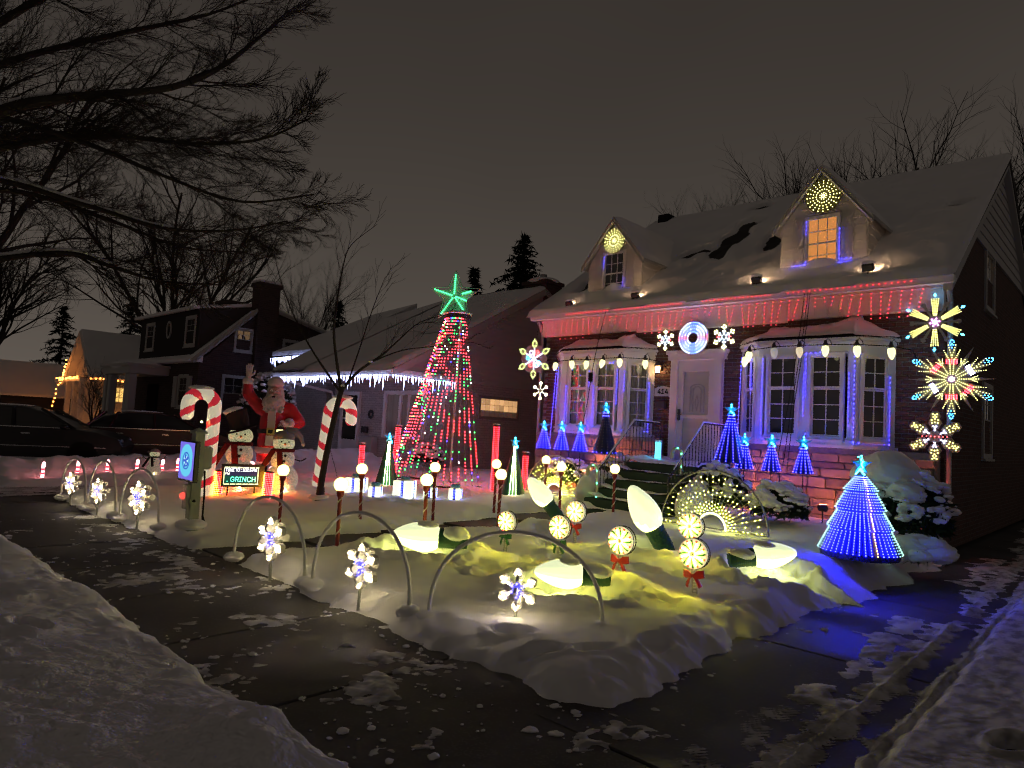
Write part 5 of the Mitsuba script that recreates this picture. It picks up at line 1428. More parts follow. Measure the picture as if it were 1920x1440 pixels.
# gift boxes ---------------------------------------------------------------------------------------------
for lab, x, y, w, h in (('glowing white gift box furthest left, behind the globe lamp', -11.5, 7.78, .36, .28), ('small glowing gift box, second from the left', -10.72, 7.69, .22, .19), ('largest glowing gift box tied with blue light, in the middle', -10.3, 8.05, .36, .32),
                        ('small glowing gift box half hidden behind a lamp post', -10.05, 8.47, .22, .19), ('small glowing gift box furthest right', -9.62, 8.72, .22, .2)):
    t = thing('gift_box', lab, 'gift box', 'glowing gift boxes before the tall light tree')
    M = mat(x, y, gz(x, y) + .0, rz=.62)
    part(t, 'box', cbox(-w / 2, w / 2, -w / 2, w / 2, 0, h, .012), 'm_bulb', M=M, emit=(.85, .95, .6))
    part(t, 'ribbon', cat([box(-.022, .022, -w / 2 - .004, w / 2 + .004, -.01, h + .004), box(-w / 2 - .004, w / 2 + .004, -.022, .022, -.01, h + .0045)]), 'm_blue_shell', M=M)
    part(t, 'blue_light', dots([(0, -w / 2 - .012, z) for z in np.arange(.03, h, .045)] + [(w / 2 + .012, 0, z) for z in np.arange(.03, h, .045)], .011), 'm_led', emit=(.8, 1.1, 22, 0), M=M, stuff=True)
    part(t, 'bow', cat([xf(lathe([(0, 0), (.02, .03), (.035, .07), (.02, .1), (0, .105)], 10), mat(0, 0, h, rz=q, rx=.9)) for q in np.arange(6) * PI / 3]), 'm_blue_star', True, M=M)
    part(t, 'snow', lumpy(ball((0, 0, h + .005), (w * .42, w * .42, .022), 2), .01, 9, 3), 'm_snow', True, M=M)

# small candy cane lights ------------------------------------------------------------------------------------
kit = Kit()
P = [(0, 0, -.05), (0, 0, .2)] + [(.042 - .042 * math.cos(q), 0, .2 + .055 * math.sin(q)) for q in np.linspace(.3, PI, 8)] + [(.084, 0, .17)]
P = np.array(P)
kit.add('cane', tube(P[:2], .032, 10), 'm_bulb', True, emit=(5, 1.6, 1.7))
kit.add('hook', tube(P[1:], .032, 10), 'm_bulb', True, emit=(4, 1.4, 1.5))
kit.add('stripe', cat([lathe([(.0335, .1), (.035, .115), (.0335, .15)], 12), xf(lathe([(.0335, 0), (.035, .015), (.0335, .04)], 12), mat(0, 0, .02))]), 'm_red_plastic', True, emit=(4, .06, .1))
for i, (x, y) in enumerate(((-17.29, 3.8), (-17.5, 4.5), (-17.36, 5.05), (-17.23, 5.63), (-17.0, 6.1), (-17.14, 6.5), (-16.6, 7.1), (-15.2, 6.2), (-15.3, 7.3), (-15.7, 7.6), (-14.3, 7.4))):
    lab = ('small lit candy cane furthest left in the snow', 'small lit candy cane second from the left edge', 'small lit candy cane third from the left edge', 'small lit candy cane just left of the little snowman', 'small lit candy cane hidden behind the little snowman',
           'small lit candy cane right of the little snowman', 'small lit candy cane right behind the sign post panel', 'small lit candy cane touching the sign post box', 'small lit candy cane left of the top hat snowman, the nearer one', 'small lit candy cane left of the top hat snowman, the further one', 'small lit candy cane between the top hat snowman and the red trousers')[i]
    kit.stamp(mat(x, y, gz(x, y) + .02, rz=toward(x, y) + (0 if i > 8 else PI * .45)), 'candy_cane_light', lab, 'candy cane light', 'small candy cane lights')

# two small green lit canes by the steps
for lab, x, y, z in (('small cane with green lights at the left of the steps', -7.55, 10.35, .72), ('small cane with green lights on the landing by the right railing', -6.3, 11.2, 1.12)):
    t = thing('green_light_cane', lab, 'candy cane light', 'small green lit canes at the steps')
    M = mat(x, y, z, rz=.5)
    P = [(0, 0, -.3), (0, 0, .28)] + [(-.09 + .09 * math.cos(q), 0, .28 + .1 * math.sin(q)) for q in np.linspace(.2, PI, 9)] + [(-.18, 0, .18)]
    part(t, 'cane', tube(P, .03, 10), 'm_clear_plastic', True, M=M)
    part(t, 'green_light', dots([(0, -.035, .05), (-.01, -.035, .28), (-.08, -.035, .38), (0, -.035, -.2)], .016), 'm_led', emit=(.3, 3.5, 1.2), M=M, stuff=True)
t = thing('light_board', 'short blue and white light panel standing on the landing by the door', 'light panel')
part(t, 'board', box(-7.3, -7.16, 11.9, 11.93, 1.1, 1.62), 'm_white_plastic')
part(t, 'light', dots([(-7.28 + i * .035, 11.89, 1.2 + j * .04) for i in range(4) for j in range(10)], .009), 'm_led', emit=(1.2, 3.2, 5), stuff=True)

# flat snowflakes, discs and the ring on the house ---------------------------------------------------------------


def rot(poly, n, off=0): return unary_union([affinity.rotate(poly.buffer(.0005), off + 360 / n * k, origin=(0, 0)) for k in range(n)])


def hang(name, lab, cat_, x, y, z, plate, lights, group=None, rz=0.0, s=1.0, wire=None):
    t = thing(name, lab, cat_, group)
    M = mat(x, y, z, rz=rz, s=s)
    part(t, 'panel', upright(prism(plate, .014)), 'm_panel', M=M)
    for nm, pts, r, e in lights:
        part(t, nm, dots(flat(np.array(pts), -.02), r), 'm_led', emit=e, M=M, stuff=True)
    mx = min(max(x, -10.95), -2.6)
    part(t, 'mount', cat([cyl((mx, y + .004, z), (mx, 12.755, z), .012, 6), box(min(x, mx) - .02, max(x, mx) + .02, y + .002, y + .022, z - .012, z + .012)]), 'm_black_metal')
    if wire: part(t, 'wire', tube(wire, .006, 4), 'm_wire', M=None)
    return t


def line(p, q, n): return [(p[0] + (q[0] - p[0]) * u, p[1] + (q[1] - p[1]) * u) for u in np.linspace(0, 1, n)]


def r6(pts, n=6, off=0.0): return ring6(np.array(pts), n, math.radians(off))


G1 = 'snowflake panels on the right corner of the house'
# top right: blades of light
R = .40
pl = unary_union([rot(Polygon([(-.03, .05), (.03, .05), (.06, R), (0, R * .9), (-.06, R)]), 6), rot(unary_union([Polygon([(-.012, 0), (.012, 0), (.02, R * .8), (-.02, R * .8)]), Point(0, R * .82).buffer(.035)]), 6, 30), Point(0, 0).buffer(.09)])
bl = [(x, .12 + j * .026) for j in range(11) for x in (np.linspace(-1, 1, 4) * (.022 + .028 * j / 10))]
hang('hanging_snowflake', 'top snowflake panel on the right corner with yellow bladed arms', 'snowflake light', -2.6, 12.5, 3.76, pl,
     [('yellow_light', r6(bl), .0072, (4, 3.8, 1.0, 0)), ('violet_light', r6([(0, .03), (.02, .06), (0, 0)]), .011, (4.4, 1.6, 4.4)), ('blue_light', r6([(0, R + .02), (.012, R + .04), (-.012, R + .04), (0, R + .06)]), .013, (.3, 1.9, 3.6))], G1)
# middle right: large star burst
R = .57
pl = unary_union([rot(Polygon([(-.03, .06), (.03, .06), (.10, R * .7), (.05, R * .68), (.06, R * .98), (0, R * .8), (-.06, R * .98), (-.05, R * .68), (-.1, R * .7)]), 6), rot(Polygon([(-.06, .05), (.06, .05), (0, R * 1.02)]), 6, 30), Point(0, 0).buffer(.07)])
yl = line((.018, .08), (.03, R * .55), 9) + line((-.018, .08), (-.03, R * .55), 9) + line((.04, R * .55), (.11, R * .8), 6) + line((-.04, R * .55), (-.11, R * .8), 6) + line((.0, R * .6), (.05, R * .95), 6) + line((.0, R * .6), (-.05, R * .95), 6)
yl2 = line((0, .1), (0, R * .62), 9) + line((.02, .28), (.05, R * .6), 4) + line((-.02, .28), (-.05, R * .6), 4)
tips = [(x, R * .88 + z) for x, z in ((0, .0), (.02, .04), (-.02, .04), (.03, .08), (-.03, .08), (0, .12), (0, .06), (.018, .11), (-.018, .11))]
cl = [(x, z) for x in np.linspace(-.07, .07, 5) for z in (.255, .28, .305)]
hang('hanging_snowflake', 'largest snowflake panel, middle of the right corner, with blue tips and red patches', 'snowflake light', -2.36, 12.5, 2.84, pl,
     [('yellow_light', np.vstack([r6(yl), r6(yl2, 6, 30)]), .0075, (4, 3.9, 1.3, 0)), ('red_light', np.vstack([ring6(np.array(cl), 1, math.radians(a)) for a in (0, 50, 180, 232)]), .012, (4.5, .12, .2)),
      ('violet_light', np.vstack([ring6(np.array(cl), 1, math.radians(a)) for a in (120, 300)]), .011, (2.6, 2.4, 5.0)), ('blue_light', r6(tips), .011, (.15, 1.3, 3.6)), ('pink_light', r6([(0, .03), (0, .0)]), .012, (4.2, 2.2, 4.2))], G1)
hx = lambda c, r: Polygon([(c[0] + r * math.cos(q), c[1] + r * math.sin(q)) for q in np.arange(6) * PI / 3])
R = .36
pl = unary_union([rot(unary_union([hx((0, R * .9), .085), hx((0, R * .6), .1), Polygon([(-.02, 0), (.02, 0), (.02, R), (-.02, R)])]), 6), Point(0, 0).buffer(.1)])
yl = [(0, R * .95), (.03, R * .98), (-.03, R * .98), (.0, R * .78), (.045, R * .72), (-.045, R * .72), (.04, R * .6), (-.04, R * .6), (0, R * .62), (.02, R * .86), (-.02, R * .86)]
hang('hanging_snowflake', 'lowest snowflake panel on the right corner with rounded yellow lobes', 'snowflake light', -2.58, 12.5, 1.93, pl,
     [('yellow_light', r6(yl), .0125, (3.4, 3.1, .8, 0)), ('white_light', r6([(0, .13), (.02, .16), (-.02, .16), (0, .1)]), .011, (3.2, 3.2, 5)), ('red_light', [(x, 0) for x in np.linspace(-.17, .17, 7)], .010, (3.6, .3, .5))], G1)
# flower like snowflake at the left corner
R = .45
leaf = Polygon([(0, .22)] + [(.085 * math.sin(q), .34 - .13 * math.cos(q)) for q in np.linspace(.4, 2 * PI - .4, 16)] + [(0, .22)]).buffer(0)
pl = unary_union([rot(Polygon([(-.01, 0), (.01, 0), (.05, .25), (.09, .34), (.05, .44), (0, R * 1.08), (-.05, .44), (-.09, .34), (-.05, .25)]), 6), rot(Point(0, .25).buffer(.1), 6, 30), Point(0, 0).buffer(.2)])
lf = [(.062 * math.sin(q), .355 - .085 * math.cos(q)) for q in np.linspace(.3, 2 * PI - .3, 15)] + [(.04 * math.sin(q), .36 - .06 * math.cos(q)) for q in np.linspace(.3, 2 * PI - .3, 10)] + line((0, .42), (0, .47), 3)
ck = [(.05 * math.cos(q), .16 + .05 * math.sin(q)) for q in np.arange(9) * 2 * PI / 9]
t = hang('hanging_snowflake', 'flower shaped snowflake panel hanging at the left corner of the house', 'snowflake light', -11.1, 12.4, 3.42, pl,
         [('yellow_light', r6(lf), .0075, (2.6, 3.6, 1.0, 0)), ('white_light', np.vstack([r6(line((0, .03), (0, .24), 8)), ring6(np.array(ck), 2, .5)]), .0095, (3.6, 3.4, 5)), ('red_light', np.vstack([ring6(np.array(ck + [(0, .16), (.02, .17)]), 1, math.radians(a)) for a in (-30, 150)]), .013, (4.2, .3, .7)),
          ('blue_light', np.vstack([ring6(np.array(ck + [(0, .16)]), 1, math.radians(a)) for a in (80, 230)]), .012, (.4, 2, 4.5))], None, .2, 1.05, [(-11.1, 12.45, 3.9), (-11.1, 12.5, 4.3)])
R = .21
pl = rot(unary_union([Polygon([(-.012, 0), (.012, 0), (.012, R), (-.012, R)]), Polygon([(0, R * .55), (.05, R * .75), (.04, R * 1.0), (0, R * 1.12), (-.04, R), (-.05, R * .75)])]), 6)
hang('hanging_snowflake', 'small pale snowflake hanging below the flower shaped one', 'snowflake light', -10.88, 12.45, 2.64, pl,
     [('white_light', r6(line((0, .06), (0, R), 5) + [(.02, R * .8), (-.02, R * .8), (.03, R * .92), (-.03, R * .92)]), .013, (3.0, 3.2, 1.6))], None, .2)
# two flakes and the ring over the door
R = .215
pl = rot(unary_union([Point(0, R * .85).buffer(.05), Polygon([(-.015, 0), (.015, 0), (.015, R), (-.015, R)])]), 6).union(Point(0, 0).buffer(.1))
for lab, x, s in (('snowflake light left of the light ring above the door', -7.56, .95), ('snowflake light right of the light ring above the door', -6.24, 1.08)):
    hang('door_snowflake', lab, 'snowflake light', x, 12.58, 3.73, pl,
         [('yellow_light', r6([(0, R), (.035, R * .86), (-.035, R * .86), (0, R * .72)]), .0165, (2.7, 2.9, 1.1)), ('white_light', r6([(0, .05), (0, .09), (.02, .105), (-.02, .105)]), .011, (2.6, 3.4, 4.6)), ('red_light', [(x_, 0) for x_ in (-.13, -.1, .1, .13)], .012, (4, .6, .3))], 'snowflakes above the door', 0, s)
t = thing('light_ring', 'ring of white, blue and red lights hanging above the front door', 'wreath')
M = mat(-6.9, 12.55, 3.74)
part(t, 'panel', upright(prism(Point(0, 0).buffer(.335).difference(Point(0, 0).buffer(.1)), .02)), 'm_panel', M=M)
cl = {k: [] for k in ('white_light', 'blue_light', 'red_light')}
for i, r in enumerate(np.linspace(.125, .315, 4)):
    m = int(18 + i * 9)
    for q in np.arange(m) * 2 * PI / m:
        k = 'red_light' if abs(math.sin(q)) < .16 else 'blue_light' if abs(math.cos(q)) < .22 or NR.random() < .2 else 'white_light'
        cl[k].append((r * math.cos(q), r * math.sin(q)))
for k, e in (('white_light', (6, 8, 9.5, 0)), ('blue_light', (.7, 1.6, 24, 0)), ('red_light', (14, .8, 1.4, 0))): part(t, k, dots(flat(np.array(cl[k]), -.025), .0105), 'm_led', emit=e, M=M, stuff=True)
part(t, 'rim', xf(tube([(.335 * math.cos(q), 0, .335 * math.sin(q)) for q in np.linspace(0, 2 * PI, 49)], .01, 5, False), mat()), 'm_wire_white', M=M)
for lab, x, z, r, y in (('round light disc on the left dormer gable', -9.22, 6.2, .285, 12.9), ('round light disc on the right dormer gable', -4.52, 6.33, .3, 12.9)):
    t = thing('light_disc', lab, 'light disc', 'light discs on the dormers')
    M = mat(x, y, z)
    part(t, 'panel', upright(prism(Point(0, 0).buffer(r + .02), .018)), 'm_olive', M=M)
    pts = [(q * r * math.cos(a), q * r * math.sin(a)) for a in np.arange(20) * PI / 10 for q in ((.62, .8, .97) if 'right' in lab else (.5, .66, .82, .97))]
    pts += [(q * r * math.cos(a), q * r * math.sin(a)) for q in (.42,) for a in np.arange(18) * PI / 9]
    pts += [(q * r * math.cos(a), q * r * math.sin(a)) for q in (.0, .1, .2) for a in np.arange(9) * 2 * PI / 9]
    part(t, 'light', dots(flat(np.array(pts), -.024), .0105), 'm_led', emit=(4.4, 4.0, 1.3, 0), M=M, stuff=True)

# strings of big bulbs in front of the bays -----------------------------------------------------------------------
bulbp = lathe([(0, -.2), (.022, -.185), (.05, -.13), (.062, -.07), (.055, -.02), (.036, 0), (0, 0)], 16)
for lab, xs_, zs_, ys_, dim in (('string of hanging yellow bulbs across the left bay window', (-10.14, -9.69, -9.26, -8.81, -8.38, -7.77), (3.3, 3.33, 3.32, 3.33, 3.34, 3.3), (12.1, 12.1, 12.1, 12.1, 12.1, 12.15), ()),
                                ('string of hanging yellow bulbs across the right bay window', (-5.66, -5.5, -5.02, -4.57, -4.13, -3.63, -3.14), (3.31, 3.38, 3.42, 3.42, 3.42, 3.4, 3.36), (12.3, 12.1, 12.05, 12.05, 12.05, 12.05, 12.15), (2, 3))):
    t = thing('bulb_string', lab, 'string lights', 'strings of big bulbs on the bay windows')
    ws = []
    for i, (x, z, y) in enumerate(zip(xs_, zs_, ys_)):
        e = (1.25, 1.25, .52) if i not in dim else ((.16, .16, .15) if i == 2 else (.5, .42, .26))
        part(t, 'bulb', bulbp, 'm_bulb', True, emit=e, M=mat(x, y, z - .03, rx=NR.normal(0, .08), ry=NR.normal(0, .1)))
        part(t, 'socket', lathe([(.038, -.01), (.04, .04), (.026, .06), (.022, .1), (0, .1)], 12), 'm_black_metal', M=mat(x, y, z - .03))
        ws.append(tube([(x, y, z + .06), (x + .04, y, z + .1), (x + .09, y, z + .04), (x + .1, y, z - .02)], .006, 5))
    ws.append(tube([(x, y, z - .005) for x, z, y in zip(xs_, zs_, ys_)] + [(xs_[-1] + .25, 12.4, zs_[-1] - .05), (xs_[-1] + .3, 12.7, zs_[-1] - .3)], .008, 5))
    part(t, 'wire', cat(ws), 'm_wire')

# blue strip lights on the windows ------------------------------------------------------------------------------------


def strip(name, lab, paths, group='blue strip lights on windows', e=BLU, r=.0095, step=.08, unlit=()):
    t = thing(name, lab, 'strip lights', group)
    pts, off, ws = [], [], []
    for P in paths:
        P = np.array(P, float)
        L = np.concatenate([[0], np.cumsum(np.linalg.norm(np.diff(P, axis=0), axis=1))])
        for s in np.arange(0, L[-1], step): pts.append([np.interp(s, L, P[:, k]) for k in range(3)])
        ws.append(tube(P + [0, .012, 0], .009, 4))
    for P in unlit: ws.append(tube(np.array(P, float) + [0, .012, 0], .009, 4))
    part(t, 'light', dots(pts, r), 'm_led', emit=e, stuff=True)
    part(t, 'strip', cat(ws), 'm_wire_white')


def vs_(x, a, b, y=12.24): return [(x, y, a), (x, y, b)]


strip('window_strip', 'blue strip lights framing the left bay window', [vs_(-9.93, 1.85, 2.75), vs_(-9.15, 1.85, 2.78), vs_(-8.52, 2.35, 3.1), vs_(-9.28, 2.75, 3.1), vs_(-9.26, 1.7, 1.95), [(-8.36, 12.28, 2.65), (-8.36, 12.28, 3.1)], [(-8.38, 12.28, 1.78), (-7.93, 12.62, 1.78)], [(-7.93, 12.6, 1.78), (-7.93, 12.6, 2.85)], [(-8.72, 12.24, 3.24), (-8.6, 12.24, 3.24)]],
      unlit=[vs_(-9.93, 2.75, 3.25), vs_(-9.3, 1.9, 3.2), [(-8.36, 12.28, 1.8), (-8.36, 12.28, 2.65)]])
strip('window_strip', 'blue strip light hanging down the left end of the left bay', [[(-10.3, 12.3, 3.2), (-10.32, 12.2, 1.3)], [(-10.36, 12.45, 3.2), (-10.36, 12.4, 2.2)]])
strip('window_strip', 'blue strip lights framing the right bay window', [vs_(-5.3, 1.78, 3.3), vs_(-4.55, 2.2, 2.95), vs_(-4.52, 2.55, 3.3), [(-4.52, 12.24, 3.3), (-4.25, 12.24, 3.31)], vs_(-3.8, 2.05, 2.95), [(-3.72, 12.26, 1.78), (-3.72, 12.26, 3.3), (-3.6, 12.34, 3.3)], [(-3.72, 12.28, 1.76), (-3.28, 12.6, 1.76)], [(-3.26, 12.6, 1.76), (-3.26, 12.6, 2.95)], vs_(-4.5, 1.72, 1.95)],
      unlit=[vs_(-4.55, 2.95, 3.3), vs_(-3.82, 2.9, 3.3), [(-4.3, 12.24, 3.31), (-3.82, 12.24, 3.31)]])
strip('window_strip', 'blue strip light hanging down the left end of the right bay', [[(-5.86, 12.55, 3.3), (-5.88, 12.5, 1.4)], [(-5.6, 12.42, 2.6), (-5.6, 12.42, 3.25)]])
strip('dormer_strip', 'blue and teal strip lights on the left dormer window', [[(-9.5, 12.9, 4.96), (-9.5, 12.9, 5.1)], [(-9.5, 12.9, 5.6), (-9.5, 12.9, 5.85)], [(-8.95, 12.9, 4.95), (-8.95, 12.9, 5.35)]] + [[(-9.76, 12.9, 4.9 + .05 * i), (-9.52, 12.9, 4.9 + .05 * i)] for i in range(3)] + [[(-8.92, 12.9, 4.93 + .05 * i), (-8.72, 12.9, 4.93 + .05 * i)] for i in range(3)], 'dormer strip lights', (.4, 1.2, 5.5),
      unlit=[[(-9.5, 12.9, 5.1), (-9.5, 12.9, 5.6)], [(-9.5, 12.9, 5.95), (-8.95, 12.9, 5.95), (-8.95, 12.9, 5.3)]])
strip('dormer_strip', 'blue strip lights on the lit right dormer window', [[(-4.82, 12.9, 4.96), (-4.82, 12.9, 5.15)], [(-4.82, 12.9, 5.65), (-4.82, 12.9, 5.9)], [(-4.22, 12.9, 4.95), (-4.22, 12.9, 5.75)]] + [[(-5.08, 12.9, 4.95 + .06 * i), (-4.84, 12.9, 4.95 + .06 * i)] for i in range(3)] + [[(-4.18, 12.9, 4.98 + .06 * i), (-3.98, 12.9, 4.98 + .06 * i)] for i in range(3)], 'dormer strip lights', (.45, .8, 6),
      unlit=[[(-4.82, 12.9, 5.15), (-4.82, 12.9, 5.7)], [(-4.82, 12.9, 6.02), (-4.22, 12.9, 6.02), (-4.22, 12.9, 5.7)]])

# red icicle strings along the eave -----------------------------------------------------------------------------------------
t = thing('icicle_string', 'red icicle light string along the white eave board of the house', 'string lights')
pts, dim, ws = [], [], []
xs2 = np.arange(XL + .05, -2.72, .155)
for i, x in enumerate(xs2):
    m = 2 + int(5.5 * abs(math.sin(i * .21 + .4)) + NR.random())
    bend = NR.normal(.0, .02)
    for j in range(7):
        p = (x + bend * j * .4 - .006 * j, 12.53, 4.40 - .072 * (j + 1))
        (pts if j < m else dim).append(p)
    ws.append(tube([(x, 12.535, 4.36), (x + bend * 2.8 - .04, 12.535, 3.96)], .003, 3))
top = [(x, 12.3, 4.43) for x in np.concatenate([np.arange(-10.1, -8.9, .085), np.arange(-8.7, -7.0, .085), np.arange(-6.6, -5.2, .085), np.arange(-4.9, -2.9, .095)])]
part(t, 'red_light', dots(pts, .0135), 'm_led', emit=(2.6, .06, .12, 0), stuff=True)
part(t, 'eave_light', dots(top, .0135), 'm_led', emit=(2.6, .05, .1, 0), stuff=True)
part(t, 'unlit_bulb', dots(dim, .009), 'm_led_off', stuff=True)
part(t, 'wire', cat(ws), 'm_wire_white', stuff=True)
t = thing('drop_cable', 'dark power cable hanging from the eave past the left bay window', 'cable')
scene[t] = ply(cat([tube([(-8.95, 12.3, 4.4), (-9.05, 12.2, 3.7), (-9.1, 12.12, 3.1), (-9.18, 12.1, 2.4), (-9.3, 12.0, 1.4)], .008, 5), cbox(-9.17, -9.08, 12.06, 12.12, 2.82, 3.02, .01)]), 'm_wire')
t = thing('drop_cable', 'dark power cables hanging from the eave past the right bay window', 'cable')
scene[t] = ply(cat([tube([(-4.6 + d, 12.3, 4.4), (-4.62 + d, 12.2, 3.7), (-4.75 + d, 12.1, 2.4), (-4.9 + d * 2, 12.0, 1.3)], .006, 5) for d in (0, .06, .1)]), 'm_wire')

# eave floodlights -----------------------------------------------------------------------------------------------------------
for lab, x, z, w in (('snow capped floodlight on the eave left of the left dormer', -10.02, 4.66, .7), ('snow capped floodlight on the eave right of the left dormer', -8.2, 4.68, 1.0), ('snow capped floodlight on the eave in front of the right dormer', -5.5, 4.72, 1.3), ('snow capped floodlight on the eave right of the right dormer', -3.56, 4.72, .7)):
    t = thing('eave_floodlight', lab, 'floodlight', 'floodlights on the eave')
    M = mat(x, 12.32, z, rz=.0)
    part(t, 'housing', xf(cbox(-.09, .09, -.05, .05, -.065, .065, .015), mat(0, 0, .02, rx=.45)), 'm_black_metal', M=M)
    part(t, 'bracket', cyl((0, 0, -.16), (0, 0, 0), .012, 6), 'm_black_metal', M=M)
    part(t, 'lens', xf(box(-.075, .075, .0505, .056, -.05, .05), mat(0, 0, .02, rx=.45)), 'm_bulb', M=M, emit=(95 * w, 58 * w, 31 * w), boost=1.5)
    part(t, 'snow', xf(lumpy(ball((0, .01, .1), (.11, .075, .05), 2), .012, 9, 3), mat(0, 0, .0)), 'm_snow', True, M=M)

# orange uplights at the stone base
for lab, x, y, w, rz in (('orange uplight hidden behind the hedge under the left bay', -8.9, 12.05, 1.1, 0), ('orange uplight behind the hedge at the left bay corner', -9.9, 12.1, .8, 0), ('orange uplight behind the bush right of the steps', -5.3, 12.0, .34, 0), ('orange uplight under the middle of the right bay', -4.05, 11.95, .22, 0), ('red orange uplight behind the big bush by the driveway corner', -2.75, 12.1, 1.0, 0)):
    t = thing('uplight', lab, 'floodlight', 'orange uplights at the foot of the wall')
    M = mat(x, y - .08, .66)
    part(t, 'housing', xf(cbox(-.07, .07, -.04, .04, -.05, .05, .01), mat(0, 0, .0, rx=.75)), 'm_black_metal', M=M)
    part(t, 'stake', cyl((0, 0, -.4), (0, 0, 0), .01, 6), 'm_black_metal', M=M)
    part(t, 'lens', xf(box(-.055, .055, .041, .045, -.038, .038), mat(0, 0, .0, rx=.75)), 'm_orange', M=M, emit=(900 * w, 210 * w, 70 * w) if x < -3 else (150, 17.0, 15.0), boost=1.2)

# icicle lights on the bungalow --------------------------------------------------------------------------------------------------
t = thing('bungalow_icicles', 'white icicle light string along the bungalow eaves', 'string lights')
ms = []
g = np.random.default_rng(91)


def icicles(a, b, n, y0=0):
    for k in range(n):
        u = (k + g.random() * .6) / n
        p = np.array(a) + (np.array(b) - np.array(a)) * u
        L = g.uniform(.1, .26) + (.18 if g.random() < .16 else 0)
        ms.append(xf(lathe([(0, -L), (.011, -L * .75), (.017, 0), (0, .005)], 6), mat(*p)))


icicles((-20.9, NEY - .1, 2.93), (NX + .02, NEY - .1, 2.93), 70)
icicles((NX + .1, NEY - .05, 2.93), (NX + .1, 12.9, 2.9), 26)
icicles((-24.6, 12.4, 3.86), (-21.35, 12.4, 3.92), 32)
part(t, 'icicle', cat(ms), 'm_clear_plastic', True, emit=(2.5, 2.9, 5.6), stuff=True, boost=.5)
part(t, 'wire', cat([tube([(-20.9, NEY - .1, 2.94), (NX + .1, NEY - .1, 2.94), (NX + .1, 12.9, 2.91)], .008, 4), tube([(-24.6, 12.4, 3.87), (-21.3, 12.4, 3.93)], .008, 4)]), 'm_wire_white')

# warm strings on the far gabled house
t = thing('warm_string', 'warm white light string around the eaves of the far left gabled house', 'string lights')
pts = []
for P, st in (([(-37.78, 9.9, 3.0), (-37.75, 13.4, 3.0)], .2), ([(-41.3, 9.35, 2.95), (-38.0, 9.4, 3.02)], .17), ([(-43.0, 9.6, 1.5), (-42.7, 9.7, 2.6), (-41.4, 9.7, 4.1)], .25), ([(-41.4, 9.6, 3.6), (-41.1, 9.5, 2.9)], .15)):
    P = np.array(P, float); L = np.concatenate([[0], np.cumsum(np.linalg.norm(np.diff(P, axis=0), axis=1))])
    for s in np.arange(0, L[-1], st): pts.append([np.interp(s, L, P[:, k]) for k in range(3)] + g.normal(0, .03, 3))
part(t, 'light', dots(pts, .05), 'm_led', emit=(7, 2.1, .35, 0), stuff=True, boost=.35)
part(t, 'wire', tube([(-41.3, 9.35, 2.98), (-37.9, 9.4, 3.04), (-37.75, 13.4, 3.02)], .015, 4), 'm_wire')
t = thing('lit_shrub', 'low shrub wound with warm lights before the far left house', 'bush')
b = Branches(92)
for k in range(26): b.sprout((-40 + k * .14, 8.9 + g.normal(0, .2), .1), (g.normal(0, .5), g.normal(0, .5), 1), .7, .012, 1, .02, .2, 4)
part(t, 'branch', b.mesh(), 'm_twig', stuff=True)
part(t, 'light', dots([(-41.5 + 2.6 * g.random(), 8.9 + g.normal(0, .25), .55 + .35 * g.random()) for _ in range(46)] + [(-37.6 + g.normal(0, .12), 10.4 + 2.2 * g.random(), .6 + .6 * g.random() ** 2) for _ in range(40)], .04), 'm_led', emit=(5, 1.6, .35, 0), stuff=True, boost=.35)

# ------------------------------------------------------------------ figures


def hand(J, B, name, w, dirv, side, palm, r=.02, spread=.12, L=.16, curl=0.0):
    """Five fingers rooted in the palm: dirv = finger direction, side = towards the thumb, palm = palm normal."""
    w, dirv, side, palm = (np.array(q, float) for q in (w, dirv, side, palm))
    p = w + dirv * .09
    J[name + 'w'] = (*w, .05); J[name + 'p'] = (*p, .052)
    J[name + 'k1'] = (*(w + dirv * .13 + side * .045), .03); J[name + 'k2'] = (*(w + dirv * .13 - side * .045), .03)
    B.append((name + 'w', name + 'p')); B.append((name + 'p', name + 'k1', name + 'k2')); B.append((name + 'w', name + 'k1', name + 'k2'))
    for i, (o, l) in enumerate(((.05, .85), (.017, 1.0), (-.017, .95), (-.05, .75))):
        a = p + dirv * .05 + side * o
        b_ = a + (dirv + side * o * spread * 20) * L * .55 * l + palm * curl * .4 * L
        c = b_ + (dirv * (1 - curl) + side * o * spread * 20 + palm * curl) * L * .45 * l
        for k, q, rr in (('a', a, r * 1.1), ('b', b_, r), ('c', c, r * .8)): J[f'{name}f{i}{k}'] = (*q, rr)
        B += [(f'{name}f{i}a', f'{name}f{i}b'), (f'{name}f{i}b', f'{name}f{i}c')]
    a = w + dirv * .04 + side * .045
    b_ = a + side * .07 + dirv * .05; c = b_ + dirv * .06 + side * .015 + palm * .02
    for k, q, rr in (('a', a, .03), ('b', b_, .025), ('c', c, .02)): J[f'{name}t{k}'] = (*q, rr)
    B += [(f'{name}ta', f'{name}tb'), (f'{name}tb', f'{name}tc')]


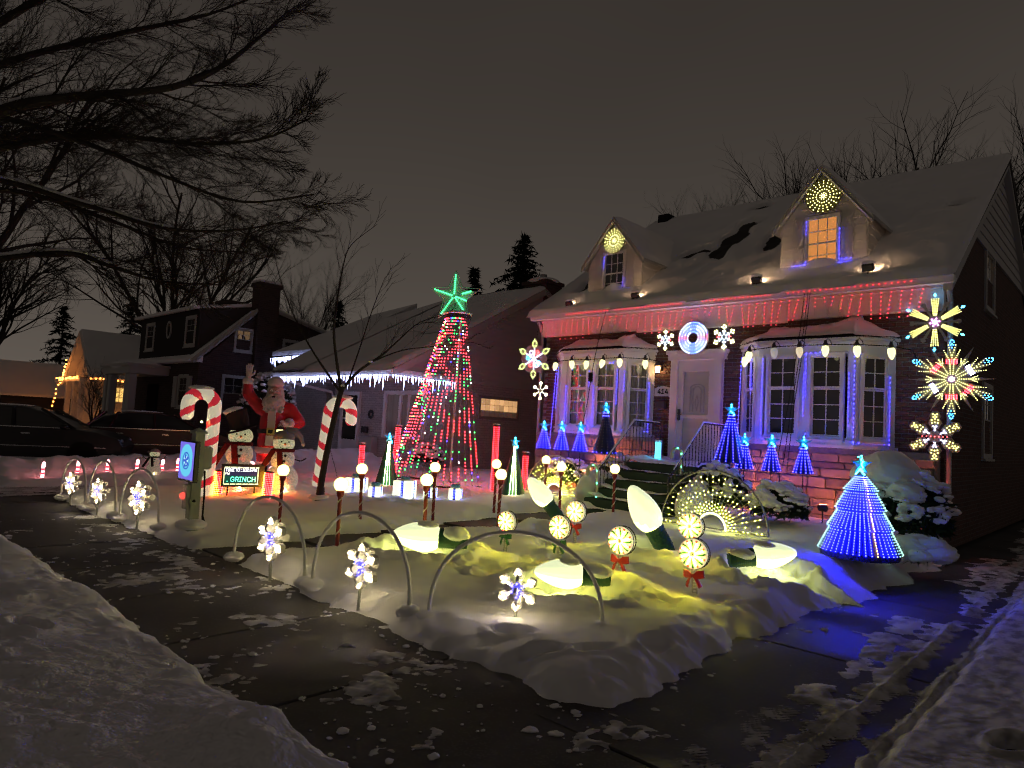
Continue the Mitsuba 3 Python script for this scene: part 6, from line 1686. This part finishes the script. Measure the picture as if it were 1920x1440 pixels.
t = thing('santa_figure', 'tall red suited bearded figure waving and holding a small lit lantern', 'person')
sx, sy = -15.3, 7.9
M = mat(sx, sy, gz(sx, sy) - .03, rz=toward(sx, sy) - .12, s=1.03)
J = dict(hip=(0, .02, .95, .22), chest=(0, .03, 1.45, .25), neck=(0, 0, 1.68, .1), head=(0, -.03, 1.92, .155), jaw=(0, -.06, 1.84, .12), crown=(0, 0, 2.02, .14), nose=(0, -.2, 1.93, .03), nose2=(0, -.14, 1.97, .03),
         hl=(-.16, 0, .85, .15), kl=(-.17, -.02, .48, .12), al=(-.17, 0, .12, .08), tl=(-.18, -.16, .06, .055), hr=(.16, 0, .85, .15), kr=(.17, -.02, .48, .12), ar=(.17, 0, .12, .08), tr=(.19, -.16, .06, .055),
         s1=(-.3, 0, 1.56, .13), e1=(-.58, -.03, 1.86, .1), w1=(-.6, -.06, 2.22, .065), s2=(.34, 0, 1.54, .14), e2=(.56, -.04, 1.27, .11), w2=(.34, -.32, 1.22, .065), earl=(-.155, 0, 1.92, .035), earr=(.155, 0, 1.92, .035))
Bn = [('hip', 'chest'), ('chest', 'neck'), ('neck', 'head'), ('head', 'jaw'), ('head', 'crown'), ('nose', 'nose2'), ('hip', 'hl'), ('hl', 'kl'), ('kl', 'al'), ('al', 'tl'), ('hip', 'hr'), ('hr', 'kr'), ('kr', 'ar'), ('ar', 'tr'),
      ('chest', 's1'), ('s1', 'e1'), ('e1', 'w1'), ('chest', 's2'), ('s2', 'e2'), ('e2', 'w2'), ('head', 'earl'), ('head', 'earr')]
hand(J, Bn, 'R', (-.6, -.06, 2.24), (.03, -.03, 1), (1, 0, 0), (0, -1, 0), L=.17)
hand(J, Bn, 'L', (.33, -.33, 1.21), (-.8, -.35, -.2), (.0, -.5, .8), (.2, .3, -.9), L=.13, curl=.7)
part(t, 'body', skel(J, Bn, .03, 8), 'm_santa_white', True, M=M)
C = dict(a=(0, .02, .78, .30), a2=(0, -.03, 1.0, .295), b=(0, .02, 1.3, .29), c=(0, .03, 1.5, .27), s1=(-.3, 0, 1.56, .155), m1=(-.45, -.02, 1.7, .135), e1=(-.58, -.03, 1.86, .13), f1=(-.6, -.06, 2.12, .095), s2=(.34, 0, 1.54, .17), e2=(.57, -.04, 1.27, .15), f2=(.42, -.24, 1.23, .1))
part(t, 'coat', lumpy(skel(C, [('a', 'a2'), ('a2', 'b'), ('b', 'c'), ('c', 's1'), ('s1', 'm1'), ('m1', 'e1'), ('e1', 'f1'), ('c', 's2'), ('s2', 'e2'), ('e2', 'f2')], .035, 6), .02, 5, 2), 'm_santa_red', True, M=M)
tr = dict(h1=(-.16, 0, .8, .16), k1=(-.17, -.02, .48, .145), a1=(-.17, 0, .27, .13), h2=(.16, 0, .8, .16), k2=(.17, -.02, .48, .145), a2=(.17, 0, .27, .13), m=(0, 0, .85, .15))
part(t, 'trousers', lumpy(skel(tr, [('m', 'h1'), ('h1', 'k1'), ('k1', 'a1'), ('m', 'h2'), ('h2', 'k2'), ('k2', 'a2')], .035, 6), .02, 7, 3), 'm_santa_red', True, M=M)
for s in (-1, 1): part(t, 'boot', skel(dict(a=(s * .17, 0, .3, .135), b=(s * .17, 0, .1, .11), c=(s * .19, -.19, .07, .075)), [('a', 'b'), ('b', 'c')], .04, 4), 'm_belt', True, M=M)
part(t, 'fur_trim', cat([lumpy(lathe([(.30, .52), (.345, .54), (.36, .6), (.34, .66), (.30, .67)], 40), .012, 22, 3)] + [lumpy(xf(lathe([(.13, 0), (.15, .02), (.155, .06), (.14, .1), (.1, .11)], 18), mat(s * .17, 0, .24)), .01, 20, 4) for s in (-1, 1)]), 'm_fur', True, M=M)
part(t, 'cuff', cat([xf(lumpy(lathe([(.085, -.09), (.11, -.07), (.115, .0), (.105, .06), (.07, .07)], 18), .01, 20, 5), frame((-.6, -.06, 2.16), (0, -.05, 1))), xf(lumpy(lathe([(.085, -.07), (.12, -.05), (.12, .02), (.1, .06), (.07, .06)], 18), .01, 20, 6), frame((.38, -.28, 1.23), (-.5, -.8, -.1)))]), 'm_fur', True, M=M)
part(t, 'shirt_front', cat([xf(box(-.085, .085, -.03, .0, .98 + .1, 1.5), mat(0, -.285, 0)), xf(cbox(-.1, .1, -.03, .01, .70, .94, .01), mat(0, -.325, 0))]), 'm_santa_white', M=M)
part(t, 'belt', lathe([(.3, .98), (.335, .985), (.335, 1.07), (.3, 1.075)], 40), 'm_belt', M=M)
part(t, 'buckle', upright(prism(sbox(-.085, -.075, .085, .075).difference(sbox(-.05, -.04, .05, .04)), .03)), 'm_gold', M=M @ mat(0, -.33, 1.03))
bd = np.vstack([ball((0, -.1, 1.7), (.27, .17, .23), 3)[0]])
part(t, 'beard', cat([lumpy(ball((0, -.12, 1.66), (.26, .17, .25), 3), .035, 9, 6)] + [ball((NR.uniform(-.2, .2), -.24 + NR.uniform(-.02, .05), 1.48 + NR.uniform(0, .2)), .045 * NR.uniform(.6, 1.2), 1) for _ in range(46)]), 'm_beard', True, M=M)
part(t, 'face', lumpy(ball((0, -.1, 1.93), (.14, .1, .13), 3), .006, 12, 3), 'm_skin', True, M=M)
part(t, 'moustache', cat([lumpy(ball((s * .07, -.22, 1.855), (.075, .035, .035), 2), .01, 15, 3) for s in (-1, 1)] + [lumpy(ball((s * .065, -.2, 2.0), (.045, .02, .016), 2), .004, 20, 2) for s in (-1, 1)]), 'm_beard', True, M=M)
for s in (-1, 1): part(t, 'eye', ball((s * .06, -.193, 1.96), (.028, .016, .022), 2), 'm_white_plastic', True, M=M)
part(t, 'pupil', cat([ball((s * .06, -.206, 1.958), (.011, .005, .011), 1) for s in (-1, 1)]), 'm_dark', True, M=M)
part(t, 'nose', ball((0, -.215, 1.915), (.035, .035, .03), 2), 'm_skin', True, M=M)
part(t, 'mouth', ball((0, -.262, 1.82), (.036, .02, .022), 2), 'm_dark', True, M=M)
part(t, 'hair', lumpy(skel(dict(a=(0, .05, 1.95, .19), b=(0, .02, 2.08, .16), c=(-.13, .02, 1.85, .08), d=(.13, .02, 1.85, .08)), [('a', 'b'), ('a', 'c'), ('a', 'd')], .04, 6), .02, 9, 3), 'm_beard', True, M=M)
part(t, 'hat', lumpy(lathe([(.17, 2.07), (.19, 2.09), (.185, 2.17), (.15, 2.24), (.08, 2.29), (0, 2.3)], 24), .012, 9, 3), 'm_fur', True, M=M)
part(t, 'lining_light', ball((0, -.2, .55), .03, 2), 'm_bulb', M=M, emit=(60, 8, 4))
L_ = thing('lantern', 'small lit lantern held by the red suited figure', 'lantern')
Ml = M @ mat(.22, -.47, .84)
part(L_, 'frame', cat([cbox(-.095, .095, -.095, .095, 0, .02, .004), lathe([(0, .25), (.125, .25), (.05, .31), (0, .32)], 4)] + [cyl((sx_ * .08, sy_ * .08, .01), (sx_ * .08, sy_ * .08, .25), .008, 5) for sx_ in (-1, 1) for sy_ in (-1, 1)] + [tube([(-.07, 0, .3), (0, 0, .4), (.07, 0, .3)], .006, 5)]), 'm_black_metal', M=Ml)
part(L_, 'lantern_glass', box(-.07, .07, -.07, .07, .021, .245), 'm_bulb', M=Ml, emit=(1.2, 1.15, .5))


def snowman(lab, x, y, s, turn, hat, bottom=True, z=None, group=None):
    t = thing('snowman', lab, 'snowman', group)
    M = mat(x, y, (gz(x, y) if z is None else z) - .02, rz=toward(x, y) + turn, s=s)
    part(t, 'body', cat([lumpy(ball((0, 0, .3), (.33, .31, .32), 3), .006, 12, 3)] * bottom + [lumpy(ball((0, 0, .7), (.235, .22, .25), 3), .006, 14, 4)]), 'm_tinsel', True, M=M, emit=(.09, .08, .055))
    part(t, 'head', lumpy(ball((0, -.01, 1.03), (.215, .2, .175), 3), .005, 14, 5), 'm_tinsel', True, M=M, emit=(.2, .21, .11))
    part(t, 'scarf', cat([lathe([(.18, .86), (.225, .865), (.23, .91), (.19, .93)], 28), xf(cbox(-.055, .055, -.02, .02, -.48, 0, .01), mat(-.1, -.22, .9, ry=-.1, rx=-.05)), xf(cbox(-.05, .05, -.02, .02, -.55, 0, .01), mat(-.2, -.12, .9, ry=.5))]), 'm_maroon' if hat != 'beanie' else 'm_black_cloth', M=M)
    part(t, 'button', cat([ball((.02, -.225, .79), .028, 1), ball((.0, -.24, .68), .028, 1)]), 'm_dark', M=M)
    part(t, 'eye', cat([ball((q, -.195, 1.07), .017, 1) for q in (-.07, .07)]), 'm_dark', M=M)
    part(t, 'mouth', tube([(.1 * math.sin(q), -.2 + .03 * abs(math.sin(q)), 1.0 - .07 * math.cos(q)) for q in np.linspace(-1.2, 1.2, 13)], .006, 5), 'm_dark', M=M)
    part(t, 'nose', cyl((0, -.18, 1.03), (.01, -.29, 1.02), .03, 8, .006), 'm_orange', M=M)
    if hat == 'top':
        h = mat(0, 0, 1.14, ry=-.32, rx=.05)
        part(t, 'hat', xf(lathe([(0, 0), (.27, 0), (.27, .02), (.17, .03), (.19, .36), (.175, .38), (0, .39)], 28), h), 'm_black_cloth', 40, M=M)
        part(t, 'hat_snow', xf(lumpy(ball((-.05, 0, .385), (.17, .17, .06), 3), .03, 7, 3), h), 'm_snow', True, M=M)
    elif hat == 'cap':
        part(t, 'hat', cat([lumpy(ball((0, .02, 1.15), (.215, .2, .15), 3), .008, 9, 3), tube([(.05, .03, 1.25), (.22, .03, 1.27), (.33, .02, 1.17), (.38, .02, 1.05)], [.12, .09, .05, .03], 12)]), 'm_grey_felt', True, M=M)
        part(t, 'bobble', ball((.385, .02, 1.02), .04, 2), 'm_fur', True, M=M)
        part(t, 'arm', cat([tube([(.2, 0, .72), (.36, -.02, .68), (.46, -.02, .74)], .013, 6), tube([(-.2, 0, .75), (-.36, -.1, .55), (-.44, -.14, .38)], .02, 6)]), 'm_black_cloth', M=M)
    else:
        part(t, 'hat', cat([lumpy(ball((0, .02, 1.14), (.2, .19, .14), 3), .008, 9, 3), ball((-.2, .02, 1.1), (.06, .07, .07), 2), ball((.2, .02, 1.1), (.06, .07, .07), 2), ball((-.27, .0, 1.14), (.05, .03, .03), 2)]), 'm_grey_felt', True, M=M)
        part(t, 'arm', cat([tube([(s_ * .2, 0, .72), (s_ * .42, -.02, .85), (s_ * .5, -.02, .98)], .016, 6) for s_ in (-1, 1)] + [tube([(s_ * .4, -.02, .84), (s_ * .52, -.02, .86)], .01, 5) for s_ in (-1, 1)]), 'm_bark', M=M)
    if bottom:
        part(t, 'inner_light', ball((.05, -.32, .12), .02, 1), 'm_bulb', M=M, emit=(40, 34, 14))
    return t


snowman('snowman with a tilted black top hat and maroon scarf behind the lit screen', -12.75, 5.95, 1.04, 0, 'top')
snowman('snowman in a drooping grey cap right of the lit screen', -12.1, 6.5, .93, .12, 'cap')
snowman('little snowman with ear muffs and black scarf, small and far left', -16.45, 5.72, .48, 0, 'beanie')

# big candy canes -----------------------------------------------------------------------------------------------------


def big_cane(lab, x, y, h, r, R, sg, lean, rz):
    t = thing('candy_cane', lab, 'candy cane', 'big striped candy canes')
    top_ = h - R - r
    P = [(lean * z, 0, z) for z in np.linspace(-.05, top_, 24)] + [(lean * top_ + sg * (R - R * math.cos(q)), 0, top_ + R * math.sin(q)) for q in np.linspace(.05, PI, 26)] + [(lean * top_ + sg * 2 * R, 0, top_ - d) for d in np.linspace(.03, .26, 6)]
    P = np.array(P)
    P = np.vstack([P[:1], P])
    L = np.concatenate([[0], np.cumsum(np.linalg.norm(np.diff(P, axis=0), axis=1))])
    rad = np.full(len(P), r); rad[0] = .01; rad[-1] = r * .55; rad[-2] = r * .9
    n = 28
    # resample and split by the spiral into white and red skins
    S = np.linspace(0, L[-1], 170)
    Q = np.stack([np.interp(S, L, P[:, k]) for k in range(3)], 1); rr = np.interp(S, L, rad)
    v, f = tube(Q, rr, n)
    idx = np.arange(len(v)); si, ai = np.minimum(idx // n, 169), idx % n
    fc = f
    ph = (S[si[fc].min(1)] / .36 + np.where((ai[fc].max(1) - ai[fc].min(1)) > n / 2, 0, ai[fc].min(1)) / n * sg) % 1
    redm = ph < .36
    M = mat(x, y, gz(x, y) - .03, rz=rz)
    part(t, 'white_stripe', (v, f[~redm]), 'm_bulb', True, M=M, emit=(.3, .27, .2))
    part(t, 'red_stripe', (v * 1.0, f[redm]), 'm_red_plastic', True, M=M, emit=(.26, .012, .02))
    part(t, 'snow', lumpy(ball((lean * top_ + sg * R + sg * .02, 0, h - .02), (.22, .1, .05), 3), .025, 8, 4), 'm_snow', True, M=M)
    return t, M


k, Mc = big_cane('big striped candy cane left of the lit screen, hook to the left', -12.45, 5.25, 1.98, .115, .225, -1, .02, toward(-12.4, 5.2))
part(k, 'inner_light', ball((-.16, -.13, 1.35), .018, 1), 'm_bulb', M=Mc, emit=(60, 80, 20))
k, Mc = big_cane('big striped candy cane behind the young tree, hook to the right', -12.95, 7.8, 1.93, .12, .235, 1, .08, toward(-13, 7.8))
part(k, 'inner_light', ball((.08, -.18, .12), .018, 1), 'm_bulb', M=Mc, emit=(20, 60, 20))
part(k, 'tether', tube([(.1, 0, 1.1), (.3, -.1, .5), (.45, -.1, .02)], .005, 4), 'm_wire', M=Mc)

# lit screen -----------------------------------------------------------------------------------------------------------
t = thing('lit_screen', 'black framed lit screen showing white and teal lettering, on two legs in the snow', 'screen')
tx_, ty_ = -12.05, 5.72
M = mat(tx_, ty_, gz(tx_, ty_) + .17, rz=toward(tx_, ty_) + .12)
w, h = .72, .40
part(t, 'case', cat([cbox(-w / 2, w / 2, -.02, .14, 0, h, .012), box(-w / 2, w / 2, -.035, -.02, h - .035, h), box(-w / 2, w / 2, -.035, -.02, 0, .03), box(-w / 2, -w / 2 + .03, -.035, -.02, .03, h - .035), box(w / 2 - .09, w / 2, -.035, -.02, .03, h - .035)]), 'm_black_metal', M=M)
part(t, 'panel', box(-w / 2 + .03, w / 2 - .09, -.024, -.0205, .03, .2), 'm_dark', M=M, emit=(.004, .06, .035))
part(t, 'panel', box(-w / 2 + .03, w / 2 - .09, -.024, -.0205, .2, h - .035), 'm_dark', M=M, emit=(.02, .02, .06))
part(t, 'border_light', cat([xf(box(-.045, .045, -.027, -.0245, -.011, .011), mat(-.27 + i * .105, 0, z)) for i in range(6) for z in (.048, h - .053)] + [box(-w / 2 + .033, -w / 2 + .048, -.027, -.0245, .06, .34), box(w / 2 - .112, w / 2 - .096, -.027, -.0245, .06, .34)]), 'm_led', M=M, emit=(1.2, 1.25, .6))


def sign(text, hh, wmax, x, z, e, nm, bold=True):
    m = meshkit.text_mesh(text, hh, .003, bold)
    k = min(1.0, wmax / (m.vertices[:, 0].max() - m.vertices[:, 0].min()))
    m.vertices[:, 0] = (m.vertices[:, 0] - m.vertices[:, 0].min()) * k
    part(t, nm, upright(tm(m)), 'm_led', M=M @ mat(x, -.0245, z), emit=e, stuff=True)


sign('TUNE TO : 102.5 FM', .055, .53, -.3, .275, (2.2, 2.3, 2.3), 'white_lettering')
sign('FM', .04, .1, -.3, .215, (1.6, 1.6, 1.3), 'white_lettering')
sign('. GRINCH', .09, .49, -.27, .09, (.12, 1.5, .95), 'teal_lettering')
part(t, 'leg', cat([cyl((q, .05, -.25), (q, .05, .0), .014, 6) for q in (-.24, .22)]), 'm_black_metal', M=M)
part(t, 'cable', tube([(0, .05, 0), (.03, .0, -.1), (.12, -.05, -.16)], .005, 4), 'm_wire', M=M)
for lab, x, y, sd in (('red and yellow light column left of the lit screen', -12.4, 5.42, 1), ('red and yellow light column right of the lit screen', -11.75, 6.05, 2)):
    t2 = thing('light_column', lab, 'light column', 'red and yellow light columns beside the lit screen')
    M2 = mat(x, y, gz(x, y) - .02, rz=toward(x, y), ry=.05)
    part(t2, 'core', lathe([(0, 0), (.075, 0), (.075, .46), (0, .46)], 16), 'm_red_dull', 40, M=M2)
    Pq = [(q, z) for q in np.arange(18) * PI / 9 for z in np.arange(.03, .45, .034)]
    isy = lambda q, z: (math.cos(q * 1.0 + PI / 2 + z * 3 + sd) > -.1)
    part(t2, 'yellow_light', dots([(.083 * math.cos(q), .083 * math.sin(q), z) for q, z in Pq if isy(q, z)], .0115), 'm_led', emit=(9, 4.2, .4), M=M2, stuff=True)
    part(t2, 'red_light', dots([(.083 * math.cos(q), .083 * math.sin(q), z) for q, z in Pq if not isy(q, z)], .0105), 'm_led', emit=(12, .4, .5), M=M2, stuff=True)
    part(t2, 'cap', lathe([(0, .46), (.085, .46), (.085, .475), (0, .475)], 16), 'm_black_metal', M=M2)

# sign post ---------------------------------------------------------------------------------------------------------------
t = thing('sign_post', 'wooden post with a glowing blue panel, electric box and red button by the sidewalk', 'sign post')
px_, py_ = -9.39, 3.8
M = mat(px_, py_, .1)
part(t, 'post', cbox(-.065, .065, -.065, .065, 0, 1.3, .006), 'm_wood', M=M)
part(t, 'cap', cat([cbox(-.085, .085, -.085, .085, 1.3, 1.33, .005), xf(lathe([(.11, 0), (0, .05)], 4), mat(0, 0, 1.33, rz=PI / 4))]), 'm_wood', M=M)
part(t, 'sign_case', cbox(-.26, .26, -.13, -.066, .66, 1.2, .008), 'm_black_metal', M=M)
S = part(t, 'sign_face', box(-.235, .235, -.134, -.131, .69, 1.18), 'm_dark', M=M, emit=(.16, .13, .62))
part(S, 'plate', upright(prism(Polygon([(.19 * math.cos(q), .05 + .17 * math.sin(q)) for q in np.linspace(0, PI, 20)] + [(.19 * math.cos(q), -.06 + .15 * math.sin(q)) for q in np.linspace(PI, 2 * PI, 20)]), .003)), 'm_dark', M=M @ mat(0, -.1345, .935), emit=(.12, .52, .72))
part(S, 'emblem_ring', upright(prism(unary_union([Point(0, 0).buffer(.115).difference(Point(0, 0).buffer(.098)), rot(Polygon([(-.014, .02), (.014, .02), (.02, .08), (0, .09), (-.02, .08)]), 5, 18), Point(0, 0).buffer(.02), sbox(-.045, -.075, .045, -.055), sbox(-.035, .03, .035, .045)]), .003)), 'm_dark', M=M @ mat(0, -.138, .935), emit=(.04, .1, .5))
part(S, 'emblem_light', upright(prism(rot(Polygon([(-.01, .03), (.01, .03), (.012, .06), (-.012, .06)]), 5, 54), .003)), 'm_dark', M=M @ mat(0, -.138, .935), emit=(.5, .8, 1.0))
part(t, 'electric_box', cbox(-.05, .05, .066, .17, .82, 1.13, .008), 'm_grey_plastic', M=M)
part(t, 'box_lid', cat([cbox(.05, .065, .06, .18, .84, 1.11, .004), box(-.02, .02, .07, .1, .72, .82)]), 'm_grey_plastic', M=M)
part(t, 'button_box', cbox(-.075, .055, -.12, -.066, .3, .62, .008), 'm_grey_plastic', M=M)
part(t, 'red_button', ball((-.02, -.135, .47), (.05, .045, .05), 2), 'm_red_plastic', True, M=M, emit=(.85, .1, .07))
part(t, 'round_dial', xf(tm(trimesh.creation.cylinder(.055, .03, sections=24)), mat(.075, -.03, .4, ry=PI / 2)), 'm_wood', M=M)
part(t, 'dial_knob', xf(tm(trimesh.creation.cylinder(.018, .02, sections=12)), mat(.1, -.03, .41, ry=PI / 2)), 'm_dark', M=M)
part(t, 'cable', cat([tube([(.0, .12, .8), (.02, .13, .5), (.0, .14, .1), (.03, .15, .02)], .012, 6), tube([(.0, .14, .2), (-.02, .2, .05)], .01, 5)]), 'm_wire', M=M)
part(t, 'snow', lumpy(ball((0, 0, .09), (.22, .2, .08), 3), .03, 7, 4), 'm_snow', True, M=M)
t = thing('lawn_spike', 'small dark spike standing in the snow beside the young tree', 'spike')
scene[t] = ply(xf(cat([cyl((0, 0, -.1), (0, 0, .1), .035, 10, .03), cyl((0, 0, .1), (0, 0, .13), .012, 6)]), mat(-11.34, 6.95, .3)), 'm_black_metal')

# cars -----------------------------------------------------------------------------------------------------------------------


def car(lab, x, y, z, rz, body, L=4.6):
    t = thing('parked_car', lab, 'car')
    M = mat(x, y, z, rz=rz)
    hw = .88
    # side outline, front towards +x
    low = [(-2.25, .35), (-2.3, .6), (-2.25, .9), (-1.6, .96), (1.0, .98), (1.7, .9), (2.2, .74), (2.3, .55), (2.25, .3), (1.85, .24), (-1.8, .24)]
    cab = [(-1.95, .92), (-1.5, 1.3), (-.9, 1.44), (.0, 1.45), (.45, 1.36), (1.25, .95)]

    def sweep(out, w0, w1, zsplit):
        sects = []
        for k in np.linspace(-1, 1, 9):
            e = 1 - .10 * abs(k) ** 4
            sects.append(k)
        ms = []
        hull = []
        for s, shrink in ((-1, .94), (-.85, 1.0), (.85, 1.0), (1, .94)):
            for X, Z in out:
                zz = zsplit + (Z - zsplit) * (shrink if Z > zsplit else 1)
                hull.append((X * (1 if shrink == 1 else .985), s * (w0 + (w1 - w0) * np.clip((Z - .4) / 1.0, 0, 1)), zz))
        m = m3.Manifold.hull_points(np.array(hull)).refine(2).to_mesh()
        return np.array(m.vert_properties[:, :3]), np.array(m.tri_verts)
    part(t, 'body', cat([sweep(low, hw, hw * .96, .6)]), body, 35, M=M)
    part(t, 'cabin', sweep(cab, hw * .98, hw * .74, .95), 'm_car_glass', 30, M=M)
    part(t, 'roof', xf(sweep([(-1.35, 1.33), (-.85, 1.45), (.0, 1.46), (.35, 1.37)], hw * .80, hw * .71, 1.0), mat(0, 0, .012)), body, 30, M=M)
    for s in (-1, 1):
        for px, qx in ((1.2, .42), (-.1, -.15), (-1.3, -1.1), (-1.9, -1.45)): part(t, 'pillar', tube([(px, s * (hw * .95), .95), (qx, s * hw * .76, 1.42)], .035, 6), body, M=M)
    for xw in (1.4, -1.4):
        for s in (-1, 1):
            k = part(t, 'wheel', xf(lathe([(0, -.1), (.25, -.1), (.32, -.08), (.325, .08), (.25, .1), (0, .1)], 28), mat(xw, s * (hw - .06), .325, rx=PI / 2)), 'm_tyre', 30, M=M)
            part(k, 'rim', xf(lathe([(0, -.0), (.2, 0), (.22, .02), (.0, .03)], 20), mat(xw, s * (hw + .03), .325, rx=s * PI / 2)), 'm_grey_metal', M=M)
    for s in (-1, 1): part(t, 'headlight', ball((2.14, s * .62, .68), (.11, .2, .07), 2), 'm_chrome', True, M=M)
    part(t, 'trim_line', cat([box(-2.0, 1.1, s * (hw + .004) - .006, s * (hw + .004) + .006, .955, .975) for s in (-1, 1)] + [box(-1.9, 1.9, s * (hw - .002) - .008, s * (hw - .002) + .008, .5, .515) for s in (-1, 1)] + [box(q, q + .18, s * (hw + .01) - .012, s * (hw + .01) + .012, .8, .825) for s in (-1, 1) for q in (-1.1, .1)]), 'm_chrome', M=M)
    for s in (-1, 1): part(t, 'mirror', ball((1.0, s * (hw + .12), 1.0), (.09, .1, .07), 2), body, True, M=M)
    part(t, 'windscreen_snow', lumpy(ball((-.5, 0, 1.47), (.6, .5, .03), 3), .01, 7, 3), 'm_snow', True, M=M)
    return t


car('black parked car at the far left, beyond the snow bank', -20.75, 4.15, .14, 1.12, 'm_car_black')
car('dark red parked car half hidden behind the little snowman and sign post', -22.6, 7.9, .12, 1.25, 'm_car_red')

scene['sky']['sampling_weight'] = sum(LAMP_W) * .22
